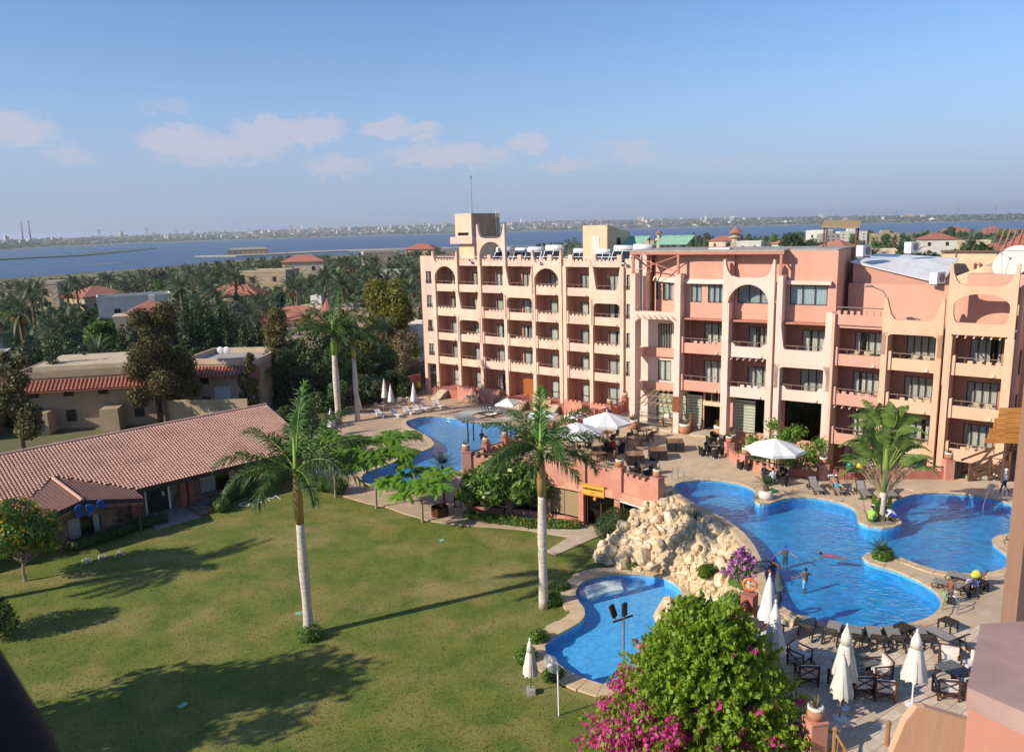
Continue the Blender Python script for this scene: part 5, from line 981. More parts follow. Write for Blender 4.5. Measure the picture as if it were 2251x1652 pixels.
# ================================================================ spa building
pm('tile_salmon', (.68, .41, .31), (.56, .31, .23), s=2.2, rough=.85, rand=.12, c3=(.50, .28, .21), s3=.35); pm('tile_under', (.36, .19, .14), (.28, .14, .1), s=3); pm('stone_clad', (.30, .19, .12), (.15, .095, .065), s=2.6, det=3, rough=.9, bump=.6, bs=6, ramp=(.42, .56), c3=(.22, .16, .12), s3=1.4); pm('sheet_brown', (.24, .13, .10), (.19, .10, .08), s=2, rough=.6); pm('fascia_dark', (.05, .04, .035), rough=.6); pm('paving_grey', (.36, .32, .28), (.27, .24, .21), s=2)
sp = thing('spa_building', 'long low spa building with salmon barrel tile roof by the lawn', 'building', (-29.51, 57.25, 0), atan2(.706, .708))
RY, RZ, EZ, S0, S1 = 8.4, 5.6, 2.9, -24.0, 16.2; sl_ = atan2(RZ - EZ, RY)
MB().add([(S0, 0, EZ), (S1, 0, EZ), (S1, RY, RZ), (S0, RY, RZ), (S1, RY * 2, EZ), (S0, RY * 2, EZ), (S0, 0, EZ - .12), (S1, 0, EZ - .12), (S1, 2 * RY, EZ - .12), (S0, 2 * RY, EZ - .12)], [(0, 1, 2, 3), (3, 2, 4, 5), (6, 7, 1, 0), (9, 8, 7, 6), (1, 7, 8, 4, 2), (0, 3, 5, 9, 6)]).build('roof', 'tile_under', sp)
def tile_mesh():
    m = MB(); r, L, n = .118, .36, 4
    for q, (y, rr_, dz) in enumerate(((0, r, .035), (L, r * .86, .0))):
        for i in range(n + 1): a = pi * i / n; m.v.append((rr_ * cos(a), y, rr_ * sin(a) * .8 + dz))
    for i in range(n): m.f.append((i, n + 1 + i, n + 2 + i, i + 1))
    m.f.append(tuple(range(n + 1))); return m
tm = tile_mesh(); tme = tm.mesh('roof_tile', 'tile_salmon'); big = MB(); cnt = 0; nc = int((S1 - S0) / .255); nr = int(RY / cos(sl_) / .32); roofp = sp.children[0]
for c in range(nc):
    for r in range(nr):
        s = S0 + .15 + c * .255 + R.uniform(-.008, .008); d = r * .32 + R.uniform(-.012, .012); y, z = d * cos(sl_) - .05, EZ + d * sin(sl_) + .01
        if y < 3.9 * (1 - abs(s + 3.9) / 4.3): continue
        if cnt < 298 and 0.3 < s < 7.5 and r < 11:
            o = obj('roof_tile', tme, roofp, (s, y, z)); o.rotation_euler[0] = sl_; cnt += 1
        else:
            M_ = Matrix.Translation((s, y, z)) @ Matrix.Rotation(sl_, 4, 'X'); big.add([M_ @ Vector(v) for v in tm.v], tm.f)
o = big.build('tile_field', 'tile_salmon', roofp); tag(o, kind='stuff')
m = MB()
for k in range(int((S1 - S0) / .45)): s = S0 + k * .45; m.tube([(s, RY, RZ + .03), (s + .47, RY, RZ + .05)], [.17, .15], 8)
m.build('ridge_cap', 'tile_salmon', sp)
ops = [(1.75, 3.45, .1, 2.35), (6.1, 9.4, .55, 2.3), (11.7, 14.6, .55, 2.3)]
mb = MB(); wall_open(mb, S0, S1 - .4, 0, EZ - .12, 1.8, 2.05, ops); mb.box(S1 - .65, S1 - .4, 2.06, RY * 2 - 1, 0, EZ - .13); mb.box(S0, S1 - .4, RY * 2 - 1.2, RY * 2 - .95, 0, EZ - .13); mb.build('wall', 'stone_clad', sp)
mr = MB()
for q in ops: room(mr, *q, 2.06)
mr.build('room_interior', 'opening_dark', sp)
for q in ops[1:]: w_ = window(sp, *q, 1.8, 2, gap=1, cm='curtain_cream'); MB().box(q[0], (q[0] + q[1]) / 2 - .1, 2.1, 2.12, q[2], q[3]).build('blind', 'concrete', w_)
m = MB().box(1.6, 1.75, 1.68, 1.85, .1, 2.5).box(3.45, 3.6, 1.68, 1.85, .1, 2.5).box(1.75, 3.45, 1.68, 1.85, 2.35, 2.5); dr = m.build('door', 'white_paint', sp); MB().box(1.76, 3.44, 1.9, 1.94, .1, 2.34).build('leaf', 'opening_dark', dr); MB().box(3.05, 3.22, 1.885, 1.895, 1.3, 1.65).build('notice', 'white_paint', dr); MB().box(2.5, 3.0, 1.6, 1.68, 2.55, 2.72).build('lamp', 'pylon_grey', dr)
for s in (.7, 4.6, 5.3, 10.3, 15.3): MB().box(s - .25, s + .25, 1.45, 1.798, 0, EZ - .15).build('column', 'red_plaster', sp)
MB().box(S0, S1 - .3, .9, 1.79, .0, .12).box(1.0, 4.5, -1.9, .89, .0, .10).build('walkway', 'paving_grey', sp); MB().box(4.5, 5.6, -1.5, .89, 0, .4).box(4.4, 4.6, -1.9, -1.5, 0, .35).build('low_kerb', 'stone_clad', sp)
MB().box(S0, S1, -.06, .0, EZ - .3, EZ - .02).build('gutter', 'fascia_dark', sp)
# porch with a low gable towards the lawn
pr = MB().add([(-3.65, -1.3, 3.5), (-4.1, 3.9, 4.18), (.3, -1.9, 2.72), (.3, .1, 2.98), (-7.9, -1.9, 2.72), (-8.3, .1, 2.98)], [(0, 2, 3, 1), (4, 0, 1, 5)]); o = pr.build('porch_roof', 'sheet_brown', sp); m = MB()
for k in range(18):
    f = k / 17; m.bar((-3.65 + 3.95 * f, -1.28 - .6 * f, 3.52 - .78 * f), (-4.1 + 4.4 * f, 3.9 - 3.8 * f, 4.2 - 1.2 * f), .05, .04); m.bar((-3.65 - 4.2 * f, -1.28 - .6 * f, 3.52 - .78 * f), (-4.1 - 4.2 * f, 3.9 - 3.8 * f, 4.2 - 1.2 * f), .05, .04)
m.build('seam', 'sheet_brown', o); m = MB()
for k in range(12): f = k / 12; g = (k + 1.05) / 12; m.tube([(-3.65 - .45 * f, -1.3 + 5.2 * f, 3.53 + .68 * f), (-3.65 - .45 * g, -1.3 + 5.2 * g, 3.55 + .68 * g)], [.13, .11], 6)
m.build('ridge_tile', 'tile_salmon', o)
MB().add([(-7.6, -1.9, 2.70), (-3.65, -1.3, 3.48), (.3, -1.9, 2.70), (.3, -1.9, 2.42), (-3.65, -1.3, 3.15), (-7.6, -1.9, 2.42)], [(0, 5, 4, 1), (1, 4, 3, 2)]).build('porch_fascia', 'fascia_dark', sp)
MB().add([(-7.5, -1.87, 2.41), (-3.65, -1.27, 3.14), (.28, -1.87, 2.41), (.28, -1.87, 2.2), (-3.65, -1.27, 2.85), (-7.5, -1.87, 2.2)], [(0, 5, 4, 1), (1, 4, 3, 2)]).build('porch_trim', 'stone_clad', sp)
mb = MB(); wall_open(mb, -8.2, -1.2, 0, 2.6, -.3, -.05, [(-7.6, -5.2, .5, 2.0), (-4.6, -2.3, .35, 2.0)]); mb.box(-1.45, -1.2, -.049, 1.79, 0, 2.6); mb.build('porch_wall', 'stone_clad', sp); mr = MB()
for q in ((-7.6, -5.2, .5, 2.0), (-4.6, -2.3, .35, 2.0)): room(mr, *q, .0); window(sp, *q, -.28, 2, gap=1, fw=.06)
mr.build('room_interior', 'opening_dark', sp); MB().box(-.1, .02, -1.7, -1.58, 0, 2.45).build('porch_post', 'rail_wood', sp)
sg2 = thing('spa_sign', 'blue raised lettering reading Spa on the porch edge', 'sign', tuple(sp.matrix_basis @ Vector((-3.3, -1.75, 3.0))), atan2(.706, .708)); 
for ch, x, z in (('S', -.75, -.12), ('p', .0, .0), ('a', .72, .12)): text(sg2, ch, 1.15, 'blue_letter', (x, 0, z), ext=.07, bold=.045, name='letter')
ed = thing('sign_lamp', 'small grey floodlight under the blue lettering', 'lamp', tuple(sp.matrix_basis @ Vector((-3.4, -1.55, 2.45))), .7); MB().ell((0, 0, 0), (.32, .15, .12), 10, 6).build('shade', 'pylon_grey', ed, True); MB().tube([(0, .1, .05), (0, .5, .4)], .03, 5).build('arm', 'pylon_grey', ed)
# letters laid on the lawn in white stones
pm('white_stone', (.78, .76, .72), (.6, .58, .54), s=6, rough=.9, rand=.1); stm = [MB().ell((0, 0, 0), (.065, .05, .04), 6, 4, .3, q).mesh('stone', 'white_stone') for q in range(4)]
def stone_letter(word, label, strokes, c, ux, uy):
    t_ = thing('stone_letter', label, 'lettering', (c[0], c[1], 0), 0, 'white stone letters on the lawn')
    for st_ in strokes:
        for (a, b_), (c2, d) in zip(st_, st_[1:]):
            P = Vector((a * ux[0] + b_ * uy[0], a * ux[1] + b_ * uy[1])); Q = Vector((c2 * ux[0] + d * uy[0], c2 * ux[1] + d * uy[1])); n = max(1, int((Q - P).length / .13))
            for i in range(n + 1): p = P.lerp(Q, i / n); obj('stone', stm[R.randrange(4)], t_, (p.x + R.uniform(-.02, .02), p.y + R.uniform(-.02, .02), .04), R.uniform(0, 3))
S_ = [[(.75, .85), (.35, 1), (0, .75), (.3, .5), (.75, .35), (.6, .05), (.0, .05)]]; P_ = [[(.1, 0), (.1, 1), (.6, 1), (.75, .75), (.55, .5), (.1, .5)]]; A_ = [[(0, 0), (.35, 1), (.75, 0)], [(.15, .4), (.6, .4)]]
G_ = [[(.8, .85), (.4, 1), (0, .6), (.1, .1), (.6, .0), (.8, .4), (.5, .4)]]; Y_ = [[(0, 1), (.35, .5), (.75, 1)], [(.35, .5), (.35, 0)]]; M_1 = [[(0, 0), (0, 1)], [(0, 1), (.4, .5), (.8, 1), (.85, 0)]]
ux, uy = (.98 * 1.0, .35), (-.5, .85)
for ch, st_, c, lb in (('S', S_, (-29.9, 50.55), 'white stone letter S on the shaded lawn before the spa'), ('P', P_, (-29.05, 51.0), 'white stone letter P on the lawn before the spa'), ('A', A_, (-28.2, 51.65), 'white stone letter A on the lawn before the spa')): stone_letter(ch, lb, st_, c, (.72, .35), (-.4, .75))
for ch, st_, c, lb in (('G', G_, (-22.5, 61.15), 'white stone letter G on the lawn beside the clipped hedge'), ('Y', Y_, (-21.45, 61.95), 'white stone letter Y on the lawn beside the clipped hedge'), ('M', M_1, (-20.55, 62.5), 'white stone letter M on the lawn nearest the royal palm')): stone_letter(ch, lb, st_, c, (.9, .45), (-.6, .85))
# ================================================================ villas beyond the garden
def villa(label, x, y, rz, w_, d_, h_, mat, roof, wins=3, rh=2.2, extra=None, z=None):
    t_ = thing('villa', label, 'villa', (x, y, terr(x, y) if z is None else z), rz, 'villas among the palms'); house(t_, w_, d_, h_, mat, roof, 'tile_red', wins, rh)
    if extra: extra(t_, w_, d_, h_)
    return t_
def tile_band(t_, w_, d_, h_):
    """sloping skirt of barrel tiles along the front, each column a tile run"""
    n = int(w_ / .45); me = MB().tube([(0, 0, 0), (0, 1.5, 1.05)], [.2, .18], 6).mesh('tile_run', 'tile_red')
    for k in range(n): obj('tile_run', me, t_, (-w_ / 2 + .25 + k * (w_ - .4) / n, -d_ / 2 - 1.55, h_ - 1.35))
    MB().add([(-w_ / 2, -d_ / 2 - 1.6, h_ - 1.42), (w_ / 2, -d_ / 2 - 1.6, h_ - 1.42), (w_ / 2, -d_ / 2 - .02, h_ - .32), (-w_ / 2, -d_ / 2 - .02, h_ - .32), (-w_ / 2, -d_ / 2 - .02, h_ - 1.5), (w_ / 2, -d_ / 2 - .02, h_ - 1.5)], [(0, 1, 2, 3), (1, 0, 4, 5), (0, 3, 4), (1, 5, 2)]).build('tile_skirt', 'tile_red', t_)
def ext_a(t_, w_, d_, h_):
    tile_band(t_, w_, d_, h_); MB().box(-w_ / 2 + 2, w_ / 2 - 1, -d_ / 2 + .3, d_ / 2 - .3, h_ + .72, h_ + 1.3).build('roof_wall', 'plaster_cream', t_)
    for x in (-w_ * .3, .2 * w_): MB().box(x - 1, x + 1, -d_ / 2 - 2.6, -d_ / 2 - .03, 0, 2.6).build('porch_bay', 'plaster_tan', t_)
villa('flat roofed villa with brown tile skirt behind the spa roof', -51, 95, .18, 15, 10, 6.2, 'plaster_tan', 'flat', 4, extra=ext_a); villa('tan villa at the left edge with brown tile skirt', -66, 88, .35, 12, 9, 5.6, 'plaster_tan', 'flat', 3, extra=tile_band)
def ext_b(t_, w_, d_, h_):
    tile_band(t_, w_, d_, h_); MB().box(-w_ / 2 - .5, w_ / 2, -d_ / 2 - 5, -d_ / 2 - 4.7, -1, 3.0).build('yard_wall', 'plaster_tan', t_); MB().box(-1.2, .8, -d_ / 2 - .1, -d_ / 2 - .02, .5, 3.6).build('shutter', 'white_paint', t_); MB().box(1.6, 2.5, -d_ / 2 - .5, -d_ / 2 - .02, .8, 1.5).build('air_conditioner', 'metal_white', t_)
    for x in (-1.5, -.7): MB().ell((x, -1, h_ + 1.2), (.45, .12, .45), 12, 8).build('dish', 'metal_white', t_)
villa('orange villa with red tile skirt and two dishes behind the big tree', -35.5, 99.5, -.05, 9.5, 9, 6.4, 'plaster_cream', 'flat', 2, extra=ext_b)
def ext_c(t_, w_, d_, h_): MB().box(-w_ / 2 - 3.2, -w_ / 2 - .02, -d_ / 2, d_ / 2 - 1, -3, h_ - .6).build('side_block', 'plaster_cream', t_); MB().box(-.6, .6, -.6, .6, h_ + 1.2, h_ + 3.2).build('chimney', 'plaster_white', t_); MB().box(w_ / 2 + .02, w_ / 2 + 3.5, -d_ / 2 + .6, d_ / 2, -3, h_ - 2).build('side_block', 'plaster_tan', t_)
villa('tan villa with red hipped roof and chimney amid palms', -76.8, 168, .35, 9, 8, 7.2, 'plaster_cream', 'hip', 2, extra=ext_c); villa('small white villa with red roof above the balustrade', -97.5, 142, .5, 7, 6, 6.6, 'plaster_white', 'hip', 2)
def ext_d(t_, w_, d_, h_):
    for k in range(16): MB().box(-w_ / 2 + k * w_ / 16 + .1, -w_ / 2 + k * w_ / 16 + .3, -d_ / 2 - .1, -d_ / 2 + .1, h_ + .7, h_ + 1.5).build('baluster', 'plaster_white', t_)
    MB().box(-w_ / 2, w_ / 2, -d_ / 2 - .15, -d_ / 2 + .15, h_ + 1.5, h_ + 1.7).build('balustrade_rail', 'plaster_white', t_)
villa('white flat roofed house with balustrade left of the cypresses', -90, 126, .4, 13, 8, 3.6, 'plaster_white', 'flat', 3, extra=ext_d); villa('cream house with brown roof at the left edge', -96, 116, .5, 9, 8, 5.2, 'plaster_cream', 'hip', 2)
def ext_e(t_, w_, d_, h_): o = MB().lathe([(1.8, 0), (1.8, h_ + .4)], 12, (w_ / 2, -1, 0)).build('turret', 'plaster_cream', t_); MB().lathe([(2.2, h_ + .4), (.05, h_ + 4.2)], 12, (w_ / 2, -1, 0)).build('turret_roof', 'tile_red', t_)
villa('cream villa with red hipped roof and pointed turret', -41.5, 152, -.1, 13, 9, 5.6, 'plaster_cream', 'hip', 3, 2.8, ext_e); villa('bright cream wall house below the turret villa', -33.5, 132, .1, 6, 6, 4.6, 'plaster_cream', 'flat', 1)
def ext_f(t_, w_, d_, h_): MB().box(-w_ / 2 - 5, -w_ / 2 - .02, -3, 3, -3, h_ + 1).build('side_block', 'plaster_cream', t_); MB().box(-w_ / 2 - 3, -w_ / 2 - .5, -2, 1, h_ + 1, h_ + 3).build('stair_tower', 'plaster_white', t_)
villa('long cream villa with red roof edge left of the hotel', -28.5, 166, -.22, 22, 9, 6.2, 'plaster_tan', 'flat', 6, extra=ext_f); villa('low house with red hipped roof behind the yellow green tree', -24.5, 143, 0, 9, 6, 3.6, 'plaster_cream', 'hip', 2); villa('white modern house beside the hotel corner', -16.5, 128, -.3, 6, 8, 6.4, 'plaster_white', 'flat', 1)
rv = random.Random(21)
far_v = ['pale house half hidden in palms near the lake, %s', ]
spots = [(-31, 330, 'at the left edge'), (-27.8, 300, 'left of the hipped villa'), (-25.6, 210, 'with a white dish beside it'), (-19.2, 260, 'right of the chimney villa'), (-16.9, 330, 'below the headland barn'), (-14.6, 420, 'pink among tall palms'), (-9.3, 520, 'white, above the turret villa'), (-6.2, 600, 'pink roofed near the hotel edge'), (-8.1, 360, 'small, behind the long villa'), (-5.5, 700, 'with a blue tank'),
         (11, 620, 'with pink dome behind the green shelter'), (15.3, 640, 'beside the round topped tower'), (17, 560, 'orange walled'), (19.6, 520, 'pale yellow'), (21.5, 900, 'orange, right of the big tree'), (22.6, 430, 'low and orange'), (25.2, 480, 'behind the yellow shrubs'), (28.4, 560, 'pale gabled'), (30.2, 620, 'tan block'), (31.6, 480, 'pink at the right edge')]
for i, (a, r, tx) in enumerate(spots):
    x, y = r * sin(rad(a)), r * cos(rad(a)); s = 1 + r / 900
    t_ = thing('villa', 'distant house among palms by the lake, ' + tx, 'house', (x, y, terr(x, y)), -rad(a) + rv.uniform(-.5, .5), 'distant houses among the palms', s); house(t_, rv.uniform(9, 14), rv.uniform(7, 10), rv.choice([4, 6.5, 7]), rv.choice(['plaster_cream', 'plaster_white', 'plaster_tan']), 'hip' if i % 2 else 'flat', 'tile_red', 2)
for i, (a, r, w_, h_, mt, lb) in enumerate([(23.2, 760, 16, 20, 'concrete', 'grey unfinished apartment block beyond the hotel roof'), (24.6, 860, 26, 21, 'plaster_white', 'white apartment villa with domes beside the lake'), (26.6, 800, 22, 18, 'plaster_tan', 'tan block with small dome right of the white villa'), (30.6, 1250, 30, 16, 'brick_red', 'red brick long building by the lake'), (32.6, 1150, 18, 16, 'brick_red', 'red brick unfinished house by the lake')]):
    a -= 1.2; x, y = r * sin(rad(a)), r * cos(rad(a)); t_ = thing('apartment_block', lb, 'building', (x, y, terr(x, y)), -rad(a) + .3); house(t_, w_, 14, h_ * .62, mt, 'flat', wins=4); MB().box(-w_ / 6, w_ / 6, -3, 3, h_ * .62 + .7, h_ * .62 + 3.5).build('roof_room', mt, t_)
for i, (a, r, h_, lb) in enumerate([(10.75, 420, 19, 'slim cream minaret-like tower with red cap'), (16.0, 600, 17, 'round cream tower with red cone roof')]):
    x, y = r * sin(rad(a)), r * cos(rad(a)); t_ = thing('tower', lb, 'tower', (x, y, terr(x, y))); q = 1.3 if i == 0 else 3.2; MB().lathe([(q, -2), (q * .9, h_ * .8), (q * 1.5, h_ * .81), (q * 1.5, h_ * .86), (q * .8, h_ * .865), (q * .8, h_)], 12).build('shaft', 'plaster_cream', t_); MB().lathe([(q * 1.7, h_), (.1, h_ + q * 1.6)], 12).build('cap', 'tile_red', t_)
x, y = 1240 * sin(rad(-18.2)), 1240 * cos(rad(-18.2)); t_ = thing('lake_barn', 'long low ruined barn on the headland in the lake', 'barn', (x, y, LAKE + 1), .3); house(t_, 58, 16, 7, 'plaster_tan', 'hip', 'concrete', 8, 3)
# boundary wall between lower deck and scrub
crenel_wall('garden_wall', 'plain red brown garden wall at the end of the lower deck', [(-21, 99), (-12.6, 106.2)], 0, 2.4, 'red_plaster', cren=.05, rail=False, merlon=2, gap=.05)
tr_ = thing('tiled_house', 'red tiled long roof beyond the satellite dishes', 'building', (*rwp(17, 24), 14), rw_an); MB().add([(-10, -4, 4.2), (14, -4, 4.2), (14, 2, 6.6), (-7, 2, 6.6), (14, 8, 4.2), (-10, 8, 4.2)], [(0, 1, 2, 3), (3, 2, 4, 5), (0, 3, 5)]).build('roof', 'tile_red', tr_); MB().box(-9.5, 13.8, -3.5, 7.5, -14, 4.18).build('wall', 'cream_plaster', tr_); MB().box(-6, -1.5, 3.2, 6, 4.3, 8).build('dormer', 'brick_red', tr_); MB().box(-6.3, -1.2, 3.0, 6.2, 8.001, 8.2).build('dormer_roof', 'roof_white', tr_)
m = MB(); me = MB().bar((0, -4.05, 4.22), (0, 2, 6.66), .12, .1).mesh('tile_run', 'tile_red')
for k in range(46): obj('tile_run', me, tr_, (-9 + k * .5 + max(0, 0), 0, 0))
# ================================================================ plants
leafm('royal_leaf', (.038, .085, .018), (.075, .135, .028), .22); leafm('royal_leaf_new', (.06, .16, .025), (.10, .22, .04), .3); leafm('date_leaf', (.075, .10, .05), (.13, .155, .075), .22); leafm('date_leaf_far', (.08, .105, .055), (.135, .16, .075), .22)
leafm('delonix_leaf', (.12, .25, .028), (.24, .42, .05), .4); leafm('cas_leaf', (.10, .10, .03), (.19, .165, .05), .25); leafm('dark_leaf', (.038, .075, .022), (.08, .13, .036), .25); leafm('cypress_leaf', (.04, .065, .026), (.075, .105, .038), .18); leafm('bright_leaf', (.075, .17, .02), (.15, .27, .03), .35); leafm('yellow_leaf', (.16, .18, .02), (.28, .27, .04), .3)
leafm('frang_leaf', (.07, .16, .03), (.16, .27, .05), .3, .35, c3=(.62, .55, .22)); leafm('flower_leaf', (.065, .14, .025), (.14, .23, .04), .32); leafm('boug_leaf', (.19, .33, .025), (.36, .50, .05), .42); leafm('boug_flower', (.50, .035, .20), (.72, .09, .36), .35); leafm('lilac', (.40, .12, .38), (.58, .22, .50), .3); leafm('yellow_petal', (.75, .40, .02), (.85, .55, .03), .3); leafm('travel_leaf', (.085, .16, .03), (.20, .27, .06), .3, .35); leafm('agave_leaf', (.16, .22, .16), (.22, .28, .2), .1); leafm('tan_leaf', (.22, .17, .09), (.32, .25, .14), .2); leafm('cycad_leaf', (.03, .075, .018), (.06, .115, .03), .15, .35)
pm('palm_trunk', (.68, .60, .50), (.46, .39, .31), s=1.5, st=(1.5, 1.5, 7), rough=.9, bump=.5, bs=3); pm('palm_sheath', (.46, .26, .10), (.28, .24, .06), s=1.2, st=(2, 2, .6), rough=.7); pm('crownshaft', (.20, .32, .05), (.27, .36, .07), s=1.5, st=(2, 2, .5), rough=.45); pm('bark', (.20, .15, .10), (.12, .09, .06), s=3, st=(1, 1, .3), bump=.5, bs=5); pm('bark_pale', (.38, .31, .23), (.26, .20, .14), s=3, st=(1, 1, .3)); pm('date_trunk', (.22, .15, .09), (.12, .08, .05), s=4, bump=.6, bs=8); pm('rachis', (.24, .30, .06), (.18, .25, .05), s=3, rough=.5); pm('date_fruit', (.50, .17, .03), (.40, .12, .02), s=6)
def frond(mb, base, az_, el_, L, droop, n, ll, lw, lift=.0, twist=0, rr=None, hang=.35, planar=True):
    """arched rachis with two rows of leaflets, each a bent blade"""
    pts = []; p = Vector(base); e = el_; k = 10; h = Vector((cos(az_), sin(az_), 0)); step = L / k
    for i in range(k + 1):
        pts.append(p.copy()); p = p + (h * cos(e) + Vector((0, 0, 1)) * sin(e)) * step; e -= droop / k * (.5 + i / k)
    if rr is not None: rr.tube(pts, [.05 * (1 - .85 * i / k) * (L / 3.5) for i in range(k + 1)], 4)
    side = Vector((-h.y, h.x, 0))
    for i in range(n):
        f = .12 + .88 * (i + .5) / n; q = f * k; j = min(int(q), k - 1); P = pts[j].lerp(pts[j + 1], q - j); d = (pts[j + 1] - pts[j]).normalized(); up = side.cross(d) * -1
        if up.z < 0: up = -up
        for sg in (-1, 1):
            l = ll * (.45 + .55 * sin(pi * min(1, .15 + f * .85))) * R.uniform(.85, 1.12); a = (.95 - .45 * f)
            v = (side * sg * sin(a) + d * cos(a) + up * (lift + (0 if planar else R.uniform(-.5, .6)))).normalized(); mid = P + v * l * .5; v2 = (v - Vector((0, 0, hang * R.uniform(.6, 1.5)))).normalized(); tip = mid + v2 * l * .5; w_ = d * lw
            mb.add([P - w_ * .5, P + w_ * .5, mid + w_ * .55, mid - w_ * .5, tip], [(0, 1, 2, 3), (3, 2, 4)])
def royal_palm(label, x, y, z, h, lean, fr, cs=1.5, seed=1, rz=0, small=1.0, sheath=True):
    t_ = thing('royal_palm', label, 'palm tree', (x, y, z), rz, 'royal palms'); R.seed(seed)
    tp = [(lean[0] * (q / h) ** 1.6, lean[1] * (q / h) ** 1.6, q) for q in [h * i / 12 for i in range(13)]]
    ra = [.30, .29, .27, .25, .245, .255, .27, .28, .28, .26, .235, .22, .21]; MB().tube(tp, [r * small for r in ra], 14).build('trunk', 'palm_trunk', t_, True)
    top = Vector(tp[-1]); MB().tube([top, top + Vector((0, 0, cs * .5)), top + Vector((0, 0, cs))], [.235 * small, .27 * small, .14 * small], 12).build('crownshaft', 'palm_sheath' if sheath else 'crownshaft', t_, True)
    MB().tube([top + Vector((0, 0, cs * .95)), top + Vector((.02, 0, cs * 1.15)), top + Vector((0, .02, cs * 1.6))], [.16 * small, .13 * small, .03], 10).build('bud_sheath', 'crownshaft', t_, True)
    b_ = top + Vector((0, 0, cs * .98))
    for i, (a, e, L, dr, new) in enumerate(fr):
        m = MB(); rc = MB(); frond(m, b_ + Vector((cos(a) * .08, sin(a) * .08, .05 * (i % 3))), a, e, L * 1.12 * small, dr, 66, 1.0 * small, .07 * small, hang=.75, rr=rc, planar=False)
        o = m.build('frond', 'royal_leaf_new' if new else 'royal_leaf', t_); rc.build('rachis', 'rachis', o)
    return t_
g_ = rad
FR1 = [(g_(183), .62, 4.1, 1.55, 0), (g_(150), .95, 3.9, 1.5, 0), (g_(205), .35, 3.6, 1.6, 0), (g_(75), 1.42, 4.3, .5, 1), (g_(40), 1.15, 4.0, 1.3, 0), (g_(8), .75, 4.2, 1.35, 0), (g_(-15), .35, 3.8, 1.45, 0), (g_(-60), .25, 3.3, 1.5, 0), (g_(-110), .35, 3.2, 1.6, 0), (g_(240), .1, 2.9, 1.4, 0), (g_(110), .9, 3.7, 1.4, 0), (g_(25), .35, 3.7, 1.5, 0), (g_(-35), .7, 3.5, 1.6, 0), (g_(170), .2, 3.1, 1.5, 0)]
FR2 = [(g_(160), .8, 3.4, 1.25, 0), (g_(125), .95, 3.2, 1.2, 0), (g_(195), .25, 3.2, 1.55, 0), (g_(215), .55, 3.3, 1.7, 0), (g_(85), 1.35, 3.4, .8, 1), (g_(35), .85, 3.7, 1.15, 0), (g_(10), .55, 3.6, 1.35, 0), (g_(-20), .2, 3.2, 1.45, 0), (g_(-70), .75, 3.0, 1.8, 1), (g_(-100), .4, 2.9, 1.7, 0), (g_(-140), .5, 3.0, 1.8, 0), (g_(60), .5, 3.3, 1.4, 0), (g_(-45), -.05, 2.7, 1.0, 0)]
royal_palm('tall royal palm with whitewashed trunk in the middle of the lawn', -11.66, 40.13, 0, 6.6, (.0, -.1), FR1, cs=3.0, seed=3); royal_palm('royal palm with white trunk beside the shallow pool', 1.51, 42.6, 0, 6.9, (.0, 0), FR2, cs=2.7, seed=5)
FR3 = [(g_(a), e, 3.6, d, 0) for a, e, d in ((170, .7, 1.5), (140, .9, 1.3), (200, .45, 1.5), (80, 1.3, .6), (45, .95, 1.2), (15, .6, 1.3), (-15, .3, 1.4), (-60, .4, 1.5), (-100, .6, 1.6), (230, .3, 1.5), (-35, .85, 1.5))]
royal_palm('royal palm with bright green crownshaft behind the spa end', -20.3, 88.5, 0, 8.2, (0, 0), FR3, 2.6, 8, 0, 1.35, False); royal_palm('shorter royal palm with orange sheath beyond the spa end', -18.3, 89.5, 0, 7.6, (0, 0), FR3[::-1], 1.9, 9, 1, 1.05, True)
# ---- date palms: a few kinds, then many individuals
def date_crown(seed, nf=34, L=3.4, n=22, lw=.10, fruit=True):
    R.seed(seed); m = MB(); fr = MB()
    for i in range(nf):
        e = 1.35 - 1.75 * (i / nf) + R.uniform(-.1, .1); frond(m, (0, 0, 0), i * 2.4 + R.uniform(-.2, .2), e, L * R.uniform(.85, 1.1), 1.0 + .35 * (i / nf), n, .62, lw, lift=.25, hang=.12)
    if fruit:
        for i in range(5): a = i * 1.26 + .4; fr.ell((cos(a) * .75, sin(a) * .75, -.6), (.24, .24, .42), 7, 5, .3, i)
    return m, fr
DC = []
for sd in (1, 2, 3):
    m, fr = date_crown(sd, 36 if sd == 1 else 26, n=24 if sd == 1 else 15, lw=.1 if sd == 1 else .17); DC.append((m.mesh('crown', 'date_leaf' if sd == 1 else 'date_leaf_far'), fr.mesh('fruit', 'date_fruit')))
DTm = MB().tube([(0, 0, -2), (.05, 0, 3), (0, .05, 6), (0, 0, 8.1)], [.34, .26, .24, .3], 7).mesh('trunk', 'date_trunk')
def date_palm(label, x, y, h, k, fruit, grp, s=1.0, z=None):
    z = terr(x, y) if z is None else z; t_ = thing('date_palm', label, 'palm tree', (x, y, z), R.uniform(0, 6.28), grp, s); o = obj('trunk', DTm, t_); o.scale = (1, 1, h / 8); obj('crown', DC[k][0], t_, (0, 0, h))
    if fruit: obj('fruit', DC[k][1], t_, (0, 0, h))
    return t_
Rp = random.Random(77); R.seed(4); N0 = 0
def polar(a, r): return r * sin(rad(a)), r * cos(rad(a))
SIGHT = [(-36, .045), (-30, .042), (-25, .036), (-18, .027), (-4, .025), (4, .012), (12, .011), (36, .006)]
def room_for(a, r):
    """how tall the canopy grows at this bearing before it would cover the lake"""
    x, y = polar(a, r); return 22 - interp(SIGHT, a) * r - terr(x, y)
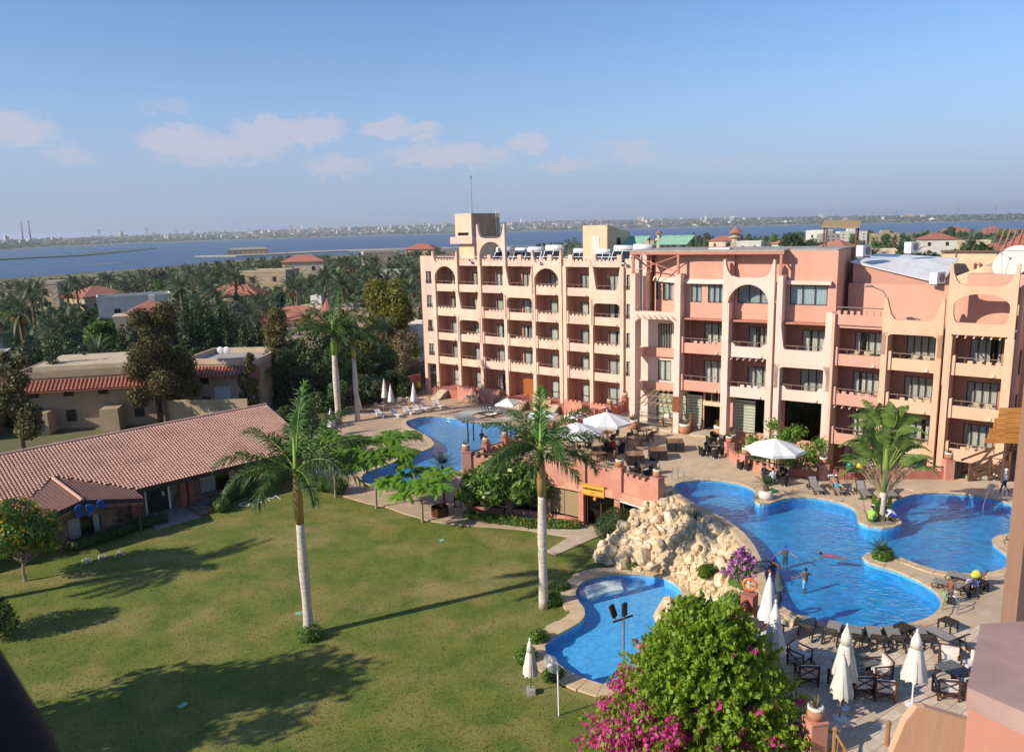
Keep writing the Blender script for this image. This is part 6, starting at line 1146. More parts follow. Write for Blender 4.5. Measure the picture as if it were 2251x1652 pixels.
near_d = [(-28.2, 118, 6.5, 'date palm with orange fruit in front of the cypress hedge'), (-21.0, 150, 7, 'date palm just right of the cypress row'), (-17.2, 158, 7, 'date palm left of the turret villa'), (-14.6, 146, 6, 'bushy date palm below the turret villa'), (-10.2, 150, 7.5, 'date palm beside the turret roof'), (-9.2, 118, 7, 'date palm nearest the hotel end wall'), (-7.4, 140, 8, 'date palm against the long villa'), (-30.5, 145, 8, 'date palm left of the white villa'), (-24.5, 128, 3.5, 'short date palm below the chimney villa')]
for a, r, h, lb in near_d: x, y = polar(a, r); date_palm(lb, x, y, h, 0, 'fruit' in lb or Rp.random() < .4, 'date palms near the villas', 1.0)
houses_xy = [(o.location.x, o.location.y) for o in bpy.data.objects if o.name.startswith(('villa', 'apartment'))]
for i in range(300):
    if i < 205: a = Rp.uniform(-34.5, -4.5); r = 150 + 560 * Rp.random() ** 1.25; r = min(r, interp(SHORE, a) * .93)
    else: a = Rp.uniform(3, 35); r = 260 + 900 * Rp.random() ** 1.1
    x, y = polar(a, r)
    if any(hypot(x - hx, y - hy) < 9 and True for hx, hy in houses_xy): r += 16; x, y = polar(a, r)
    if any(abs(atan2(x, y) - atan2(hx, hy)) < 6 / r and r < hypot(hx, hy) < r + 45 and r < 230 for hx, hy in houses_xy): continue
    hh = Rp.uniform(4, 8); ss = Rp.uniform(1.05, 1.6); lim = room_for(a, r)
    if lim < 3: continue
    ss = min(ss, lim / (hh + 2.2)) if lim > 8 else lim / (hh + 2.2)
    date_palm('date palm in the grove between the villas and the lake' if a < 0 else 'date palm in the grove beyond the hotel roofs', x, y, hh, 1 + Rp.randrange(2), Rp.random() < .35, 'palm grove left of the hotel' if a < 0 else 'palm grove beyond the hotel roofs', ss)
# ---- leaf clouds
def cloud(mb, blobs, n, s, rnd, flat=.0, out=.75):
    """leaf quads scattered through overlapping clumps, denser near each clump's skin"""
    tot = sum(b_[1] ** 2 for b_ in blobs)
    for c, r in blobs:
        c = Vector(c)
        for _ in range(int(n * r * r / tot)):
            d = Vector((rnd.gauss(0, 1), rnd.gauss(0, 1), rnd.gauss(0, 1))).normalized(); p = c + d * r * (out + (1.08 - out) * rnd.random()) * (1 if rnd.random() < .8 else rnd.random()); p.z = c.z + (p.z - c.z) * .85
            t1 = (d + Vector((rnd.uniform(-1, 1), rnd.uniform(-1, 1), rnd.uniform(-1, 1))) * .9).normalized(); a = t1.orthogonal().normalized(); a = (a * cos(k_ := rnd.uniform(0, 6.28)) + t1.cross(a) * sin(k_)); b2 = t1.cross(a); l = s * rnd.uniform(.6, 1.3)
            mb.add([p - a * l * .5, p + b2 * l * .28, p + a * l * .6, p - b2 * l * .28], [(0, 1, 2, 3)])
def branchy(mb, blobs, h0, r0, rnd, base=(0, 0, 0)):
    b_ = Vector(base); top = b_ + Vector((0, 0, h0)); mb.tube([b_ - Vector((0, 0, .3)), b_ + Vector((rnd.uniform(-.1, .1), rnd.uniform(-.1, .1), h0 * .5)), top], [r0, r0 * .8, r0 * .65], 8)
    for c, r in blobs:
        c = Vector(c); mid = top.lerp(c, .5) + Vector((0, 0, -.1 * (c - top).length)); mb.tube([top - Vector((0, 0, rnd.random() * h0 * .25)), mid, c], [r0 * .42, r0 * .25, r0 * .08], 5)
def tree(name, label, loc, blobs, h0, r0, n, s, leaf, bark='bark', cat='tree', grp=None, seed=1, extra=None, out=.7):
    rnd = random.Random(seed); t_ = thing(name, label, cat, loc, 0, grp); m = MB(); branchy(m, blobs, h0, r0, rnd); m.build('trunk', bark, t_); m = MB(); cloud(m, blobs, n, s, rnd, out=out); m.build('crown', leaf, t_)
    if extra: m = MB(); cloud(m, blobs, extra[0], extra[1], rnd, out=.98); m.build('flowers', extra[2], t_)
    return t_
def ball_blobs(w_, d_, z0, z1, k, seed, taper=0, r=None):
    q = random.Random(seed); out = []
    for i in range(k):
        f = (i + .5) / k; a = q.uniform(0, 6.28); rr_ = sqrt(q.random()) * .62; tw_ = 1 - taper * f; z = z0 + (z1 - z0) * f
        out.append(((cos(a) * rr_ * w_ * tw_, sin(a) * rr_ * d_ * tw_, z), (r or .42 * w_) * q.uniform(.7, 1.1) * (1 - taper * .6 * f)))
    return out
def casu(label, x, y, w_, h, seed, n=9000): return tree('casuarina_tree', label, (x, y, 0), ball_blobs(w_, w_, h * .2, h * .93, 18, seed, .55, w_ * .36), h * .3, .3, n, .34, 'cas_leaf', grp='feathery olive trees behind the spa', seed=seed, out=.45)
casu('big olive feathery tree standing behind the spa roof', -41, 90, 5.6, 14.8, 3, 26000); casu('smaller olive feathery tree before the tan villa at left', -50.5, 78, 3.6, 11.5, 4, 13000); casu('olive feathery tree between spa end and the hotel', -30, 101.5, 4.6, 13.0, 6, 16000); casu('thin reddish feathery tree beside the orange villa', -31.6, 92, 2.0, 8.6, 8, 3500); casu('olive feathery tree just right of the tall dark one', -25, 107, 4.0, 12, 9, 10000)
tree('yellow_green_tree', 'big yellow green tree beside the hotel end wall', (-20.5, 124, 0), ball_blobs(7, 6, 3, 13.5, 20, 5, .4), 3, .4, 15000, .5, 'yellow_leaf', seed=11); tree('dry_bush', 'dry grey brown bush below the hotel end wall', (-16.2, 116, 0), ball_blobs(3.5, 3.5, 1, 7, 10, 6, .5), 2, .2, 5000, .3, 'tan_leaf', seed=12); tree('dry_bush', 'straw coloured scrub on the slope by the hotel corner', (-14.5, 113, 0), ball_blobs(4, 3, .6, 2.6, 9, 7), .5, .1, 3500, .28, 'tan_leaf', seed=13)
for i, (x, y, w_, h, lb) in enumerate([(-15.5, 103, 2.4, 4.6, 'dark clipped round tree beside the hotel corner'), (-18.6, 98, 2.8, 4.2, 'dark oleander bush behind the closed white parasols'), (-22.3, 93.5, 3.2, 4.4, 'dark bush behind the royal palm with green shaft'), (-24.5, 86, 3, 3.4, 'dark bush behind the spa roof end'), (-23.5, 100, 3.6, 8, 'dark tree mass behind the parasols'), (-27.5, 96.5, 3.6, 8.5, 'dark tree between the spa end and the orange villa'), (-21.2, 104.5, 3.4, 8, 'dark tree beyond the royal palm with green shaft'), (-26.5, 103.5, 4, 9.5, 'tall dark tree right of the olive feathery trees'), (-18.5, 110, 3.4, 6.5, 'dark tree on the slope left of the hotel corner')]): tree('dark_bush', lb, (x, y, 0), ball_blobs(w_, w_, .8, h - 1, 9, 20 + i, .2), .6, .15, 5000, .3, 'dark_leaf', seed=30 + i, extra=(150, .22, 'lilac') if i == 1 else None)
# cypresses
rc = random.Random(9); CY = []
for q in range(2):
    m = MB(); cloud(m, [((rc.uniform(-.2, .2), rc.uniform(-.2, .2), 1 + k * .62), .95 * (1 - (k / 13) ** 2.2) + .12) for k in range(13)], 2600, .34, rc, out=.6); CY.append(m.mesh('crown', 'cypress_leaf'))
CTr = MB().tube([(0, 0, -1), (0, 0, 7)], [.18, .06], 6).mesh('trunk', 'bark')
cyp = [(-30.7, 106 + i * 1.2, 1.1) for i in range(2)] + [(-32 + i * .55, 118 + 3 * (i % 3), 1.05) for i in range(5)] + [(-26.6 + i * .62, 132 + 4 * (i % 2), 1.15) for i in range(6)] + [(-22.6 + i * .42, 128 + 3 * (i % 3), 1.25) for i in range(8)] + [(-19 + i * .5, 121 + 3 * (i % 2), 1.1) for i in range(5)] + [(-24, 108, .9), (-29, 112, 1)]
for i, (a, r, s) in enumerate(cyp):
    x, y = polar(a, r); t_ = thing('cypress_tree', 'narrow dark cypress in the rows between the villas', 'tree', (x, y, terr(x, y)), i, 'cypress rows between the villas', (s * rc.uniform(.85, 1.15), s, s * rc.uniform(.85, 1.2))); obj('trunk', CTr, t_); obj('crown', CY[i % 2], t_)
# mixed broadleaf trees further out, kinds shared
BT = []
for q, lf in enumerate(('dark_leaf', 'bright_leaf', 'cas_leaf', 'dark_leaf')):
    m = MB(); b_ = ball_blobs(3.2, 3.2, 2.4, 6.4, 11, 50 + q, .3); cloud(m, b_, 2600, .55, rc, out=.6); mt = MB(); branchy(mt, b_, 2.2, .25, rc); BT.append((m.mesh('crown', lf), mt.mesh('trunk', 'bark')))
for i in range(280):
    if i < 150: a = rc.uniform(-34.5, -8); r = 112 + 400 * rc.random() ** 1.4
    else: a = rc.uniform(5, 35); r = 150 + 950 * rc.random()
    x, y = polar(a, r); s = rc.uniform(.7, 1.25) * (1 + (r / 1300) * (a > 0))
    if any(hypot(x - hx, y - hy) < 8 for hx, hy in houses_xy) or any(abs(atan2(x, y) - atan2(hx, hy)) < 5 / r and r < hypot(hx, hy) < r + 50 and r < 230 for hx, hy in houses_xy): continue
    s = min(s, room_for(a, r) / 8.2)
    if s < .35: continue
    k = rc.randrange(4); t_ = thing('broadleaf_tree', 'leafy tree among the palms %s' % ('left of the hotel' if a < 0 else 'beyond the hotel roofs'), 'tree', (x, y, terr(x, y)), rc.uniform(0, 6), 'trees among the palms %s' % ('left of the hotel' if a < 0 else 'beyond the hotel roofs'), (s, s, s * rc.uniform(.7, 1.1))); obj('crown', BT[k][0], t_); obj('trunk', BT[k][1], t_)
for i, (a, r, s, k, lb) in enumerate([(19.6, 330, 2.6, 0, 'large round dark tree standing up against the lake'), (15.2, 300, 1.8, 0, 'dark tree by the round tower beyond the roof'), (25.4, 165, 1.25, 1, 'yellow green shrubs beyond the roof air conditioners'), (23.6, 170, 1.1, 1, 'yellow green shrub just right of the rusty canopy'), (28.3, 210, 2.0, 0, 'dense dark tree group beyond the cream hall'), (30.8, 240, 2.2, 0, 'dark tree behind the red tiled roof'), (33, 200, 1.9, 3, 'dark tree at the right edge above the dishes'), (26.8, 240, 1.8, 3, 'dark tree right of the yellow shrubs')]):
    x, y = polar(a, r); t_ = thing('broadleaf_tree', lb, 'tree', (x, y, terr(x, y) + 0), i, None, s); o = obj('crown', BT[k][0], t_); obj('trunk', BT[k][1], t_)
    if 'yellow' in lb: o.data = o.data.copy(); o.data.materials[0] = MT['yellow_leaf']
# undergrowth so that no bare soil shows between the trees
m = MB()
for i in range(15000):
    a = rc.uniform(-35, -3) if i < 10000 else rc.uniform(2, 36); r = 108 + 700 * rc.random() ** 1.5 if i < 10000 else 120 + 1100 * rc.random(); x, y = polar(a, r)
    if a > -9 and r < 125: continue
    z = terr(x, y); s = min(rc.uniform(.8, 2.2) * (1 + r / 500), max(.6, room_for(a, r) * .5)); d = Vector((rc.uniform(-1, 1), rc.uniform(-1, 1), rc.uniform(.2, 1))).normalized(); e = d.orthogonal().normalized(); f = d.cross(e); p = Vector((x, y, z + rc.random() * s * 1.1)); m.add([p - e * s * .5, p + f * s * .45, p + e * s * .5, p - f * s * .45], [(0, 1, 2, 3)])
tag(m.build('undergrowth', 'dark_leaf'), 'low green undergrowth between palms and villas', 'undergrowth', kind='stuff')
# ---- garden trees
def delonix(label, x, y, h, w_, seed, nl):
    rnd = random.Random(seed); R.seed(seed); t_ = thing('flame_tree', label, 'tree', (x, y, 0), 0, 'young flame trees at the lawn edge'); tr = MB(); tips = []; top = Vector((rnd.uniform(-.2, .2), 0, h * .5)); tr.tube([(0, 0, -.1), (.05, .02, h * .25), top], [.11, .085, .065], 8)
    for i in range(9):
        a = i * .7 + rnd.uniform(-.2, .2); rr_ = w_ * rnd.uniform(.35, .8); e = Vector((cos(a) * rr_, sin(a) * rr_, h * rnd.uniform(.68, .96) - h * .18 * (rr_ / w_))); mid = top.lerp(e, .5) + Vector((0, 0, .12 * h)); tr.tube([top, mid, e], [.05, .035, .012], 5); tips += [(e, a)] + [(mid.lerp(e, .55), a + .8)] + [(mid, a - .7)]
    tr.build('trunk', 'bark_pale', t_); m = MB()
    for i in range(nl): e, a = tips[i % len(tips)]; frond(m, e + Vector((rnd.uniform(-.25, .25), rnd.uniform(-.25, .25), rnd.uniform(-.1, .15))), a + rnd.uniform(-1.7, 1.7), rnd.uniform(-.05, .5), rnd.uniform(.9, 1.35), rnd.uniform(.8, 1.5), 17, .34, .06, hang=.35)
    m.build('crown', 'delonix_leaf', t_); return t_
delonix('smallest feathery flame tree next to the clipped box ball', -15.16, 62.94, 5.9, 4.0, 1, 420); delonix('broad feathery flame tree in the middle before the lower pool', -11.23, 60.06, 7.0, 5.6, 2, 1000); delonix('low feathery flame tree next to the cafe corner', -7.15, 56.71, 5.2, 3.8, 3, 430)
FRY = [(i * 2.4, 1.4 - 1.7 * (i / 30)) for i in range(30)]
yt = thing('fan_palm', 'spiky fan palm behind the low flame tree', 'palm tree', (-5.8, 60.7, .1)); MB().tube([(0, 0, 0), (0, 0, 3.2)], [.12, .1], 8).build('trunk', 'bark', yt); m = MB(); R.seed(8)
for a, e in FRY: frond(m, (0, 0, 3.2), a, e, 1.15, .5, 9, .5, .05, hang=.1)
m.build('crown', 'cycad_leaf', yt)
tree('frangipani_tree', 'broad frangipani tree with pale flowers before the cafe', (-.6, 57.2, 0), [((-2.3, .2, 2.9), 1.25), ((-.9, -.3, 3.7), 1.35), ((.5, .0, 3.9), 1.3), ((2.0, -.3, 3.2), 1.3), ((2.7, -.2, 2.2), .9), ((-2.9, 0, 2.0), .9), ((1.0, -.9, 2.5), 1.1), ((-1.2, -1, 2.4), 1.1), ((2.2, .3, 1.4), .7)], 1.1, .14, 5200, .38, 'frang_leaf', 'bark_pale', seed=3, out=.6)
rb_ = thing('clipped_bush', 'big clipped egg shaped bush beside the cafe door', 'bush', (7.3, 52.4, 0)); rnd = random.Random(6); m = MB(); cloud(m, [((0, 0, 1.15), 1.35), ((.5, -.1, 1.0), 1.2), ((-.5, .1, .9), 1.15)], 9000, .13, rnd, out=.93); m.build('foliage', 'dark_leaf', rb_); MB().ell((0, 0, 1.0), (1.3, 1.15, .95), 14, 8).build('core', 'dark_leaf', rb_)
# flowering tree and bushes at the left
tree('flowering_tree', 'yellow flowering tree before the spa porch', (-32.3, 48.1, 0), [((0, 0, 4.6), 1.3), ((-1.3, .3, 4.2), 1.3), ((1.5, 0, 3.9), 1.2), ((-1.1, .3, 3.6), 1.1), ((1.1, -.2, 3.5), 1.15), ((-.6, -.6, 2.9), 1.1), ((.8, .5, 2.8), 1.1), ((1.7, .2, 2.6), .8), ((-1.7, .1, 2.8), .8), ((.2, -.8, 3.4), 1)], 1.3, .12, 7000, .24, 'flower_leaf', 'bark_pale', seed=7, extra=(420, .34, 'yellow_petal')); tree('left_bush', 'dark leafy bush cut off by the left edge', (-29.6, 40.5, 0), [((0, 0, 1.5), 1.2), ((-1.2, .4, 2.2), 1.3), ((-.5, -.3, 3.0), 1.0), ((.6, .2, .9), .8), ((-1.5, 0, 3.6), .9)], .6, .1, 5000, .2, 'flower_leaf', seed=8)
# trees that stand left of the picture and throw their shade across the lawn
tree('shade_tree', 'broad shade tree standing out of view left of the lawn', (-31, 26.5, 0), ball_blobs(7.5, 7.5, 4.5, 12, 26, 14, .3, 2.1), 4.5, .4, 8000, .55, 'dark_leaf', seed=44, out=.4); royal_palm('royal palm standing out of view left of the spa lawn', -38.8, 42.6, 0, 7.0, (0, 0), FR1, 2, 15, .5, 1.0); tree('shade_tree', 'tall tree standing out of view beside the spa porch', (-50, 46, 0), ball_blobs(4.5, 4.5, 4, 10, 14, 15, .3, 2), 4, .35, 5000, .55, 'dark_leaf', seed=45)
# hedges: one body each, thousands of leaves
def hedge(label, pts, w_, h, leaf='dark_leaf', n=3500, s=.13, flowers=None, seed=1, name='hedge'):
    rnd = random.Random(seed); t_ = thing(name, label, 'hedge', (0, 0, 0)); bl = []
    for (a, b_) in zip(pts, pts[1:]):
        A_, B_ = Vector(a), Vector(b_); L = (B_ - A_).length; k = max(1, int(L / (w_ * .45)))
        for i in range(k + 1): p = A_.lerp(B_, i / k); bl.append(((p.x, p.y, h * .5 + .02), w_ * .5)); bl.append(((p.x + rnd.uniform(-.1, .1), p.y, h * .72), w_ * .46 * rnd.uniform(.85, 1.1)))
    m = MB(); cloud(m, bl, n, s, rnd, out=.85); m.build('foliage', leaf, t_); m = MB()
    for c, r in bl[::2]: m.ell((c[0], c[1], h * .45), (r * .8, r * .8, h * .42), 8, 5)
    m.build('core', leaf, t_)
    if flowers: m = MB(); cloud(m, [(b_[0], b_[1]) for b_ in bl[1::2]], flowers[0], flowers[1], rnd, out=1.0); m.build('flowers', flowers[2], t_)
    return t_
hedge('dark hedge below the spa porch', [(-31.6, 53.0), (-29.9, 54.9), (-29.0, 56.6), (-27.5, 57.9)], 1.0, .9, seed=1); hedge('curving hedge right of the spa door steps', [(-23.8, 60.1), (-24.2, 62.2), (-22.6, 64.7)], 1.2, 1.0, 'flower_leaf', 5000, .13, (40, .1, 'yellow_petal'), 2); hedge('hedge below the spa window nearest the palm', [(-21.6, 66.2), (-20.2, 68.6)], 1.3, 1.2, 'flower_leaf', 4000, .14, (70, .12, 'yellow_petal'), 3); hedge('flowering hedge between the tall palm and box ball', [(-18.9, 66.2), (-16.6, 64.6)], 1.5, 1.3, 'flower_leaf', 4000, .14, (90, .12, 'yellow_petal'), 4); hedge('clipped dark box ball at the deck corner', [(-15.4, 63.9), (-15.0, 63.6)], 1.6, 1.5, 'dark_leaf', 4000, .12, None, 5)
hedge('yellow flower bed along the cafe front', [(-3.6, 57.4), (-1.9, 56.3), (1.2, 55.1), (4.5, 54.7)], .9, .55, 'flower_leaf', 6500, .14, (520, .11, 'yellow_petal'), 6, 'flower_bed'); hedge('clipped yellow hedge behind the stair wall', [(6.6, 73.5), (9.5, 76.5)], 1.6, 1.6, 'yellow_leaf', 4500, .16, None, 7); hedge('yellow hedge by the round pergola', [(-3.0, 63.2), (-.2, 66)], 1.2, 1.3, 'yellow_leaf', 3500, .16, None, 8)
for i, (x, y, w_, h, lf, lb) in enumerate([(.95, 38.6, .7, .55, 'bright_leaf', 'lime green shrub on the edge of the shallow pool'), (.2, 36.7, .8, .6, 'bright_leaf', 'lime green shrub beside the closed lawn parasol'), (1.5, 35.1, .7, .5, 'flower_leaf', 'small shrub at the foot of the lawn parasol'), (1.9, 42.9, .9, .5, 'flower_leaf', 'low flowering plants round the poolside royal palm'), (2.6, 44.6, .6, .4, 'flower_leaf', 'low plants where the pool edge bends'), (-11.6, 39.6, .95, .5, 'flower_leaf', 'shaggy plants round the foot of the lawn palm'), (19.9, 40.0, .8, .35, 'bright_leaf', 'green cushion plants below the peninsula sago palm'), (7.5, 47.4, .8, .35, 'flower_leaf', 'low green plants at the foot of the rock garden'), (10.9, 42.5, .7, .8, 'bright_leaf', 'green bush low in the rock garden'), (10.7, 36.4, .9, 1.0, 'bright_leaf', 'leafy bush behind the agave')]): z = T if i == 6 else (1.6 if i == 8 else (2.6 if i == 9 else 0)); t_ = hedge(lb, [(0, 0), (.3, .2)], w_ * 1.2, h, lf, 1500, .12, (30, .08, 'lilac') if i in (3, 4) else None, 40 + i, 'shrub'); t_.location = (x, y, z); t_['category'] = 'shrub'
# bougainvillea: arching shoots over a mound
def boug(label, loc, rad_, top, ns, seed, lf, fl, flp, ls=.13, grp=None):
    rnd = random.Random(seed); t_ = thing('bougainvillea', label, 'shrub', loc); m = MB(); f = MB(); st_ = MB(); MB().lathe([(rad_ * .7, 0), (rad_ * .62, top * .2), (rad_ * .4, top * .5), (rad_ * .12, top * .85)], 14).build('core', lf, t_)
    st_.tube([(0, 0, 0), (.1, .1, top * .5)], .12, 6)
    for i in range(ns):
        a = rnd.uniform(0, 6.28); zf = rnd.random() ** .75; rr_ = rad_ * (1 - zf) ** .75 * rnd.uniform(.72, .98); p = Vector((cos(a) * rr_, sin(a) * rr_, .3 + zf * top * .9)); d = Vector((cos(a) * (1 - zf * .5), sin(a) * (1 - zf * .5), .35 + .8 * zf)).normalized(); L = rnd.uniform(.6, 2.1) * rad_ / 4; k = int(L / .055) + 4; fl_here = rnd.random() < flp(p, a)
        for j in range(k):
            q = p + d * L * j / k + Vector((0, 0, -.35 * L * (j / k) ** 2)); s = ls * rnd.uniform(.7, 1.3); e = Vector((rnd.uniform(-1, 1), rnd.uniform(-1, 1), rnd.uniform(-.3, 1))).normalized(); g2 = e.orthogonal().normalized(); h2 = e.cross(g2); o_ = g2 * s * .5
            (f if fl_here and rnd.random() < .7 else m).add([q, q + o_ + h2 * s * .4, q + o_ * 2.2, q + o_ - h2 * s * .4], [(0, 1, 2, 3)])
    m.build('foliage', lf, t_); st_.build('stem', 'bark', t_)
    if f.v: f.build('flowers', fl, t_)
    return t_
boug('huge green bougainvillea with magenta flowers in front of the terrace', (6.9, 26.4, 0), 4.3, 7.7, 3000, 3, 'boug_leaf', 'boug_flower', lambda p, a: .75 if (p.x < -1.0 and 1.2 < p.z < 4.6) else (.16 if p.z < 4 else .03), .17); boug('lilac flowering shrub on top of the rock garden', (12.0, 39.0, 3.0), 1.0, 1.6, 160, 4, 'flower_leaf', 'lilac', lambda p, a: .85, .14)
# large shrub in the sunken yard
tree('rose_shrub', 'big loose green shrub with pale flowers below the centre block', (20.3, 57.6, 1.9), [((-1.9, .4, 2.2), 1.2), ((-.6, -.3, 3.0), 1.3), ((.6, .4, 3.6), 1.1), ((1.4, .2, 4.2), .8), ((2.1, -.4, 2.6), 1.2), ((-1.6, 1.4, 3.2), .9), ((.9, -.9, 1.9), 1.1), ((3.2, 0, 3.2), .8), ((-.2, 1.0, 4.6), .7), ((3.2, .3, 1.8), .9)], .8, .1, 5200, .22, 'bright_leaf', seed=17, extra=(40, .2, 'white_stone'), out=.35)
# traveller's palm
tv_ = thing('traveller_palm', 'tall travellers palm with fan of paddle leaves on the pool island', 'palm tree', (22.46, 45.4, T)); MB().tube([(0, 0, 0), (.02, 0, 1.0), (0, 0, 1.9)], [.2, .16, .2], 10).build('trunk', 'palm_trunk', tv_, True); rnd = random.Random(12)
def paddle(base, d, stalk, L, W_, side, bend, tear):
    st_ = MB(); m = MB(); p0 = Vector(base); p1 = p0 + d * stalk; st_.tube([p0, p0.lerp(p1, .5), p1], [.075, .05, .035], 6); n = 14; c = p1; dd = d.copy()
    for i in range(n):
        c2 = c + dd * L / n; dd = (dd + Vector((bend[0], bend[1], bend[2])) * .07).normalized()
        for sg in (-1, 1):
            w0, w1 = W_ * sin(pi * (.08 + .9 * i / n)) ** .6, W_ * sin(pi * (.08 + .9 * (i + 1) / n)) ** .6; fold = Vector((0, 0, -.25 * rnd.uniform(.5, 1.5))); gp = rnd.uniform(.6, .97) if tear else 1
            m.add([c, c2, c + (c2 - c) * gp + (side * sg + fold).normalized() * w1, c + (side * sg + fold).normalized() * w0], [(0, 1, 2, 3)])
        c = c2
    return st_, m
MB().tube([(0, 0, 1.7), (.05, 0, 3.4), (0, 0, 5.2)], [.16, .2, .1], 8).build('stem', 'rachis', tv_, True)
for k, (z0, spread, st_, n_) in enumerate(((1.75, .78, 2.3, 14), (3.0, .62, 1.9, 13), (4.3, .5, 1.7, 12))):
    for i in range(n_):
        ang_ = ((i + .5) / n_ - .5) * 2 * spread; d = Vector((sin(ang_), sin(ang_) * -.3 + rnd.uniform(-.08, .08), cos(ang_))).normalized(); sd_ = Vector((rnd.uniform(-.5, .5), 1, rnd.uniform(-.2, .2))).cross(d).normalized(); sd_ = (sd_ + Vector((0, rnd.uniform(-.9, .9), 0))).normalized(); out_ = abs(ang_) / spread
        a, b_ = paddle((sin(ang_) * .1, 0, z0), d, st_ * rnd.uniform(.8, 1.1), rnd.uniform(1.4, 1.9), .40, sd_, (sin(ang_) * .8, rnd.uniform(-.7, .4), -2.6 * out_ - .2), True); o = b_.build('leaf_blade', 'travel_leaf', tv_); a.build('stalk', 'cane' if k == 0 else 'rachis', o)
for i in range(12): a = i * .55; m = MB(); frond(m, (cos(a) * .2, sin(a) * .2, 3.4), a, .2, 1.3, 2.2, 12, .35, .05, hang=.8); m.build('dead_leaf', 'tan_leaf', tv_)
for i in range(5): a, b_ = paddle((rnd.uniform(-.4, .4), rnd.uniform(-.2, .3), .05), Vector((rnd.uniform(-.3, .3), rnd.uniform(-.2, .2), 1)).normalized(), .3, 1.3, .22, Vector((1, rnd.uniform(-1, 1), 0)).normalized(), (0, 0, -.3), False); o = b_.build('leaf_blade', 'bright_leaf', tv_); a.build('stalk', 'rachis', o)
tag(MB().ell((22.5, 45.2, T + .02), (1.0, .75, .07), 16, 5, .2).build('soil_bed_ground', 'soil'), kind='structure')
def cycad(label, x, y, z, trunk, L=.75):
    t_ = thing('sago_palm', label, 'palm', (x, y, z), 0, 'sago palms by the pool'); MB().lathe([(.16, 0), (.2, trunk * .5), (.15, trunk)], 10).build('trunk', 'date_trunk', t_); R.seed(int(x * 10))
    for i in range(26): m = MB(); frond(m, (0, 0, trunk), i * 2.4, 1.3 - 1.2 * i / 26, L, .7, 15, .17, .03, lift=.2, hang=.0); m.build('frond', 'cycad_leaf', t_)
cycad('sago palm in the round stone pot on the pool tongue', 16.77, 49.78, T + .62, .35, 1.0); cycad('sago palm on the curved peninsula', 19.85, 40.0, T + .05, .35, .85)
bpot = thing('stone_pot', 'big round pale stone pot holding the sago palm', 'pot', (16.77, 49.78, T)); MB().lathe([(.25, 0), (.42, .12), (.5, .32), (.42, .54), (.28, .64), (.24, .6)], 16).build('bowl', 'pot_band', bpot, True)
def agave(label, x, y, z, n, L, seed, lf='agave_leaf'):
    rnd = random.Random(seed); t_ = thing('agave', label, 'agave', (x, y, z))
    for i in range(n):
        a = i * 2.4; e = 1.35 - 1.15 * i / n; d = Vector((cos(a) * cos(e), sin(a) * cos(e), sin(e))); sd_ = d.cross(Vector((0, 0, 1))).normalized(); q = Vector((0, 0, .05)); m = MB(); prev = None; w0 = .075 * L
        for k in range(6):
            f = k / 5; w_ = w0 * (1 - f ** 2) + .004; m.v += [tuple(q - sd_ * w_), tuple(q + d.cross(sd_) * .03 * L * (1 - f)), tuple(q + sd_ * w_)]; q = q + d * L / 5; d = (d + Vector((0, 0, -.10 * (1.2 - e)))).normalized()
        for k in range(5): b0 = k * 3; m.f += [(b0, b0 + 1, b0 + 4, b0 + 3), (b0 + 1, b0 + 2, b0 + 5, b0 + 4)]
        m.build('leaf', lf, t_)
agave('large grey green agave beside the red parapet', 9.7, 35.0, 2.3, 34, 2.0, 1); agave('spiky agave in the upper rock garden', 9.3, 49.0, 1.75, 26, .95, 2); agave('small agave at the left foot of the rocks', 5.4, 49.9, .1, 20, .7, 3); agave('small spiky plant near the pool rim rocks', 11.6, 47.6, 3.3, 18, .6, 4, 'cycad_leaf')
# short turf blades, denser towards the camera
leafm('grass_blade', (.10, .15, .025), (.22, .22, .06), .3); rg = random.Random(2); m = MB(); KX = offset(KP, 1.3)
while len(m.f) < 90000:
    y = 22 + 45 * rg.random() ** 1.5; x = rg.uniform(-.78, .2) * y
    if not inside((x, y), lawn) or inside((x, y), KX): continue
    a = rg.uniform(0, 6.28); h = rg.uniform(.03, .085); w_ = rg.uniform(.012, .03); dx, dy = cos(a) * w_, sin(a) * w_; m.add([(x - dx, y - dy, 0), (x + dx, y + dy, 0), (x + rg.uniform(-.04, .04), y + rg.uniform(-.04, .04), h)], [(0, 1, 2)])
tag(m.build('grass', 'grass_blade'), 'short mown grass blades of the lawn', 'grass', kind='stuff')
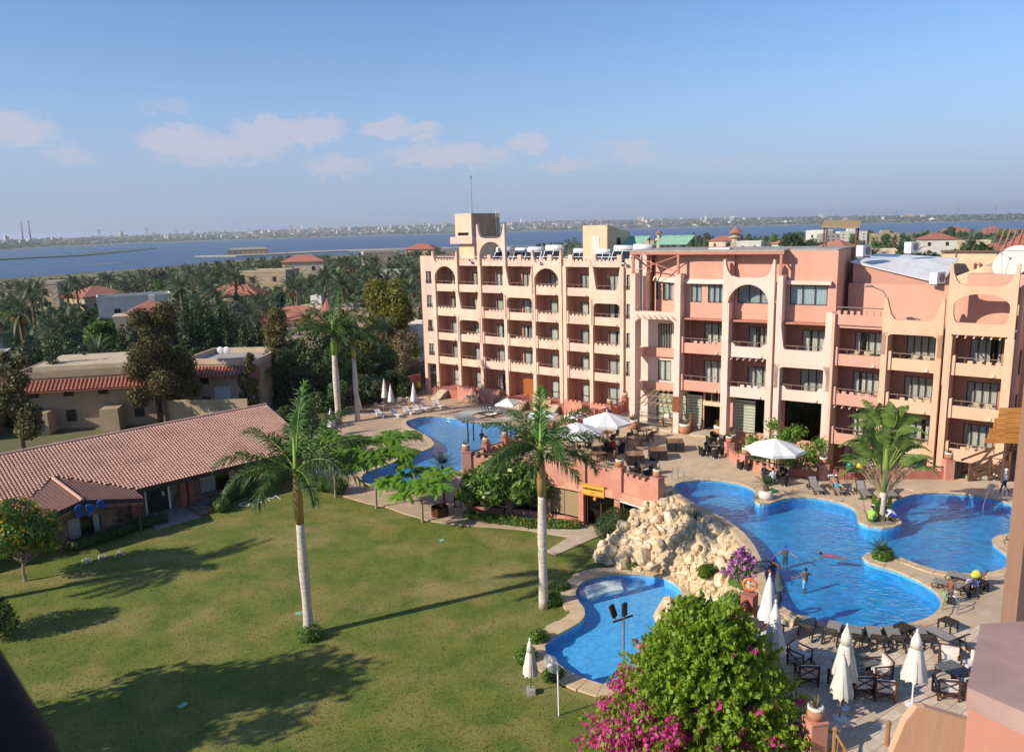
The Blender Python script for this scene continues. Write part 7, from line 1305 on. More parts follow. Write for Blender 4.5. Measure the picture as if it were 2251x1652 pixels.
# ================================================================ furniture
pm('plastic_dark', (.045, .038, .032), (.03, .026, .022), s=5, rough=.45); pm('sling_grey', (.30, .275, .25), (.24, .22, .2), s=9, rough=.8, rand=.08); pm('plastic_white', (.80, .77, .72), (.72, .68, .62), s=4, rough=.45); pm('rattan_black', (.035, .032, .03), (.02, .018, .017), s=40, st=(1, 1, 1), rough=.55, bump=.4, bs=60); pm('wicker_brown', (.20, .12, .07), (.11, .065, .04), s=30, rough=.6, bump=.4, bs=50); pm('table_brown', (.26, .14, .08), (.16, .085, .05), s=3, st=(8, 1, 1), rough=.18, spec=.6); pm('log_wood', (.115, .042, .024), (.07, .026, .016), s=6, rough=.5, rand=.1); pm('cushion', (.70, .66, .60), (.60, .56, .5), s=5, rough=.95, rand=.06); pm('canvas', (.80, .79, .76), (.72, .71, .68), s=2, rough=.95); pm('canvas_cream', (.74, .70, .62), (.64, .60, .52), s=3, rough=.95); pm('pole_wood', (.38, .20, .08), (.28, .14, .06), s=5); pm('plastic_cream', (.72, .60, .40), (.64, .52, .34), s=4, rough=.5); pm('jar_green', (.02, .20, .07), (.015, .15, .05), s=4, rough=.2, spec=.5); pm('jar_yellow', (.75, .55, .01), (.66, .46, .01), s=4, rough=.2, spec=.5); pm('orange_ring', (.75, .18, .05), (.66, .15, .04), s=5, rough=.5); pm('board_green', (.08, .55, .18), (.06, .48, .15), s=4, rough=.5); pm('slate', (.16, .17, .15), (.11, .12, .11), s=5, rough=.6); pm('blue_cloth', (.03, .08, .22), (.02, .06, .17), s=4); pm('dolphin_grey', (.10, .12, .14), (.06, .075, .09), s=4, rough=.4); pm('towel', (.55, .42, .62), (.42, .38, .68), s=7, rough=.95); pm('towel_yellow', (.75, .68, .08), s=6)
def look(p, q): return atan2(q[1] - p[1], q[0] - p[0])
def lounger(fm, sm, back=.75, wheels=True):
    """local x runs from the back (-) to the foot (+)"""
    t_ = thing('sun_lounger', 'lounger', 'lounger'); L = .98
    for y in (-.31, .31):
        m = MB().tube([(-.35, y, .34), (.5, y, .34), (.88, y, .30), (L, y, .2), (.9, y, .06), (.7, y, .02)], .028, 6); m.tube([(-.35, y, .34), (-.62, y, .30), (-.9, y, .16)], .03, 6); m.tube([(.15, y, .33), (.45, y, .16), (.8, y, .1)], .02, 5); m.build('side_frame', fm, t_)
        MB().box(-.42, -.34, y - .025, y + .025, 0, .33).build('leg', fm, t_); MB().box(.62, .70, y - .025, y + .025, 0, .33).build('leg', fm, t_)
        if wheels: m = MB().lathe([(.13, -.025), (.15, -.02), (.15, .02), (.13, .025)], 14); m.xf(Matrix.Translation((-.78, y, .15)) @ Matrix.Rotation(pi / 2, 4, 'X')); m.build('wheel', fm, t_)
    MB().box(-.3, .96, -.29, .29, .345, .372).build('seat', sm, t_); c, s = cos(back), sin(back)
    m = MB(); P = lambda d, y, o=0: (-.3 - d * c + o * s * -1, y, .36 + d * s + o * -c)
    m.add([P(0, -.29), P(0, .29), P(.68, .27), P(.68, -.27), P(0, -.29, .025), P(0, .29, .025), P(.68, .27, .025), P(.68, -.27, .025)], [(0, 1, 2, 3), (7, 6, 5, 4), (0, 4, 5, 1), (1, 5, 6, 2), (2, 6, 7, 3), (3, 7, 4, 0)]); b_ = m.build('backrest', sm, t_); m = MB()
    for y in (-.3, .3): m.tube([P(-.02, y), P(.72, y * .95)], .028, 6)
    m.tube([P(.72, -.29), P(.72, .29)], .03, 6); m.tube([P(.35, -.28, .03), P(.35, .28, .03)], .02, 5); m.build('back_frame', fm, b_); m = MB().tube([P(.45, -.2, .05), (-.75, -.2, .15)], .02, 5); m.tube([P(.45, .2, .05), (-.75, .2, .15)], .02, 5); m.build('back_stay', fm, t_); return t_
lg = lounger('plastic_dark', 'sling_grey'); lw_l = lounger('plastic_white', 'plastic_white', .6, False); used = set()
def place(proto, a, b_, z, label, grp, s=1.0):
    c = ((a[0] + b_[0]) / 2, (a[1] + b_[1]) / 2, z); r_ = look(a, b_)
    if proto.name not in used: used.add(proto.name); proto.location = c; proto.rotation_euler = (0, 0, r_); proto['label'] = label; proto['group'] = grp; proto.scale = (s,) * 3; return proto
    return dup(proto, c, r_, label, grp, s)
gl = 'grey loungers round the upper pool'
row = [((12.65, 31.75), (13.35, 33.1), 'grey lounger nearest the closed parasol pair, back raised'), ((13.5, 31.2), (14.4, 32.7), 'second grey lounger along the pool edge from the dolphin'), ((14.4, 30.7), (15.1, 32.3), 'third grey lounger along the pool edge from the dolphin'), ((15.35, 30.55), (15.85, 32.2), 'fourth grey lounger along the pool edge from the dolphin'), ((16.2, 30.5), (16.65, 32.15), 'fifth grey lounger along the pool edge, before a low table'), ((17.4, 30.5), (17.8, 32.15), 'sixth grey lounger along the pool edge, behind the lone parasol'), ((19.0, 30.35), (18.3, 32.0), 'grey lounger turned askew at the end of the row'),
       ((22.3, 35.5), (21.1, 36.65), 'grey lounger with striped towel near the boy'), ((23.4, 36.3), (22.2, 37.4), 'grey lounger beside the yellow bag and striped towel'), ((20.65, 52.0), (20.6, 50.3), 'empty grey lounger left of the sunbather'), ((22.05, 51.75), (21.9, 50.05), 'grey lounger with white towel under the sunbather'), ((23.5, 50.9), (23.3, 49.2), 'empty grey lounger behind the island palm on the left'), ((25.2, 50.6), (24.9, 49.0), 'grey lounger half hidden behind the fan palm'), ((29.6, 42.2), (28.4, 41.8), 'grey lounger at the far right pool tongue')]
for a, b_, lb in row: place(lg, a, b_, T, lb, gl, .98)
wl = W['white_lounger']
for i, (x, y) in enumerate(wl): place(lw_l, (x - .9, y + .9), (x + .5, y - .6), .1, ['white lounger in front of the third closed parasol', 'white lounger second from the parasols', 'white lounger with upright back third along', 'white lounger nearest the hotel steps', 'white lounger half hidden by flame tree leaves', 'white lounger at the shaded end by the palm'][i], 'white loungers on the lower deck', 1.05)
for i, (x, y) in enumerate(W['white_lounger2']): place(lw_l, (x + .9, y + .3), (x - .8, y - .3), .1, ['white lounger with a person lying on it', 'white lounger beside the lying person'][i], 'white loungers on the lower deck', 1.05)
# parasols
def open_umbrella(label, x, y, z, r, h, n=8, rz=0):
    t_ = thing('parasol', label, 'parasol', (x, y, z), rz, 'open white parasols'); m = MB()
    ring = [(r * cos(2 * pi * i / n), r * sin(2 * pi * i / n), h - r * .36) for i in range(n)]; m.v.append((0, 0, h)); m.v += ring; mids = [((ring[i][0] + ring[(i + 1) % n][0]) * .48, (ring[i][1] + ring[(i + 1) % n][1]) * .48, h - r * .37) for i in range(n)]; m.v += mids
    for i in range(n): m.f += [(0, 1 + i, 1 + n + i), (0, 1 + n + i, 1 + (i + 1) % n)]
    b0 = len(m.v); m.v += [(p[0], p[1], p[2] - .2) for p in ring] + [(p[0], p[1], p[2] - .2) for p in mids]
    for i in range(n): m.f += [(1 + i, b0 + i, b0 + n + i, 1 + n + i), (1 + n + i, b0 + n + i, b0 + (i + 1) % n, 1 + (i + 1) % n)]
    m.build('canopy', 'canvas', t_); MB().tube([(0, 0, 0), (0, 0, h + .12)], .035, 8).build('pole', 'pole_wood', t_); MB().box(-.35, .35, -.35, .35, 0, .09).build('base', 'concrete', t_)
    rb_ = MB()
    for p in ring: rb_.tube([(0, 0, h - .05), (p[0] * .97, p[1] * .97, p[2] - .04)], .012, 4); rb_.tube([(0, 0, h - r * .5), (p[0] * .5, p[1] * .5, h - r * .2)], .012, 4)
    rb_.build('rib', 'pole_wood', t_); MB().ell((0, 0, h + .12), (.05, .05, .09), 8, 5).build('finial', 'canvas', t_); return t_
uo = W['umb_open']; ou = [open_umbrella('open white parasol over the dining tables nearest the hotel pillar', uo[0][0], uo[0][1], T, 2.15, 3.0, 8, .3), open_umbrella('open white parasol behind the royal palm crown', uo[1][0], uo[1][1], T, 2.15, 3.0, 8, .1), open_umbrella('open white parasol with guests seated under it by the pool', 18.5, 53.4, T, 2.05, 3.2, 8, .4)]
open_umbrella('square white parasol by the orange hotel door', -.6, 88.5, .1, 1.6, 2.5, 4, .4); open_umbrella('white parasol half hidden behind the palm crown at the stairs', 3.2, 82.5, .1, 1.8, 2.5, 6, .2); open_umbrella('white parasol over the clipped yellow hedge', 6.9, 80.0, .1, 1.7, 2.7, 6, .5)
def closed_umbrella(label, x, y, z, h, r=.3, mat='canvas', base='block', cap=True, grp='closed parasols', pole='pole_wood', seed=0):
    rnd = random.Random(seed); t_ = thing('closed_parasol', label, 'parasol', (x, y, z), rnd.uniform(0, 6), grp); m = MB(); n = 20; lv = 9; z0, z1 = h * .36, h
    for i in range(lv):
        f = i / (lv - 1); zz = z0 + (z1 - z0) * f; rr_ = r * (1 - f) ** .75 * (1.0 if f > .12 else .92) + .05
        if cap and .7 < f < .82: rr_ *= .8
        for j in range(n): a = 2 * pi * j / n; k = rr_ * (1 + (.24 * (1 - f) + .05) * (1 if j % 2 else -1) + rnd.uniform(-.05, .05)); m.v.append((k * cos(a), k * sin(a), zz + (rnd.uniform(-.05, .05) if i == 0 else 0)))
    for i in range(lv - 1):
        for j in range(n): m.f.append((i * n + j, i * n + (j + 1) % n, (i + 1) * n + (j + 1) % n, (i + 1) * n + j))
    m.build('canopy', mat, t_, True); MB().tube([(0, 0, 0), (0, 0, h + .08)], .03, 8).build('pole', pole, t_); MB().ell((0, 0, h + .08), (.05, .05, .1), 8, 5).build('finial', mat, t_)
    if cap: MB().lathe([(r * .62, h * .8), (r * .5, h * .9), (.06, h * 1.0)], 12).build('top_cap', mat, t_, True)
    if base == 'slab': MB().box(-.5, .5, -.5, .5, .03, .12).build('base', 'white_paint', t_)
    elif base == 'block': MB().box(-.2, .2, -.2, .2, 0, .28).build('base', 'concrete', t_)
    else: MB().lathe([(.25, 0), (.25, .05), (.05, .08)], 14).build('base', 'metal_white', t_)
    return t_
uc = W['umb_closed_terr']; closed_umbrella('tall closed parasol on a white slab base, in front of its twin', uc[0][0], uc[0][1], T, 3.35, .34, 'canvas', 'slab', False, seed=1); closed_umbrella('closed parasol with capped top beside the cactus pot pier', 12.3, 26.9, T, 3.3, .36, 'canvas_cream', 'disc', seed=2); closed_umbrella('closed parasol tucked just behind the capped one', 11.9, 26.2, T, 2.6, .32, 'canvas_cream', 'disc', False, seed=3); closed_umbrella('lone closed parasol before the lounger row', uc[2][0], uc[2][1], T, 3.0, .36, 'canvas_cream', 'disc', seed=4, pole='white_paint'); closed_umbrella('tall closed parasol next to the dolphin statue', uc[3][0], uc[3][1], T, 3.15, .33, 'canvas', 'disc', False, seed=5)
closed_umbrella('cream closed parasol on a block on the lawn by the shallow pool', .52, 34.04, 0, 2.75, .27, 'canvas_cream', 'block', seed=6, pole='jar_green')
for i, (x, y) in enumerate(W['umb_closed_left']): closed_umbrella(['leftmost closed white parasol on the lower deck', 'shorter closed white parasol on the lower deck', 'closed white parasol beside the cream plastic chairs'][i], x, y, .1, [3.5, 3.2, 3.4][i], .3, 'canvas', 'disc', False, 'closed parasols on the lower deck', seed=10 + i)
closed_umbrella('white closed parasol behind the middle flame tree', -18.2, 90, .1, 3.2, .3, 'canvas', 'disc', False, 'closed parasols on the lower deck', seed=14); closed_umbrella('white closed parasol by the spa end wall', -19.9, 83, .1, 2.9, .3, 'canvas', 'disc', False, 'closed parasols on the lower deck', seed=15)
# chairs and tables
def bistro():
    t_ = thing('wicker_chair', 'c', 'chair'); MB().box(-.23, .23, -.22, .22, .42, .46).build('seat', 'wicker_brown', t_)
    for x in (-.2, .2):
        for y in (-.2, .2): MB().tube([(x * 1.1, y * 1.15, 0), (x, y, .43)], .018, 5).build('leg', 'wicker_brown', t_)
    m = MB(); n = 8
    for i in range(n + 1): a = pi * (.08 + .84 * i / n); m.v += [(.24 * cos(a), -.2 - .05 * sin(a), .46), (.25 * cos(a), -.22 - .1 * sin(a), .46 + .42 * sin(a) ** .5)]
    for i in range(n): m.f.append((2 * i, 2 * i + 2, 2 * i + 3, 2 * i + 1))
    m.build('backrest', 'wicker_brown', t_); m = MB()
    for s in (-1, 1): m.tube([(s * .24, -.22, .75), (s * .27, .05, .66), (s * .25, .2, .62), (s * .23, .2, .44)], .018, 5)
    m.build('armrest', 'wicker_brown', t_); return t_
def square_table(w_, h, mat, leg, name='dining_table'):
    t_ = thing(name, 't', 'table'); MB().box(-w_ / 2, w_ / 2, -w_ / 2, w_ / 2, h - .04, h).build('tabletop', mat, t_)
    for x in (-1, 1):
        for y in (-1, 1): MB().box(x * w_ * .44 - .025, x * w_ * .44 + .025, y * w_ * .44 - .025, y * w_ * .44 + .025, 0, h - .041).build('leg', leg, t_)
    return t_
def tub():
    t_ = thing('tub_chair', 'c', 'chair'); m = MB(); n = 12
    for i in range(n + 1): a = -.5 + (pi + 1.0) * i / n; top = .62 + .2 * max(0, sin(a)); m.v += [(.24 * cos(a), -.24 * sin(a), .1), (.33 * cos(a), -.33 * sin(a), top), (.27 * cos(a), -.27 * sin(a), top), (.22 * cos(a), -.22 * sin(a), .4)]
    for i in range(n):
        for k in range(3): m.f.append((4 * i + k, 4 * i + 4 + k, 4 * i + 5 + k, 4 * i + 1 + k))
    m.build('shell', 'rattan_black', t_); MB().lathe([(.25, .1), (.26, .4), (.25, .43)], 12).build('seat', 'rattan_black', t_)
    for x in (-.18, .18):
        for y in (-.18, .18): MB().tube([(x * 1.1, y * 1.1, 0), (x, y, .12)], .018, 5).build('leg', 'metal_white', t_)
    return t_
def logchair():
    t_ = thing('log_armchair', 'c', 'armchair'); m = MB()
    for x in (-.34, .34):
        for y, h in ((-.32, .86), (.32, .66)): MB().tube([(x, y, 0), (x * 1.02, y * (1.08 if h > .8 else 1), h)], .036, 6).build('leg', 'log_wood', t_)
        m.tube([(x, -.34, .68), (x, .36, .64)], .032, 6); m.tube([(x, -.3, .15), (x, .3, .15)], .025, 5); m.tube([(x, -.3, .18), (x, .3, .58)], .02, 5); m.tube([(x, -.3, .58), (x, .3, .18)], .02, 5)
    m.build('arm_rail', 'log_wood', t_); m = MB()
    for y in (-.33, .33): m.tube([(-.34, y, .34), (.34, y, .34)], .03, 6)
    m.tube([(-.34, -.35, .84), (.34, -.35, .84)], .032, 6); m.tube([(-.34, -.345, .45), (.34, -.35, .82)], .02, 5); m.tube([(.34, -.345, .45), (-.34, -.35, .82)], .02, 5); m.tube([(-.34, -.33, .15), (.34, -.33, .4)], .02, 5); m.tube([(.34, -.33, .15), (-.34, -.33, .4)], .02, 5); m.build('back_frame', 'log_wood', t_)
    MB().box(-.31, .31, -.28, .31, .36, .47).build('seat_cushion', 'cushion', t_); MB().box(-.3, .3, -.31, -.22, .48, .84).build('back_cushion', 'cushion', t_); return t_
def side(a): a = (a % (2 * pi)) / (pi / 2); return ['on its right', 'on its far side', 'on its left', 'on its near side'][int(a + .5) % 4]
bc, tc_, lc, bt, tt = bistro(), tub(), logchair(), square_table(.85, .74, 'table_brown', 'wicker_brown'), square_table(.8, .73, 'glass_dark', 'rattan_black', 'glass_table'); lt = square_table(.95, .6, 'slate', 'log_wood', 'log_table'); stb = square_table(.55, .45, 'plastic_dark', 'plastic_dark', 'side_table')
def put(proto, x, y, rz, label, grp, z=T, s=1.0):
    if proto.name not in used: used.add(proto.name); proto.location = (x, y, z); proto.rotation_euler = (0, 0, rz); proto['label'] = label; proto['group'] = grp; proto.scale = (s,) * 3; return proto
    return dup(proto, (x, y, z), rz, label, grp, s)
TB = [(6.66, 59.0, 'behind the parapet near the sign'), (10.1, 63.1, 'long dark one right of the waiter'), (11.4, 65.6, 'nearest the steel trolley'), (7.9, 65.0, 'behind the front parasol pole'), (4.2, 60.3, 'half hidden by the royal palm crown'), (5.5, 62.6, 'under the palm side parasol')]
for i, (x, y, d) in enumerate(TB):
    put(bt, x, y, .4 + i * .2, 'square wicker dining table ' + d, 'wicker dining tables', s=1.15); nn = 4
    for k in range(nn):
        a = .1 + i * .1 + k * 2 * pi / nn; px, py = x + cos(a) * .95, y + sin(a) * .95; put(bc, px, py, a + pi / 2, 'wicker chair %s of table ' % side(a) + d, 'wicker chairs on the terrace', s=1.1)
for i, (x, y) in enumerate([(15.8, 60.15), (17.15, 63.3), (9.5, 55.4), (8.05, 61.0), (18.5, 53.1)]):
    d = ['beside the yard wall', 'by the entrance steps', 'by the last parapet pier', 'where the waiter in red bends', 'under the poolside parasol'][i]; put(tt, x, y, .3 * i, 'small black dining table ' + d, 'black dining tables', s=1.05)
    for k in range(4):
        a = .1 + .12 * i + k * pi / 2
        if i == 3 and k == 3: continue
        put(tc_, x + cos(a) * .78, y + sin(a) * .78, a + pi / 2 + .0, 'black rattan tub chair %s of table ' % side(a) + d, 'black rattan tub chairs', s=1.05)
for i, (x, y) in enumerate([(17.0, 56.4), (17.45, 56.1)]): put(tc_, x, y, 1.6, 'empty black tub chair against the yard wall, %s' % ['outer', 'inner'][i], 'black rattan tub chairs', s=1.05)
for i, (x, y) in enumerate([(13.25, 61.9), (11.4, 59.7), (9.4, 58.6)]):
    t_ = thing('cube_set', ['black rattan cube set with table, nearest the entrance', 'black rattan cube set in the middle of the three', 'black rattan cube set nearest the parapet'][i], 'cube set', (x, y, T), -.1 + .05 * i, 'black rattan cube sets', 1.08)
    for a in (-1, 1):
        for b_ in (-1, 1): MB().box(min(a * .03, a * .62), max(a * .03, a * .62), min(b_ * .03, b_ * .62), max(b_ * .03, b_ * .62), .02, .72).build('chair_block', 'rattan_black', t_)
    MB().box(-.6, .6, -.6, .6, .722, .75).build('tabletop', 'table_brown', t_)
LC = [(9.75, 32.0, 2.4, 'against the red crenel wall'), (9.15, 30.8, -1.2, 'left of the slate table, half behind leaves'), (9.6, 29.6, .2, 'below the slate table beside the slab base'), (11.1, 31.6, 2.2, 'behind the tall closed parasol'), (11.75, 29.9, -2.4, 'facing the pool right of the slab base'), (11.55, 28.6, -.1, 'back towards the slab base, left of the capped parasol'), (12.75, 28.1, .1, 'first behind the capped parasol'), (13.35, 27.75, .0, 'in the middle of the row backing the camera'), (14.1, 27.45, -.2, 'right end of the row with cream cushion showing'), (14.55, 28.75, 1.6, 'side on at the end of the long table'), (17.65, 29.2, 2.7, 'facing us at the far right table'), (16.5, 27.4, -.2, 'backing us at the far right table'), (17.35, 27.5, .2, 'second backing us at the far right table'), (18.35, 28.8, 1.9, 'side on at the far right edge')]
for x, y, rz, d in LC: put(lc, x, y, rz, 'dark log armchair with pale cushions ' + d, 'log armchairs on the terrace', s=1.08)
for x, y, d in ((10.2, 30.8, 'by the red wall'), (13.7, 29.05, 'long one in the middle'), (17.3, 28.4, 'at the right')): t_ = put(lt, x, y, .35, 'slate topped log table ' + d, 'slate topped log tables', s=1.0); t_.scale = (1.7, 1, 1) if 'long' in d else (1, 1, 1)
for x, y, d in ((19.3, 32.3, 'standing alone near the pool ladder'), (17.1, 31.9, 'between two loungers of the row'), (22.9, 36.0, 'between the two loungers with towels')): put(stb, x, y, .5, 'small dark side table ' + d, 'dark side tables', s=1.15)
tw_ = thing('towel', 'striped lilac towel hanging over the lounger near the boy', 'towel', (22.55, 35.95, T + .5), .8); m = MB()
for i in range(7):
    for j in range(6): m.v.append((-.35 + i * .11, -.28 + j * .11, .16 - .06 * abs(i - 3) + .03 * sin(i * 2 + j)))
for i in range(6):
    for j in range(5): m.f.append((i * 6 + j, i * 6 + j + 1, (i + 1) * 6 + j + 1, (i + 1) * 6 + j))
m.build('cloth', 'towel', tw_); tb_ = thing('bag', 'yellow bag on the lounger beside the striped towel', 'bag', (23.05, 36.55, T + .42)); MB().ell((0, 0, .18), (.26, .17, .22), 12, 8, .25, 2).build('body', 'towel_yellow', tb_, True); MB().tube([(-.12, 0, .34), (-.06, 0, .46), (.06, 0, .46), (.12, 0, .34)], .015, 5).build('handle', 'towel_yellow', tb_)
def plastic_chair():
    t_ = thing('plastic_chair', 'c', 'chair'); MB().box(-.24, .24, -.22, .22, .42, .45).build('seat', 'plastic_cream', t_); m = MB()
    for k in range(6): m.bar((-.21 + k * .084, -.21, .45), (-.21 + k * .084, -.3, .85), .04, .02)
    m.bar((-.25, -.3, .86), (.25, -.3, .86), .05, .04); m.build('backrest', 'plastic_cream', t_)
    for x in (-.22, .22):
        for y in (-.22, .22): MB().tube([(x * 1.2, y * 1.15, 0), (x, y, .43)], .02, 5).build('leg', 'plastic_cream', t_)
    m = MB()
    for s in (-1, 1): m.tube([(s * .25, -.27, .66), (s * .27, .18, .64), (s * .25, .2, .44)], .022, 5)
    m.build('armrest', 'plastic_cream', t_); return t_
pch = plastic_chair(); pcx = [(-13.5, 97.6, 'facing the camera beside the third parasol'), (-14.4, 97.4, 'tipped askew left of the others'), (-12.9, 97.1, 'behind the third closed parasol'), (-16.8, 94.6, 'at the shaded plastic table'), (-15.9, 95.2, 'right of the shaded plastic table')]
for i, (x, y, d) in enumerate(pcx): put(pch, x, y, .4 * i + 2.8, 'cream plastic chair ' + d, 'cream plastic chairs', .1, 1.1)
put(square_table(.9, .7, 'plastic_cream', 'plastic_cream', 'plastic_table'), -16.4, 94.4, .2, 'cream plastic table in the shade by the parasols', 'plastic tables', .1); put(square_table(.8, .7, 'plastic_cream', 'plastic_cream', 'plastic_table'), -13.4, 98.4, .5, 'cream plastic table behind the third parasol', 'plastic tables', .1)
# round slatted pergola of the pool bar
pg = thing('round_pergola', 'round grey slatted pergola with open centre over the lower pool bar', 'pergola', (-2.5, 80.3, .1)); me = MB().box(1.75, 3.75, -.045, .045, 2.5, 2.56).mesh('slat', 'concrete')
for i in range(56): obj('slat', me, pg, (0, 0, 0), 2 * pi * i / 56)
for i in range(4): a = i * pi / 2 + .7; MB().tube([(cos(a) * 2.9, sin(a) * 2.9, -1.2), (cos(a) * 2.9, sin(a) * 2.9, 2.5)], .08, 8).build('post', 'fascia_dark', pg)
for r_ in (1.8, 3.3): m = MB().tube([(r_ * cos(2 * pi * i / 32), r_ * sin(2 * pi * i / 32), 2.44) for i in range(33)], .06, 5, False); m.build('ring_beam', 'fascia_dark', pg)
for a in (.7, .7 + pi / 2): MB().bar((cos(a) * 3.6, sin(a) * 3.6, 2.38), (-cos(a) * 3.6, -sin(a) * 3.6, 2.38 + .01 * a), .1, .12).build('cross_beam', 'fascia_dark', pg)
# driftwood sculpture
rt = thing('root_sculpture', 'sprawling golden driftwood root sculpture before the hotel steps', 'sculpture', (-5.2, 97.3, .1)); rnd = random.Random(3)
for i in range(16): a = i * .42 + rnd.uniform(-.2, .2); L = rnd.uniform(.7, 1.5); h = rnd.uniform(.5, 1.25); MB().tube([(cos(a) * L, sin(a) * L, 0), (cos(a) * L * .6, sin(a) * L * .6, h), (cos(a) * .2, sin(a) * .2, h * .8), (-cos(a) * .4, -sin(a) * .3, h * 1.1)], [.05, .1, .16, .07], 6).build('root', 'plastic_cream', rt, True)
# pool ladders and handrails
def ladder(label, x, y, z, rz, s=1.0, grp='steel pool ladders'):
    t_ = thing('pool_ladder', label, 'ladder', (x, y, z), rz, grp, s)
    for q in (-.25, .25): MB().tube([(-.45, q, 0), (-.45, q, .55), (-.33, q, .78), (-.12, q, .82), (.05, q, .6), (.12, q, 0), (.12, q, -.9)], .024, 7).build('handrail', 'steel', t_)
    for k in range(3): MB().tube([(.12, -.25, -.2 - k * .25), (.12, .25, -.2 - k * .25)], .02, 6).build('rung', 'steel', t_)
ladder('steel ladder at the upper pool corner by the cafe parapet', 11.95, 54.05, T, -1.0, 1.15); ladder('steel ladder beside the boy with the green board', 20.3, 34.25, T, 2.5, 1.1); ladder('steel ladder at the far end of the lower pool', -7.6, 90.4, .1, -2.0, 1.2); ladder('steel handrail at the right hand pool steps', 31.6, 48.6, T, -2.6, 1.1)
hd = thing('pool_handrail', 'slanting steel handrail going down into the right hand pool', 'handrail', (30.2, 48.0, T)); MB().tube([(1.2, 1.2, 0), (1.2, 1.2, .8), (-.4, -.8, .2), (-.4, -.8, -.8)], .028, 7).build('rail', 'steel', hd)
# life ring, dolphin, lamps, jars
lr = thing('life_ring', 'orange life ring on a post above the red parapet', 'life ring', (11.0, 34.4, 4.75), -.35, None, .72); m = MB()
for i in range(28):
    a = 2 * pi * i / 28
    for j in range(10): b_ = 2 * pi * j / 10; r_ = .40 + .085 * cos(b_); m.v.append((r_ * cos(a), .085 * sin(b_), .55 + r_ * sin(a)))
for i in range(28):
    for j in range(10): m.f.append((i * 10 + j, ((i + 1) % 28) * 10 + j, ((i + 1) % 28) * 10 + (j + 1) % 10, i * 10 + (j + 1) % 10))
m.build('ring', 'orange_ring', lr, True); MB().tube([(0, .1, 0), (0, .1, 1.05)], .03, 7).build('post', 'pylon_grey', lr)
for a in (.8, 2.4, 3.9, 5.5): MB().bar((.32 * cos(a), -.005, .55 + .32 * sin(a)), (.49 * cos(a), -.005, .55 + .49 * sin(a)), .07, .19).build('band', 'white_paint', lr)
dl = thing('dolphin_statue', 'dark leaping dolphin statue behind the closed parasols', 'statue', (11.6, 33.2, T), 0, None, .66); m = MB().tube([(0, 0, .05), (.12, .15, .35), (.5, .55, .9), (.85, .95, 1.6), (.95, 1.05, 2.3), (.85, .95, 2.95), (.78, .88, 3.25), (.72, .82, 3.5), (.68, .78, 3.72)], [.03, .12, .24, .34, .36, .28, .2, .08, .04], 14); m.build('body', 'dolphin_grey', dl, True); MB().add([(-.3, .2, .08), (0, 0, .25), (.25, -.3, .08), (.05, .05, .0)], [(0, 1, 3), (1, 2, 3)]).build('tail_fluke', 'dolphin_grey', dl); MB().add([(1.25, 1.2, 1.7), (1.25, 1.3, 2.2), (1.6, 1.5, 1.75), (1.22, 1.25, 1.95)], [(0, 1, 2), (0, 3, 1)]).build('dorsal_fin', 'dolphin_grey', dl); MB().add([(.7, .6, 1.9), (.75, .65, 2.3), (.45, .15, 1.75)], [(0, 1, 2)]).build('flipper', 'dolphin_grey', dl)
for i, (x, y) in enumerate(((11.9, 33.2), (12.5, 33.3), (10.7, 33.4))): o = obj('boulder', rocks[8 + i], None, (x, y, T + .18), i); o.scale = (.45, .4, .32); tag(o, ['boulder at the foot of the dolphin statue', 'striped boulder right of the dolphin statue', 'boulder left of the dolphin statue'][i], 'boulder', 'boulders round the dolphin')
fp = thing('flood_lamp_post', 'twin black flood lamps on a grey pole over the shallow pool', 'lamp post', (4.9, 33.6, .1), .2); MB().tube([(0, 0, 0), (0, 0, 3.9)], .06, 8).build('pole', 'pylon_grey', fp); MB().bar((-.55, -.1, 3.85), (.5, .1, 3.95), .07).build('cross_arm', 'log_wood', fp)
for x, tl in ((-.42, .3), (.05, 0)): m = MB().box(-.14, .14, -.06, .06, 0, .62); m.xf(Matrix.Translation((x, 0, 4.05)) @ Matrix.Rotation(tl * -1, 4, 'Y') @ Matrix.Rotation(.5, 4, 'Z')); o = m.build('lamp_head', 'panel_black', fp); MB().bar((x, 0, 3.9), (x, 0, 4.1), .05).build('bracket', 'pylon_grey', o)
fn = thing('pedestal_fan', 'white caged round fan on a tall white post by the lawn', 'fan', (1.75, 32.26, 0)); MB().tube([(0, 0, 0), (-.02, 0, 2.35)], .04, 8).build('post', 'white_paint', fn); hm = Matrix.Translation((-.28, -.05, 2.62)) @ Matrix.Rotation(.75, 4, 'Y') @ Matrix.Rotation(.35, 4, 'X'); m = MB()
for r_ in (.12, .26, .40, .46): m.tube([(r_ * cos(2 * pi * i / 28), r_ * sin(2 * pi * i / 28), .11 * (1 - (r_ / .48) ** 2)) for i in range(29)], .008, 4, False)
for i in range(28): a = 2 * pi * i / 28; m.tube([(.04 * cos(a), .04 * sin(a), .12), (.3 * cos(a), .3 * sin(a), .08), (.46 * cos(a), .46 * sin(a), 0), (.3 * cos(a), .3 * sin(a), -.1), (.05 * cos(a), .05 * sin(a), -.13)], .006, 4, False)
m.xf(hm); m.build('cage', 'white_paint', fn)
for k in range(4): m = MB(); a = k * pi / 2; m.add([(.05 * cos(a), .05 * sin(a), .02), (.38 * cos(a - .35), .38 * sin(a - .35), .04), (.4 * cos(a + .25), .4 * sin(a + .25), -.04), (.06 * cos(a + .8), .06 * sin(a + .8), -.02)], [(0, 1, 2, 3)]); m.xf(hm); m.build('blade', 'canvas', fn)
m = MB().lathe([(.05, -.22), (.1, -.2), (.1, -.05), (.06, .03)], 12); m.xf(hm); m.build('motor', 'white_paint', fn)
js = thing('jar_stand', 'thin black metal stand holding two glazed jars', 'stand', (24.0, 52.9, T)); m = MB()
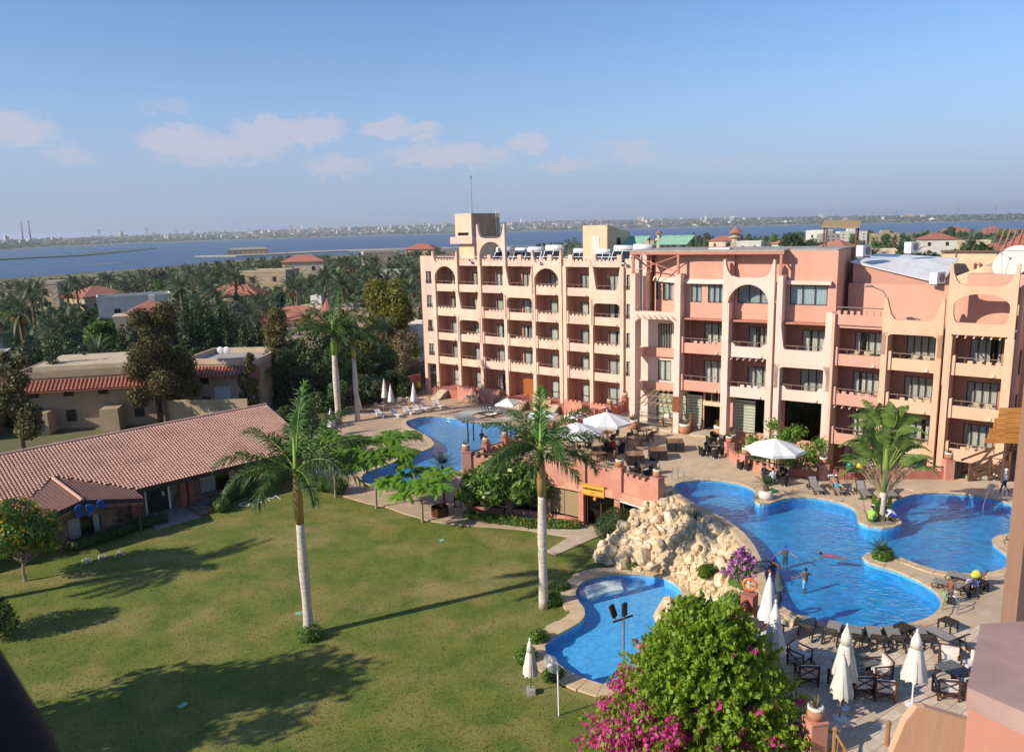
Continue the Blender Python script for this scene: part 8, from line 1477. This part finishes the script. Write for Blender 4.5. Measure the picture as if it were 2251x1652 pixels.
for x in (-.55, .55):
    for y in (-.2, .2): m.tube([(x, y, 0), (x, y, .8)], .02, 5)
for y in (-.2, .2): m.tube([(-.6, y, .8), (.6, y, .8)], .02, 5); m.tube([(-.55, y, .25), (.55, y, .25)], .015, 5)
m.build('frame', 'panel_black', js); MB().box(-.6, .6, -.2, .2, .78, .8).build('shelf', 'panel_black', js)
def jar(label, x, y, z, mat, s=1.0): t_ = thing('glazed_jar', label, 'jar', (x, y, z), 0, None, s); MB().lathe([(.1, 0), (.2, .12), (.24, .3), (.2, .48), (.12, .6)], 16).build('body', mat, t_, True); MB().lathe([(.11, .59), (.16, .68), (.15, .7), (.1, .66)], 16).build('neck', mat, t_, True)
jar('glossy green jar on the black stand', 23.7, 52.9, T + .8, 'jar_green', 1.1); jar('glossy yellow jar on the black stand', 24.4, 52.9, T + .8, 'jar_yellow', 1.0); jar('yellow jar on a stand by the garden wall', -12.7, 104.0, .9, 'jar_yellow', 1.3); jar('yellow jar among the leaves by the cafe corner', -4.6, 59.6, .9, 'jar_yellow', 1.1); jar('blue grey jar beside the bougainvillea', 9.9, 28.0, T, 'blue_cloth', 1.1)
t_ = thing('jar_plinth', 'small dark table under the yellow jar by the garden wall', 'stand', (-12.7, 104.0, .1)); MB().box(-.35, .35, -.35, .35, .7, .8).build('top', 'fascia_dark', t_)
for a in (-.28, .28): MB().box(a - .03, a + .03, -.28, .28, 0, .7).build('leg', 'fascia_dark', t_)
t_ = thing('jar_plinth', 'small dark stand under the yellow jar by the cafe corner', 'stand', (-4.6, 59.6, .1)); MB().box(-.3, .3, -.3, .3, .7, .8).build('top', 'fascia_dark', t_)
for a in (-.24, .24): MB().box(a - .03, a + .03, -.24, .24, 0, .7).build('leg', 'fascia_dark', t_)
for i, (x, y) in enumerate([(8.9, 73.2), (9.25, 73.1)]): t_ = thing('water_drum', ['blue water drum by the stair pier, the left one', 'blue water drum by the stair pier, the right one'][i], 'drum', (x, y, T), 0, 'blue drums'); MB().lathe([(.2, 0), (.22, .1), (.22, .8), (.14, .95)], 14).build('body', 'blue_cloth', t_, True); MB().lathe([(.1, .94), (.1, 1.08)], 10).build('cap', 'jar_green' if 0 else 'white_paint', t_)
stt = thing('steel_trolley', 'long stainless buffet trolley beside the hotel pillar', 'trolley', (12.7, 69.3, T + .16), ms_an); MB().box(-1.2, 1.2, -.35, .35, .85, .9).build('top_shelf', 'steel', stt); MB().box(-1.15, 1.15, -.32, .32, .25, .28).build('lower_shelf', 'steel', stt); MB().box(-1.2, 1.2, .2, .35, 1.1, 1.15).build('sneeze_guard', 'glass', stt)
for x in (-1.15, 1.15):
    for y in (-.3, .3): MB().tube([(x, y, 0), (x, y, 1.2)], .02, 6).build('leg', 'steel', stt)
cs_ = thing('counter', 'wooden counter with white till beside the trolley', 'counter', (14.0, 68.6, T + .16), ms_an); MB().box(-.55, .55, -.3, .3, .85, .92).build('top', 'orange_wood', cs_); MB().box(-.3, .1, -.15, .15, .921, 1.25).build('till', 'metal_white', cs_)
for x in (-.5, .5): MB().box(x - .04, x + .04, -.28, .28, 0, .85).build('leg', 'orange_wood', cs_)
rp_ = thing('menu_post', 'dark red wooden menu post beside the shop entrance', 'post', (15.75, 67.3, T), ms_an); MB().box(-.16, .16, -.16, .16, 0, 1.05).build('case', 'sign_brown', rp_); MB().bar((0, 0, 1.05), (0, 0, 1.8), .09).build('upright', 'orange_wood', rp_)
for i, (x, y) in enumerate([(10.9, 69.1), (15.2, 67.1), (18.0, 66.1), (18.6, 64.3)]): pot(x, y, T, ['tall banded pot at the foot of the trellis pillar', 'tall banded pot beside the menu post', 'tall banded pot right of the shop entrance', 'banded pot on the floor by the yard wall'][i], 2.1 if i < 3 else 1.4)
gb = thing('folded_mat', 'green folded pool mats behind the sago pot', 'mat', (17.6, 51.2, T), .5); MB().box(-.4, .4, -.3, .3, 0, .07).build('lower_mat', 'board_green', gb); MB().box(-.38, .4, -.3, .28, .072, .14).build('upper_mat', 'jar_green', gb)
wb = thing('wooden_planter', 'round slatted wooden planter at the cafe corner', 'planter', (-5.9, 58.0, .1))
for i in range(20): a = 2 * pi * i / 20; o = MB().box(-.1, .1, -.02, .02, 0, .7).build('slat', 'log_wood', wb, loc=(cos(a) * .65, sin(a) * .65, 0)); o.rotation_euler[2] = a + pi / 2
for i, (x, y) in enumerate(((-12.92, 42.65), (-16.12, 33.78), (-5.33, 53.1))): t_ = thing('valve_cover', ['green valve cover in the grass by the lawn palm', 'pale green valve cover in the tree shade', 'small green valve cover near the path'][i], 'cover', (x, y, .0), i, 'valve covers in the lawn'); MB().box(-.2, .2, -.14, .14, 0, .05).build('lid', 'green_roof', t_)
for i, (x, y, z) in enumerate([(18.5, 59.2, 4.9)]): t_ = thing('lantern_box', 'orange wall lantern box among the shrub leaves', 'lantern', (20.9, 55.4, 3.7)); MB().box(-.2, .2, -.2, .2, 1.1, 1.5).build('box', 'peach_band', t_); MB().tube([(0, 0, -1.8), (0, 0, 1.1)], .04, 6).build('post', 'rail_wood', t_)
hs_ = thing('garden_hose', 'thin pale hose lying across the terrace to the pool', 'hose', (0, 0, 0)); MB().tube([(25.2, 51.6, T + .03), (26.3, 51.2, T + .03), (27.0, 50.9, T + .03), (27.3, 50.5, T + .03)], .02, 5).build('tube', 'cushion', hs_)
# log stair rail at the bottom of the picture
sr = thing('log_stair_rail', 'rustic log railing of the stair in the foreground', 'railing', (10.9, 24.3, 3.4)); m = MB()
for (a, b_) in (((0, 0, 0), (0, 0, 1.25)), ((2.0, .3, 0), (2.0, .3, 1.2)), ((.8, -1.6, -1.6), (.8, -1.6, -.2))): MB().tube([a, b_], .08, 8).build('post', 'pole_wood', sr); MB().ell(b_, (.11, .11, .11), 8, 6).build('post_cap', 'pole_wood', sr)
MB().tube([(0, 0, 1.1), (.8, -1.6, -.4)], .05, 7).build('handrail', 'pole_wood', sr); MB().tube([(0, 0, .35), (.8, -1.6, -1.1)], .04, 7).build('lower_rail', 'pole_wood', sr)
for k in range(8): f = (k + .5) / 8; MB().tube([(.8 * f, -1.6 * f, .35 - 1.45 * f), (.8 * f + .05, -1.6 * f, 1.1 - 1.5 * f)], .022, 5).build('baluster', 'pole_wood', sr)
# shade-cast pair of chairs at the balconies
for i, (s, d, z) in enumerate([(1.8, 1.0, 10.94), (6.2, 1.0, 7.79), (10.2, 1.0, 7.79), (10.0, 1.0, 4.6), (6.0, .9, 10.94)]):
    for q in (-.45, .45): x, y = rwp(s + q, d); put(pch, x, y, rw_an + (q > 0) * .6 + 2.5, 'pale balcony chair on the right wing, %s half of the %s balcony' % ('left' if q < 0 else 'right', ['first bay top', 'second bay middle', 'third bay middle', 'third bay lowest', 'second bay top'][i]), 'balcony chairs of the right wing', z + .0, .95)
# ================================================================ people
pm('skin_tan', (.42, .22, .14), (.36, .18, .11), s=6, rough=.6); pm('skin_dark', (.25, .12, .07), (.2, .1, .06), s=6, rough=.6); pm('hair_black', (.015, .012, .01), rough=.5); pm('hair_grey', (.35, .33, .3), rough=.7); pm('shirt_red', (.50, .03, .025), (.4, .02, .02), s=5, rough=.9); pm('trouser_black', (.015, .015, .018), rough=.9); pm('shirt_lime', (.35, .55, .10), (.28, .46, .08), s=5, rough=.9); pm('shirt_white', (.70, .74, .78), (.6, .64, .7), s=5, rough=.9); pm('shirt_pale', (.55, .58, .64), (.45, .48, .55), s=5, rough=.9); pm('jeans', (.04, .07, .14), (.03, .05, .1), s=5, rough=.9); pm('trunks_blue', (.10, .38, .45), (.08, .3, .38), s=5, rough=.8); pm('swim_pink', (.6, .12, .2), rough=.7); pm('swim_grey', (.08, .10, .11), rough=.7); pm('cap_blue', (.03, .07, .55), rough=.5)
V = Vector
def person(label, loc, rz, J, cloth, hair='hair_black', hat=None, s=1.0, scarf=False):
    """one continuous skinned body from a joint table; cloth maps bone groups to materials"""
    t_ = thing('person', label, 'person', loc, rz, None, s); vs = []; es = []; rd = []; idx = {}
    def v(n, p, r): idx[n] = len(vs); vs.append(V(p)); rd.append(r); return idx[n]
    def e(a, b_): es.append((idx[a], idx[b_]))
    for n, r in (('pelvis', .135), ('waist', .12), ('chest', .145), ('neckb', .075), ('neck', .052), ('head', .085), ('crown', .07)): v(n, J[n], r)
    for a, b_ in (('pelvis', 'waist'), ('waist', 'chest'), ('chest', 'neckb'), ('neckb', 'neck'), ('neck', 'head'), ('head', 'crown')): e(a, b_)
    fw = J['face']; v('nose', J['head'] + fw * .1 + V((0, 0, -.005)), .018); e('head', 'nose')
    for sd in 'LR':
        k = 1 if sd == 'R' else -1
        for n, r in (('sh', .062), ('el', .042), ('wr', .028)): v(n + sd, J[n + sd], r)
        e('chest', 'sh' + sd); e('sh' + sd, 'el' + sd); e('el' + sd, 'wr' + sd); d = (J['wr' + sd] - J['el' + sd]).normalized(); o = d.orthogonal().normalized(); v('palm' + sd, J['wr' + sd] + d * .06, .03); e('wr' + sd, 'palm' + sd)
        for q in range(5):
            f = (q - 2) * .022; L = [.05, .075, .085, .078, .06][q]; bpt = J['wr' + sd] + d * (.04 if q == 0 else .085) + o * f * (1.6 if q == 0 else 1); v('f%d%s' % (q, sd), bpt + d * .02 + o * f * .4, .011); e('palm' + sd, 'f%d%s' % (q, sd)); v('g%d%s' % (q, sd), bpt + (d * .85 + d.cross(o) * .45 + o * f * 6 * (q == 0)).normalized() * L, .008); e('f%d%s' % (q, sd), 'g%d%s' % (q, sd))
        for n, r in (('hip', .095), ('kn', .062), ('an', .042), ('toe', .035)): v(n + sd, J[n + sd], r)
        e('pelvis', 'hip' + sd); e('hip' + sd, 'kn' + sd); e('kn' + sd, 'an' + sd); e('an' + sd, 'toe' + sd)
    me = bpy.data.meshes.new('body'); me.from_pydata([tuple(p) for p in vs], es, []); o = bpy.data.objects.new('body', me); COL.objects.link(o); m = o.modifiers.new('skin', 'SKIN')
    for i, q in enumerate(me.skin_vertices[0].data): q.radius = (rd[i], rd[i]); q.use_root = i == 0
    m2 = o.modifiers.new('sub', 'SUBSURF'); m2.levels = m2.render_levels = 1; dg = bpy.context.evaluated_depsgraph_get(); body = bpy.data.meshes.new_from_object(o.evaluated_get(dg)); bpy.data.objects.remove(o)
    groups = {'head': [('neck', 'head'), ('head', 'crown')], 'torso': [('waist', 'chest'), ('chest', 'neckb'), ('pelvis', 'waist'), ('chest', 'shL'), ('chest', 'shR')], 'upper': [('shL', 'elL'), ('shR', 'elR')], 'fore': [('elL', 'palmL'), ('elR', 'palmR')], 'thigh': [('hipL', 'knL'), ('hipR', 'knR'), ('pelvis', 'hipL'), ('pelvis', 'hipR')], 'shin': [('knL', 'anL'), ('knR', 'anR')], 'foot': [('anL', 'toeL'), ('anR', 'toeR')]}
    mats = []; body.materials.clear()
    for g in groups:
        mt = cloth.get(g, cloth['skin'])
        if mt not in mats: mats.append(mt); body.materials.append(MT[mt])
    def dist(p, a, b_): ab = b_ - a; t = max(0, min(1, (p - a).dot(ab) / max(1e-9, ab.dot(ab)))); return (p - a - ab * t).length
    for f in body.polygons:
        c = f.center; best = min(((dist(c, vs[idx[a]], vs[idx[b_]]) / (rd[idx[a]] + rd[idx[b_]]), g) for g, L in groups.items() for a, b_ in L)); f.material_index = mats.index(cloth.get(best[1], cloth['skin'])); f.use_smooth = True
    obj('body', body, t_); h = J['head']; up = (J['crown'] - J['head']).normalized()
    if hair:
        MB().ell(h + up * .055 - fw * .025, (.1, .105, .095), 12, 8, .1, 2).build('hair', hair, t_, True)
    if hat: MB().ell(h + up * .08, (.108, .112, .085), 12, 7).build('cap', hat, t_, True); a = h + up * .07; sd_ = up.cross(fw); MB().add([a + fw * .08 - sd_ * .07, a + fw * .08 + sd_ * .07, a + fw * .19 + sd_ * .05, a + fw * .19 - sd_ * .05], [(0, 1, 2, 3)]).build('cap_peak', hat, t_)
    m = MB()
    sd_ = up.cross(fw)
    for q in (-.032, .032): m.ell(h + fw * .082 + sd_ * q + up * .02, (.011, .011, .011), 6, 4)
    m.build('eyes', 'hair_black', t_); m = MB().bar(h + fw * .085 - up * .045 - sd_ * .022, h + fw * .085 - up * .045 + sd_ * .022, .012, .008); m.build('mouth', 'swim_pink', t_)
    if not hair or not scarf:
        m = MB()
        for q in (-1, 1): m.ell(h + sd_ * q * .088, (.012, .022, .032), 6, 4)
        m.build('ears', cloth['skin'], t_)
    return t_
def stand(**k):
    J = dict(pelvis=V((0, 0, .95)), waist=V((0, 0, 1.1)), chest=V((0, 0, 1.32)), neckb=V((0, 0, 1.46)), neck=V((0, 0, 1.52)), head=V((0, .02, 1.62)), crown=V((0, .01, 1.71)), face=V((0, 1, 0)))
    for sd, q in (('L', -1), ('R', 1)): J.update({'sh' + sd: V((q * .19, 0, 1.40)), 'el' + sd: V((q * .25, -.02, 1.12)), 'wr' + sd: V((q * .26, .08, .88)), 'hip' + sd: V((q * .095, 0, .9)), 'kn' + sd: V((q * .1, .02, .5)), 'an' + sd: V((q * .1, -.01, .08)), 'toe' + sd: V((q * .11, .17, .04))})
    J.update(k); return J
person('woman in white headscarf, pale shirt and jeans walking by the stair', (32.7, 49.7, T), .9, stand(knL=V((-.1, .16, .52)), anL=V((-.1, .24, .1)), toeL=V((-.1, .4, .05)), knR=V((.1, -.02, .5)), anR=V((.1, -.25, .14)), toeR=V((.1, -.12, .04)), elL=V((-.26, -.1, 1.13)), wrL=V((-.22, .1, .98))), dict(skin='skin_tan', head='skin_tan', torso='shirt_pale', upper='shirt_pale', fore='shirt_pale', thigh='jeans', shin='jeans', foot='white_paint'), 'shirt_white', None, 1.0, True)
person('waiter in red shirt and black trousers bending over a table', (7.95, 60.0, T), .1, stand(waist=V((0, .1, 1.08)), chest=V((0, .3, 1.24)), neckb=V((0, .42, 1.3)), neck=V((0, .47, 1.33)), head=V((0, .56, 1.36)), crown=V((0, .62, 1.42)), face=V((0, .8, -.6)).normalized(), shL=V((-.19, .34, 1.28)), shR=V((.19, .34, 1.28)), elL=V((-.25, .48, 1.04)), elR=V((.25, .48, 1.04)), wrL=V((-.2, .68, .92)), wrR=V((.2, .68, .92))), dict(skin='skin_dark', torso='shirt_red', upper='shirt_red', thigh='trouser_black', shin='trouser_black', foot='trouser_black'))
SITG = stand(pelvis=V((0, 0, .16)), waist=V((0, .02, .32)), chest=V((0, .08, .54)), neckb=V((0, .12, .67)), neck=V((0, .14, .73)), head=V((0, .2, .82)), crown=V((0, .2, .91)), face=V((0, .95, -.3)).normalized(), shL=V((-.19, .09, .61)), shR=V((.19, .09, .61)), elL=V((-.26, .2, .38)), elR=V((.26, .2, .38)), wrL=V((-.16, .4, .3)), wrR=V((.16, .42, .28)), hipL=V((-.1, .06, .14)), hipR=V((.1, .06, .14)), knL=V((-.24, .42, .38)), knR=V((.24, .42, .38)), anL=V((-.16, .62, .07)), anR=V((.16, .62, .07)), toeL=V((-.16, .8, .04)), toeR=V((.16, .8, .04)))
person('gardener in lime green shirt and white cap sitting under the island palm', (21.65, 45.1, T + .08), -.9, SITG, dict(skin='skin_dark', torso='shirt_lime', upper='shirt_lime', thigh='jar_green', shin='jar_green', foot='trouser_black'), 'hair_black', 'shirt_white', 1.12)
CR = stand(pelvis=V((0, -.12, .34)), waist=V((0, .0, .46)), chest=V((0, .2, .58)), neckb=V((0, .33, .62)), neck=V((0, .38, .63)), head=V((0, .48, .64)), crown=V((0, .54, .70)), face=V((0, .7, -.7)).normalized(), shL=V((-.19, .24, .6)), shR=V((.19, .24, .6)), elL=V((-.24, .42, .36)), elR=V((.24, .42, .36)), wrL=V((-.16, .58, .12)), wrR=V((.16, .58, .12)), hipL=V((-.1, -.08, .32)), hipR=V((.1, -.08, .32)), knL=V((-.2, .3, .44)), knR=V((.2, .3, .44)), anL=V((-.14, .0, .08)), anR=V((.14, .0, .08)), toeL=V((-.15, .18, .04)), toeR=V((.15, .18, .04)))
person('gardener in white shirt crouching and digging under the island palm', (23.15, 45.25, T + .06), 1.35, CR, dict(skin='skin_dark', torso='shirt_white', upper='shirt_white', thigh='cap_blue', shin='skin_dark', foot='trouser_black'), s=1.1)
LY = stand(pelvis=V((0, 0, .12)), waist=V((0, -.14, .19)), chest=V((0, -.32, .33)), neckb=V((0, -.43, .43)), neck=V((0, -.48, .47)), head=V((0, -.56, .55)), crown=V((0, -.62, .61)), face=V((0, .55, .83)).normalized(), shL=V((-.19, -.38, .37)), shR=V((.19, -.38, .37)), elL=V((-.36, -.2, .22)), elR=V((.36, -.2, .22)), wrL=V((-.34, .02, .12)), wrR=V((.36, .04, .1)), hipL=V((-.1, .05, .12)), hipR=V((.1, .05, .12)), knL=V((-.2, .45, .16)), knR=V((.13, .46, .13)), anL=V((-.22, .86, .09)), anR=V((.14, .88, .09)), toeL=V((-.26, .94, .2)), toeR=V((.18, .96, .2)))
person('sunbather in turquoise shorts lying on a lounger by the low wall', (21.95, 50.9, T + .39), pi, LY, dict(skin='skin_tan', thigh='trunks_blue'), 'hair_grey', None, 1.05)
tw2 = thing('towel', 'white towel over the lounger back behind the sunbather', 'towel', (22.06, 51.62, T + .72), .03); MB().add([(-.31, -.12, -.2), (.31, -.12, -.2), (.31, .28, .2), (-.31, .28, .2), (.31, .34, .0), (-.31, .34, .0)], [(0, 1, 2, 3), (3, 2, 4, 5)]).build('cloth', 'canvas', tw2)
person('boy in dark trunks carrying a green board at the pool edge', (20.75, 34.75, T), 1.9, stand(elL=V((-.34, -.05, 1.14)), wrL=V((-.2, .1, 1.0)), elR=V((.26, .06, 1.12)), wrR=V((.24, .22, .86))), dict(skin='skin_dark', thigh='swim_grey'), s=.82)
bd = thing('swim_board', 'bright green swim board held by the boy', 'board', (20.45, 34.7, T + .42), 1.0); m = MB().prism([(-.42, -.2), (-.3, -.26), (.32, -.26), (.42, -.2), (.42, .2), (.32, .26), (-.3, .26), (-.42, .2)], -.025, .025); m.xf(Matrix.Rotation(.55, 4, 'Y') @ Matrix.Rotation(1.2, 4, 'X')); m.build('board', 'board_green', bd)
def swimmer(label, x, y, rz, cloth, dz=-1.02, hair='hair_black', hat=None, s=.85, arms=((-.5, .1), (.5, .1))):
    za = -dz / s + .02; person(label, (x, y, T + dz), rz, stand(elL=V((-.42, .12, za + .08)), wrL=V((arms[0][0] - .15, .2 + arms[0][1], za)), elR=V((.42, .12, za + .08)), wrR=V((arms[1][0] + .15, .2 + arms[1][1], za))), cloth, hair, hat, s)
swimmer('swimmer in blue visor and dark swimsuit, arms spread', 15.0, 40.9, 2.9, dict(skin='skin_tan', torso='swim_grey', thigh='swim_grey'), -.98, hat='cap_blue'); swimmer('swimmer in blue cap close to the rock rim', 13.95, 39.75, 2.2, dict(skin='skin_dark'), -1.12, hat='cap_blue'); swimmer('dark haired swimmer lowest in the water by the rim', 13.45, 38.95, 1.8, dict(skin='skin_dark'), -1.22); swimmer('bare backed boy wading with arms out in mid pool', 15.0, 37.9, .3, dict(skin='skin_dark', thigh='shirt_white'), -.92)
SW = stand(**{k: V((v_.x, (v_.z - 1.0), .1 + v_.y * .6)) for k, v_ in stand().items() if k != 'face'}); SW.update(face=V((0, .9, .4)).normalized(), elL=V((-.35, .6, .05)), wrL=V((-.3, .85, .0)), head=V((0, .64, .22)), crown=V((0, .66, .31)), neck=V((0, .55, .18)))
person('girl in pink swimming face forward across the pool', (17.5, 40.8, T - .22), 1.2, SW, dict(skin='skin_tan', torso='swim_pink', thigh='swim_pink'), s=.85)
person('person lying on a white lounger by the lower pool', (-3.4, 91.25, .5), 1.85, LY, dict(skin='skin_dark', torso='skin_dark', thigh='trouser_black'))
SITC = stand(pelvis=V((0, 0, .5)), waist=V((0, 0, .66)), chest=V((0, .02, .88)), neckb=V((0, .04, 1.02)), neck=V((0, .05, 1.08)), head=V((0, .08, 1.18)), crown=V((0, .07, 1.27)), shL=V((-.19, .02, .96)), shR=V((.19, .02, .96)), elL=V((-.24, .12, .72)), elR=V((.24, .12, .72)), wrL=V((-.16, .34, .72)), wrR=V((.16, .34, .72)), hipL=V((-.1, .05, .48)), hipR=V((.1, .05, .48)), knL=V((-.12, .45, .5)), knR=V((.12, .45, .5)), anL=V((-.12, .45, .09)), anR=V((.12, .45, .09)), toeL=V((-.12, .62, .04)), toeR=V((.12, .62, .04)))
for x, y, rz, lb, c in ((19.2, 53.45, 1.9, 'guest in black seated under the poolside parasol on the right', 'trouser_black'), (18.15, 52.45, .3, 'guest in white seated under the poolside parasol, back to us', 'shirt_white'), (17.85, 53.6, -1.9, 'guest in blue seated under the poolside parasol on the left', 'jeans')): person(lb, (x, y, T), rz, SITC, dict(skin='skin_tan', torso=c, upper=c, thigh='trouser_black', shin='trouser_black', foot='trouser_black'))
person('dark figure seated at the pool bar below the pergola', (-3.3, 78.6, .1), 0, SITC, dict(skin='skin_dark', torso='trouser_black', upper='trouser_black', thigh='trouser_black'))
br_ = thing('broom', 'green headed broom leaning behind the seated gardener', 'broom', (21.9, 46.2, T)); MB().tube([(0, 0, 0), (-.25, .1, 1.15)], .018, 6).build('handle', 'pole_wood', br_); MB().box(-.5, -.05, .05, .16, 1.12, 1.2).build('head', 'jar_green', br_)
# ================================================================ haze in the air over the lake
M = bpy.data.materials.new('haze_air'); M.use_nodes = True; t = M.node_tree; t.nodes.remove(t.nodes['Principled BSDF']); pv = t.nodes.new('ShaderNodeVolumePrincipled'); pv.inputs['Color'].default_value = (.80, .87, 1.0, 1); pv.inputs['Density'].default_value = HAZE; pv.inputs['Anisotropy'].default_value = .2; t.links.new(pv.outputs[0], t.nodes['Material Output'].inputs['Volume'])
MT['haze_air'] = M; tag(MB().box(-26000, 26000, -400, 25000, -40, 160).build('haze', M), kind='stuff')
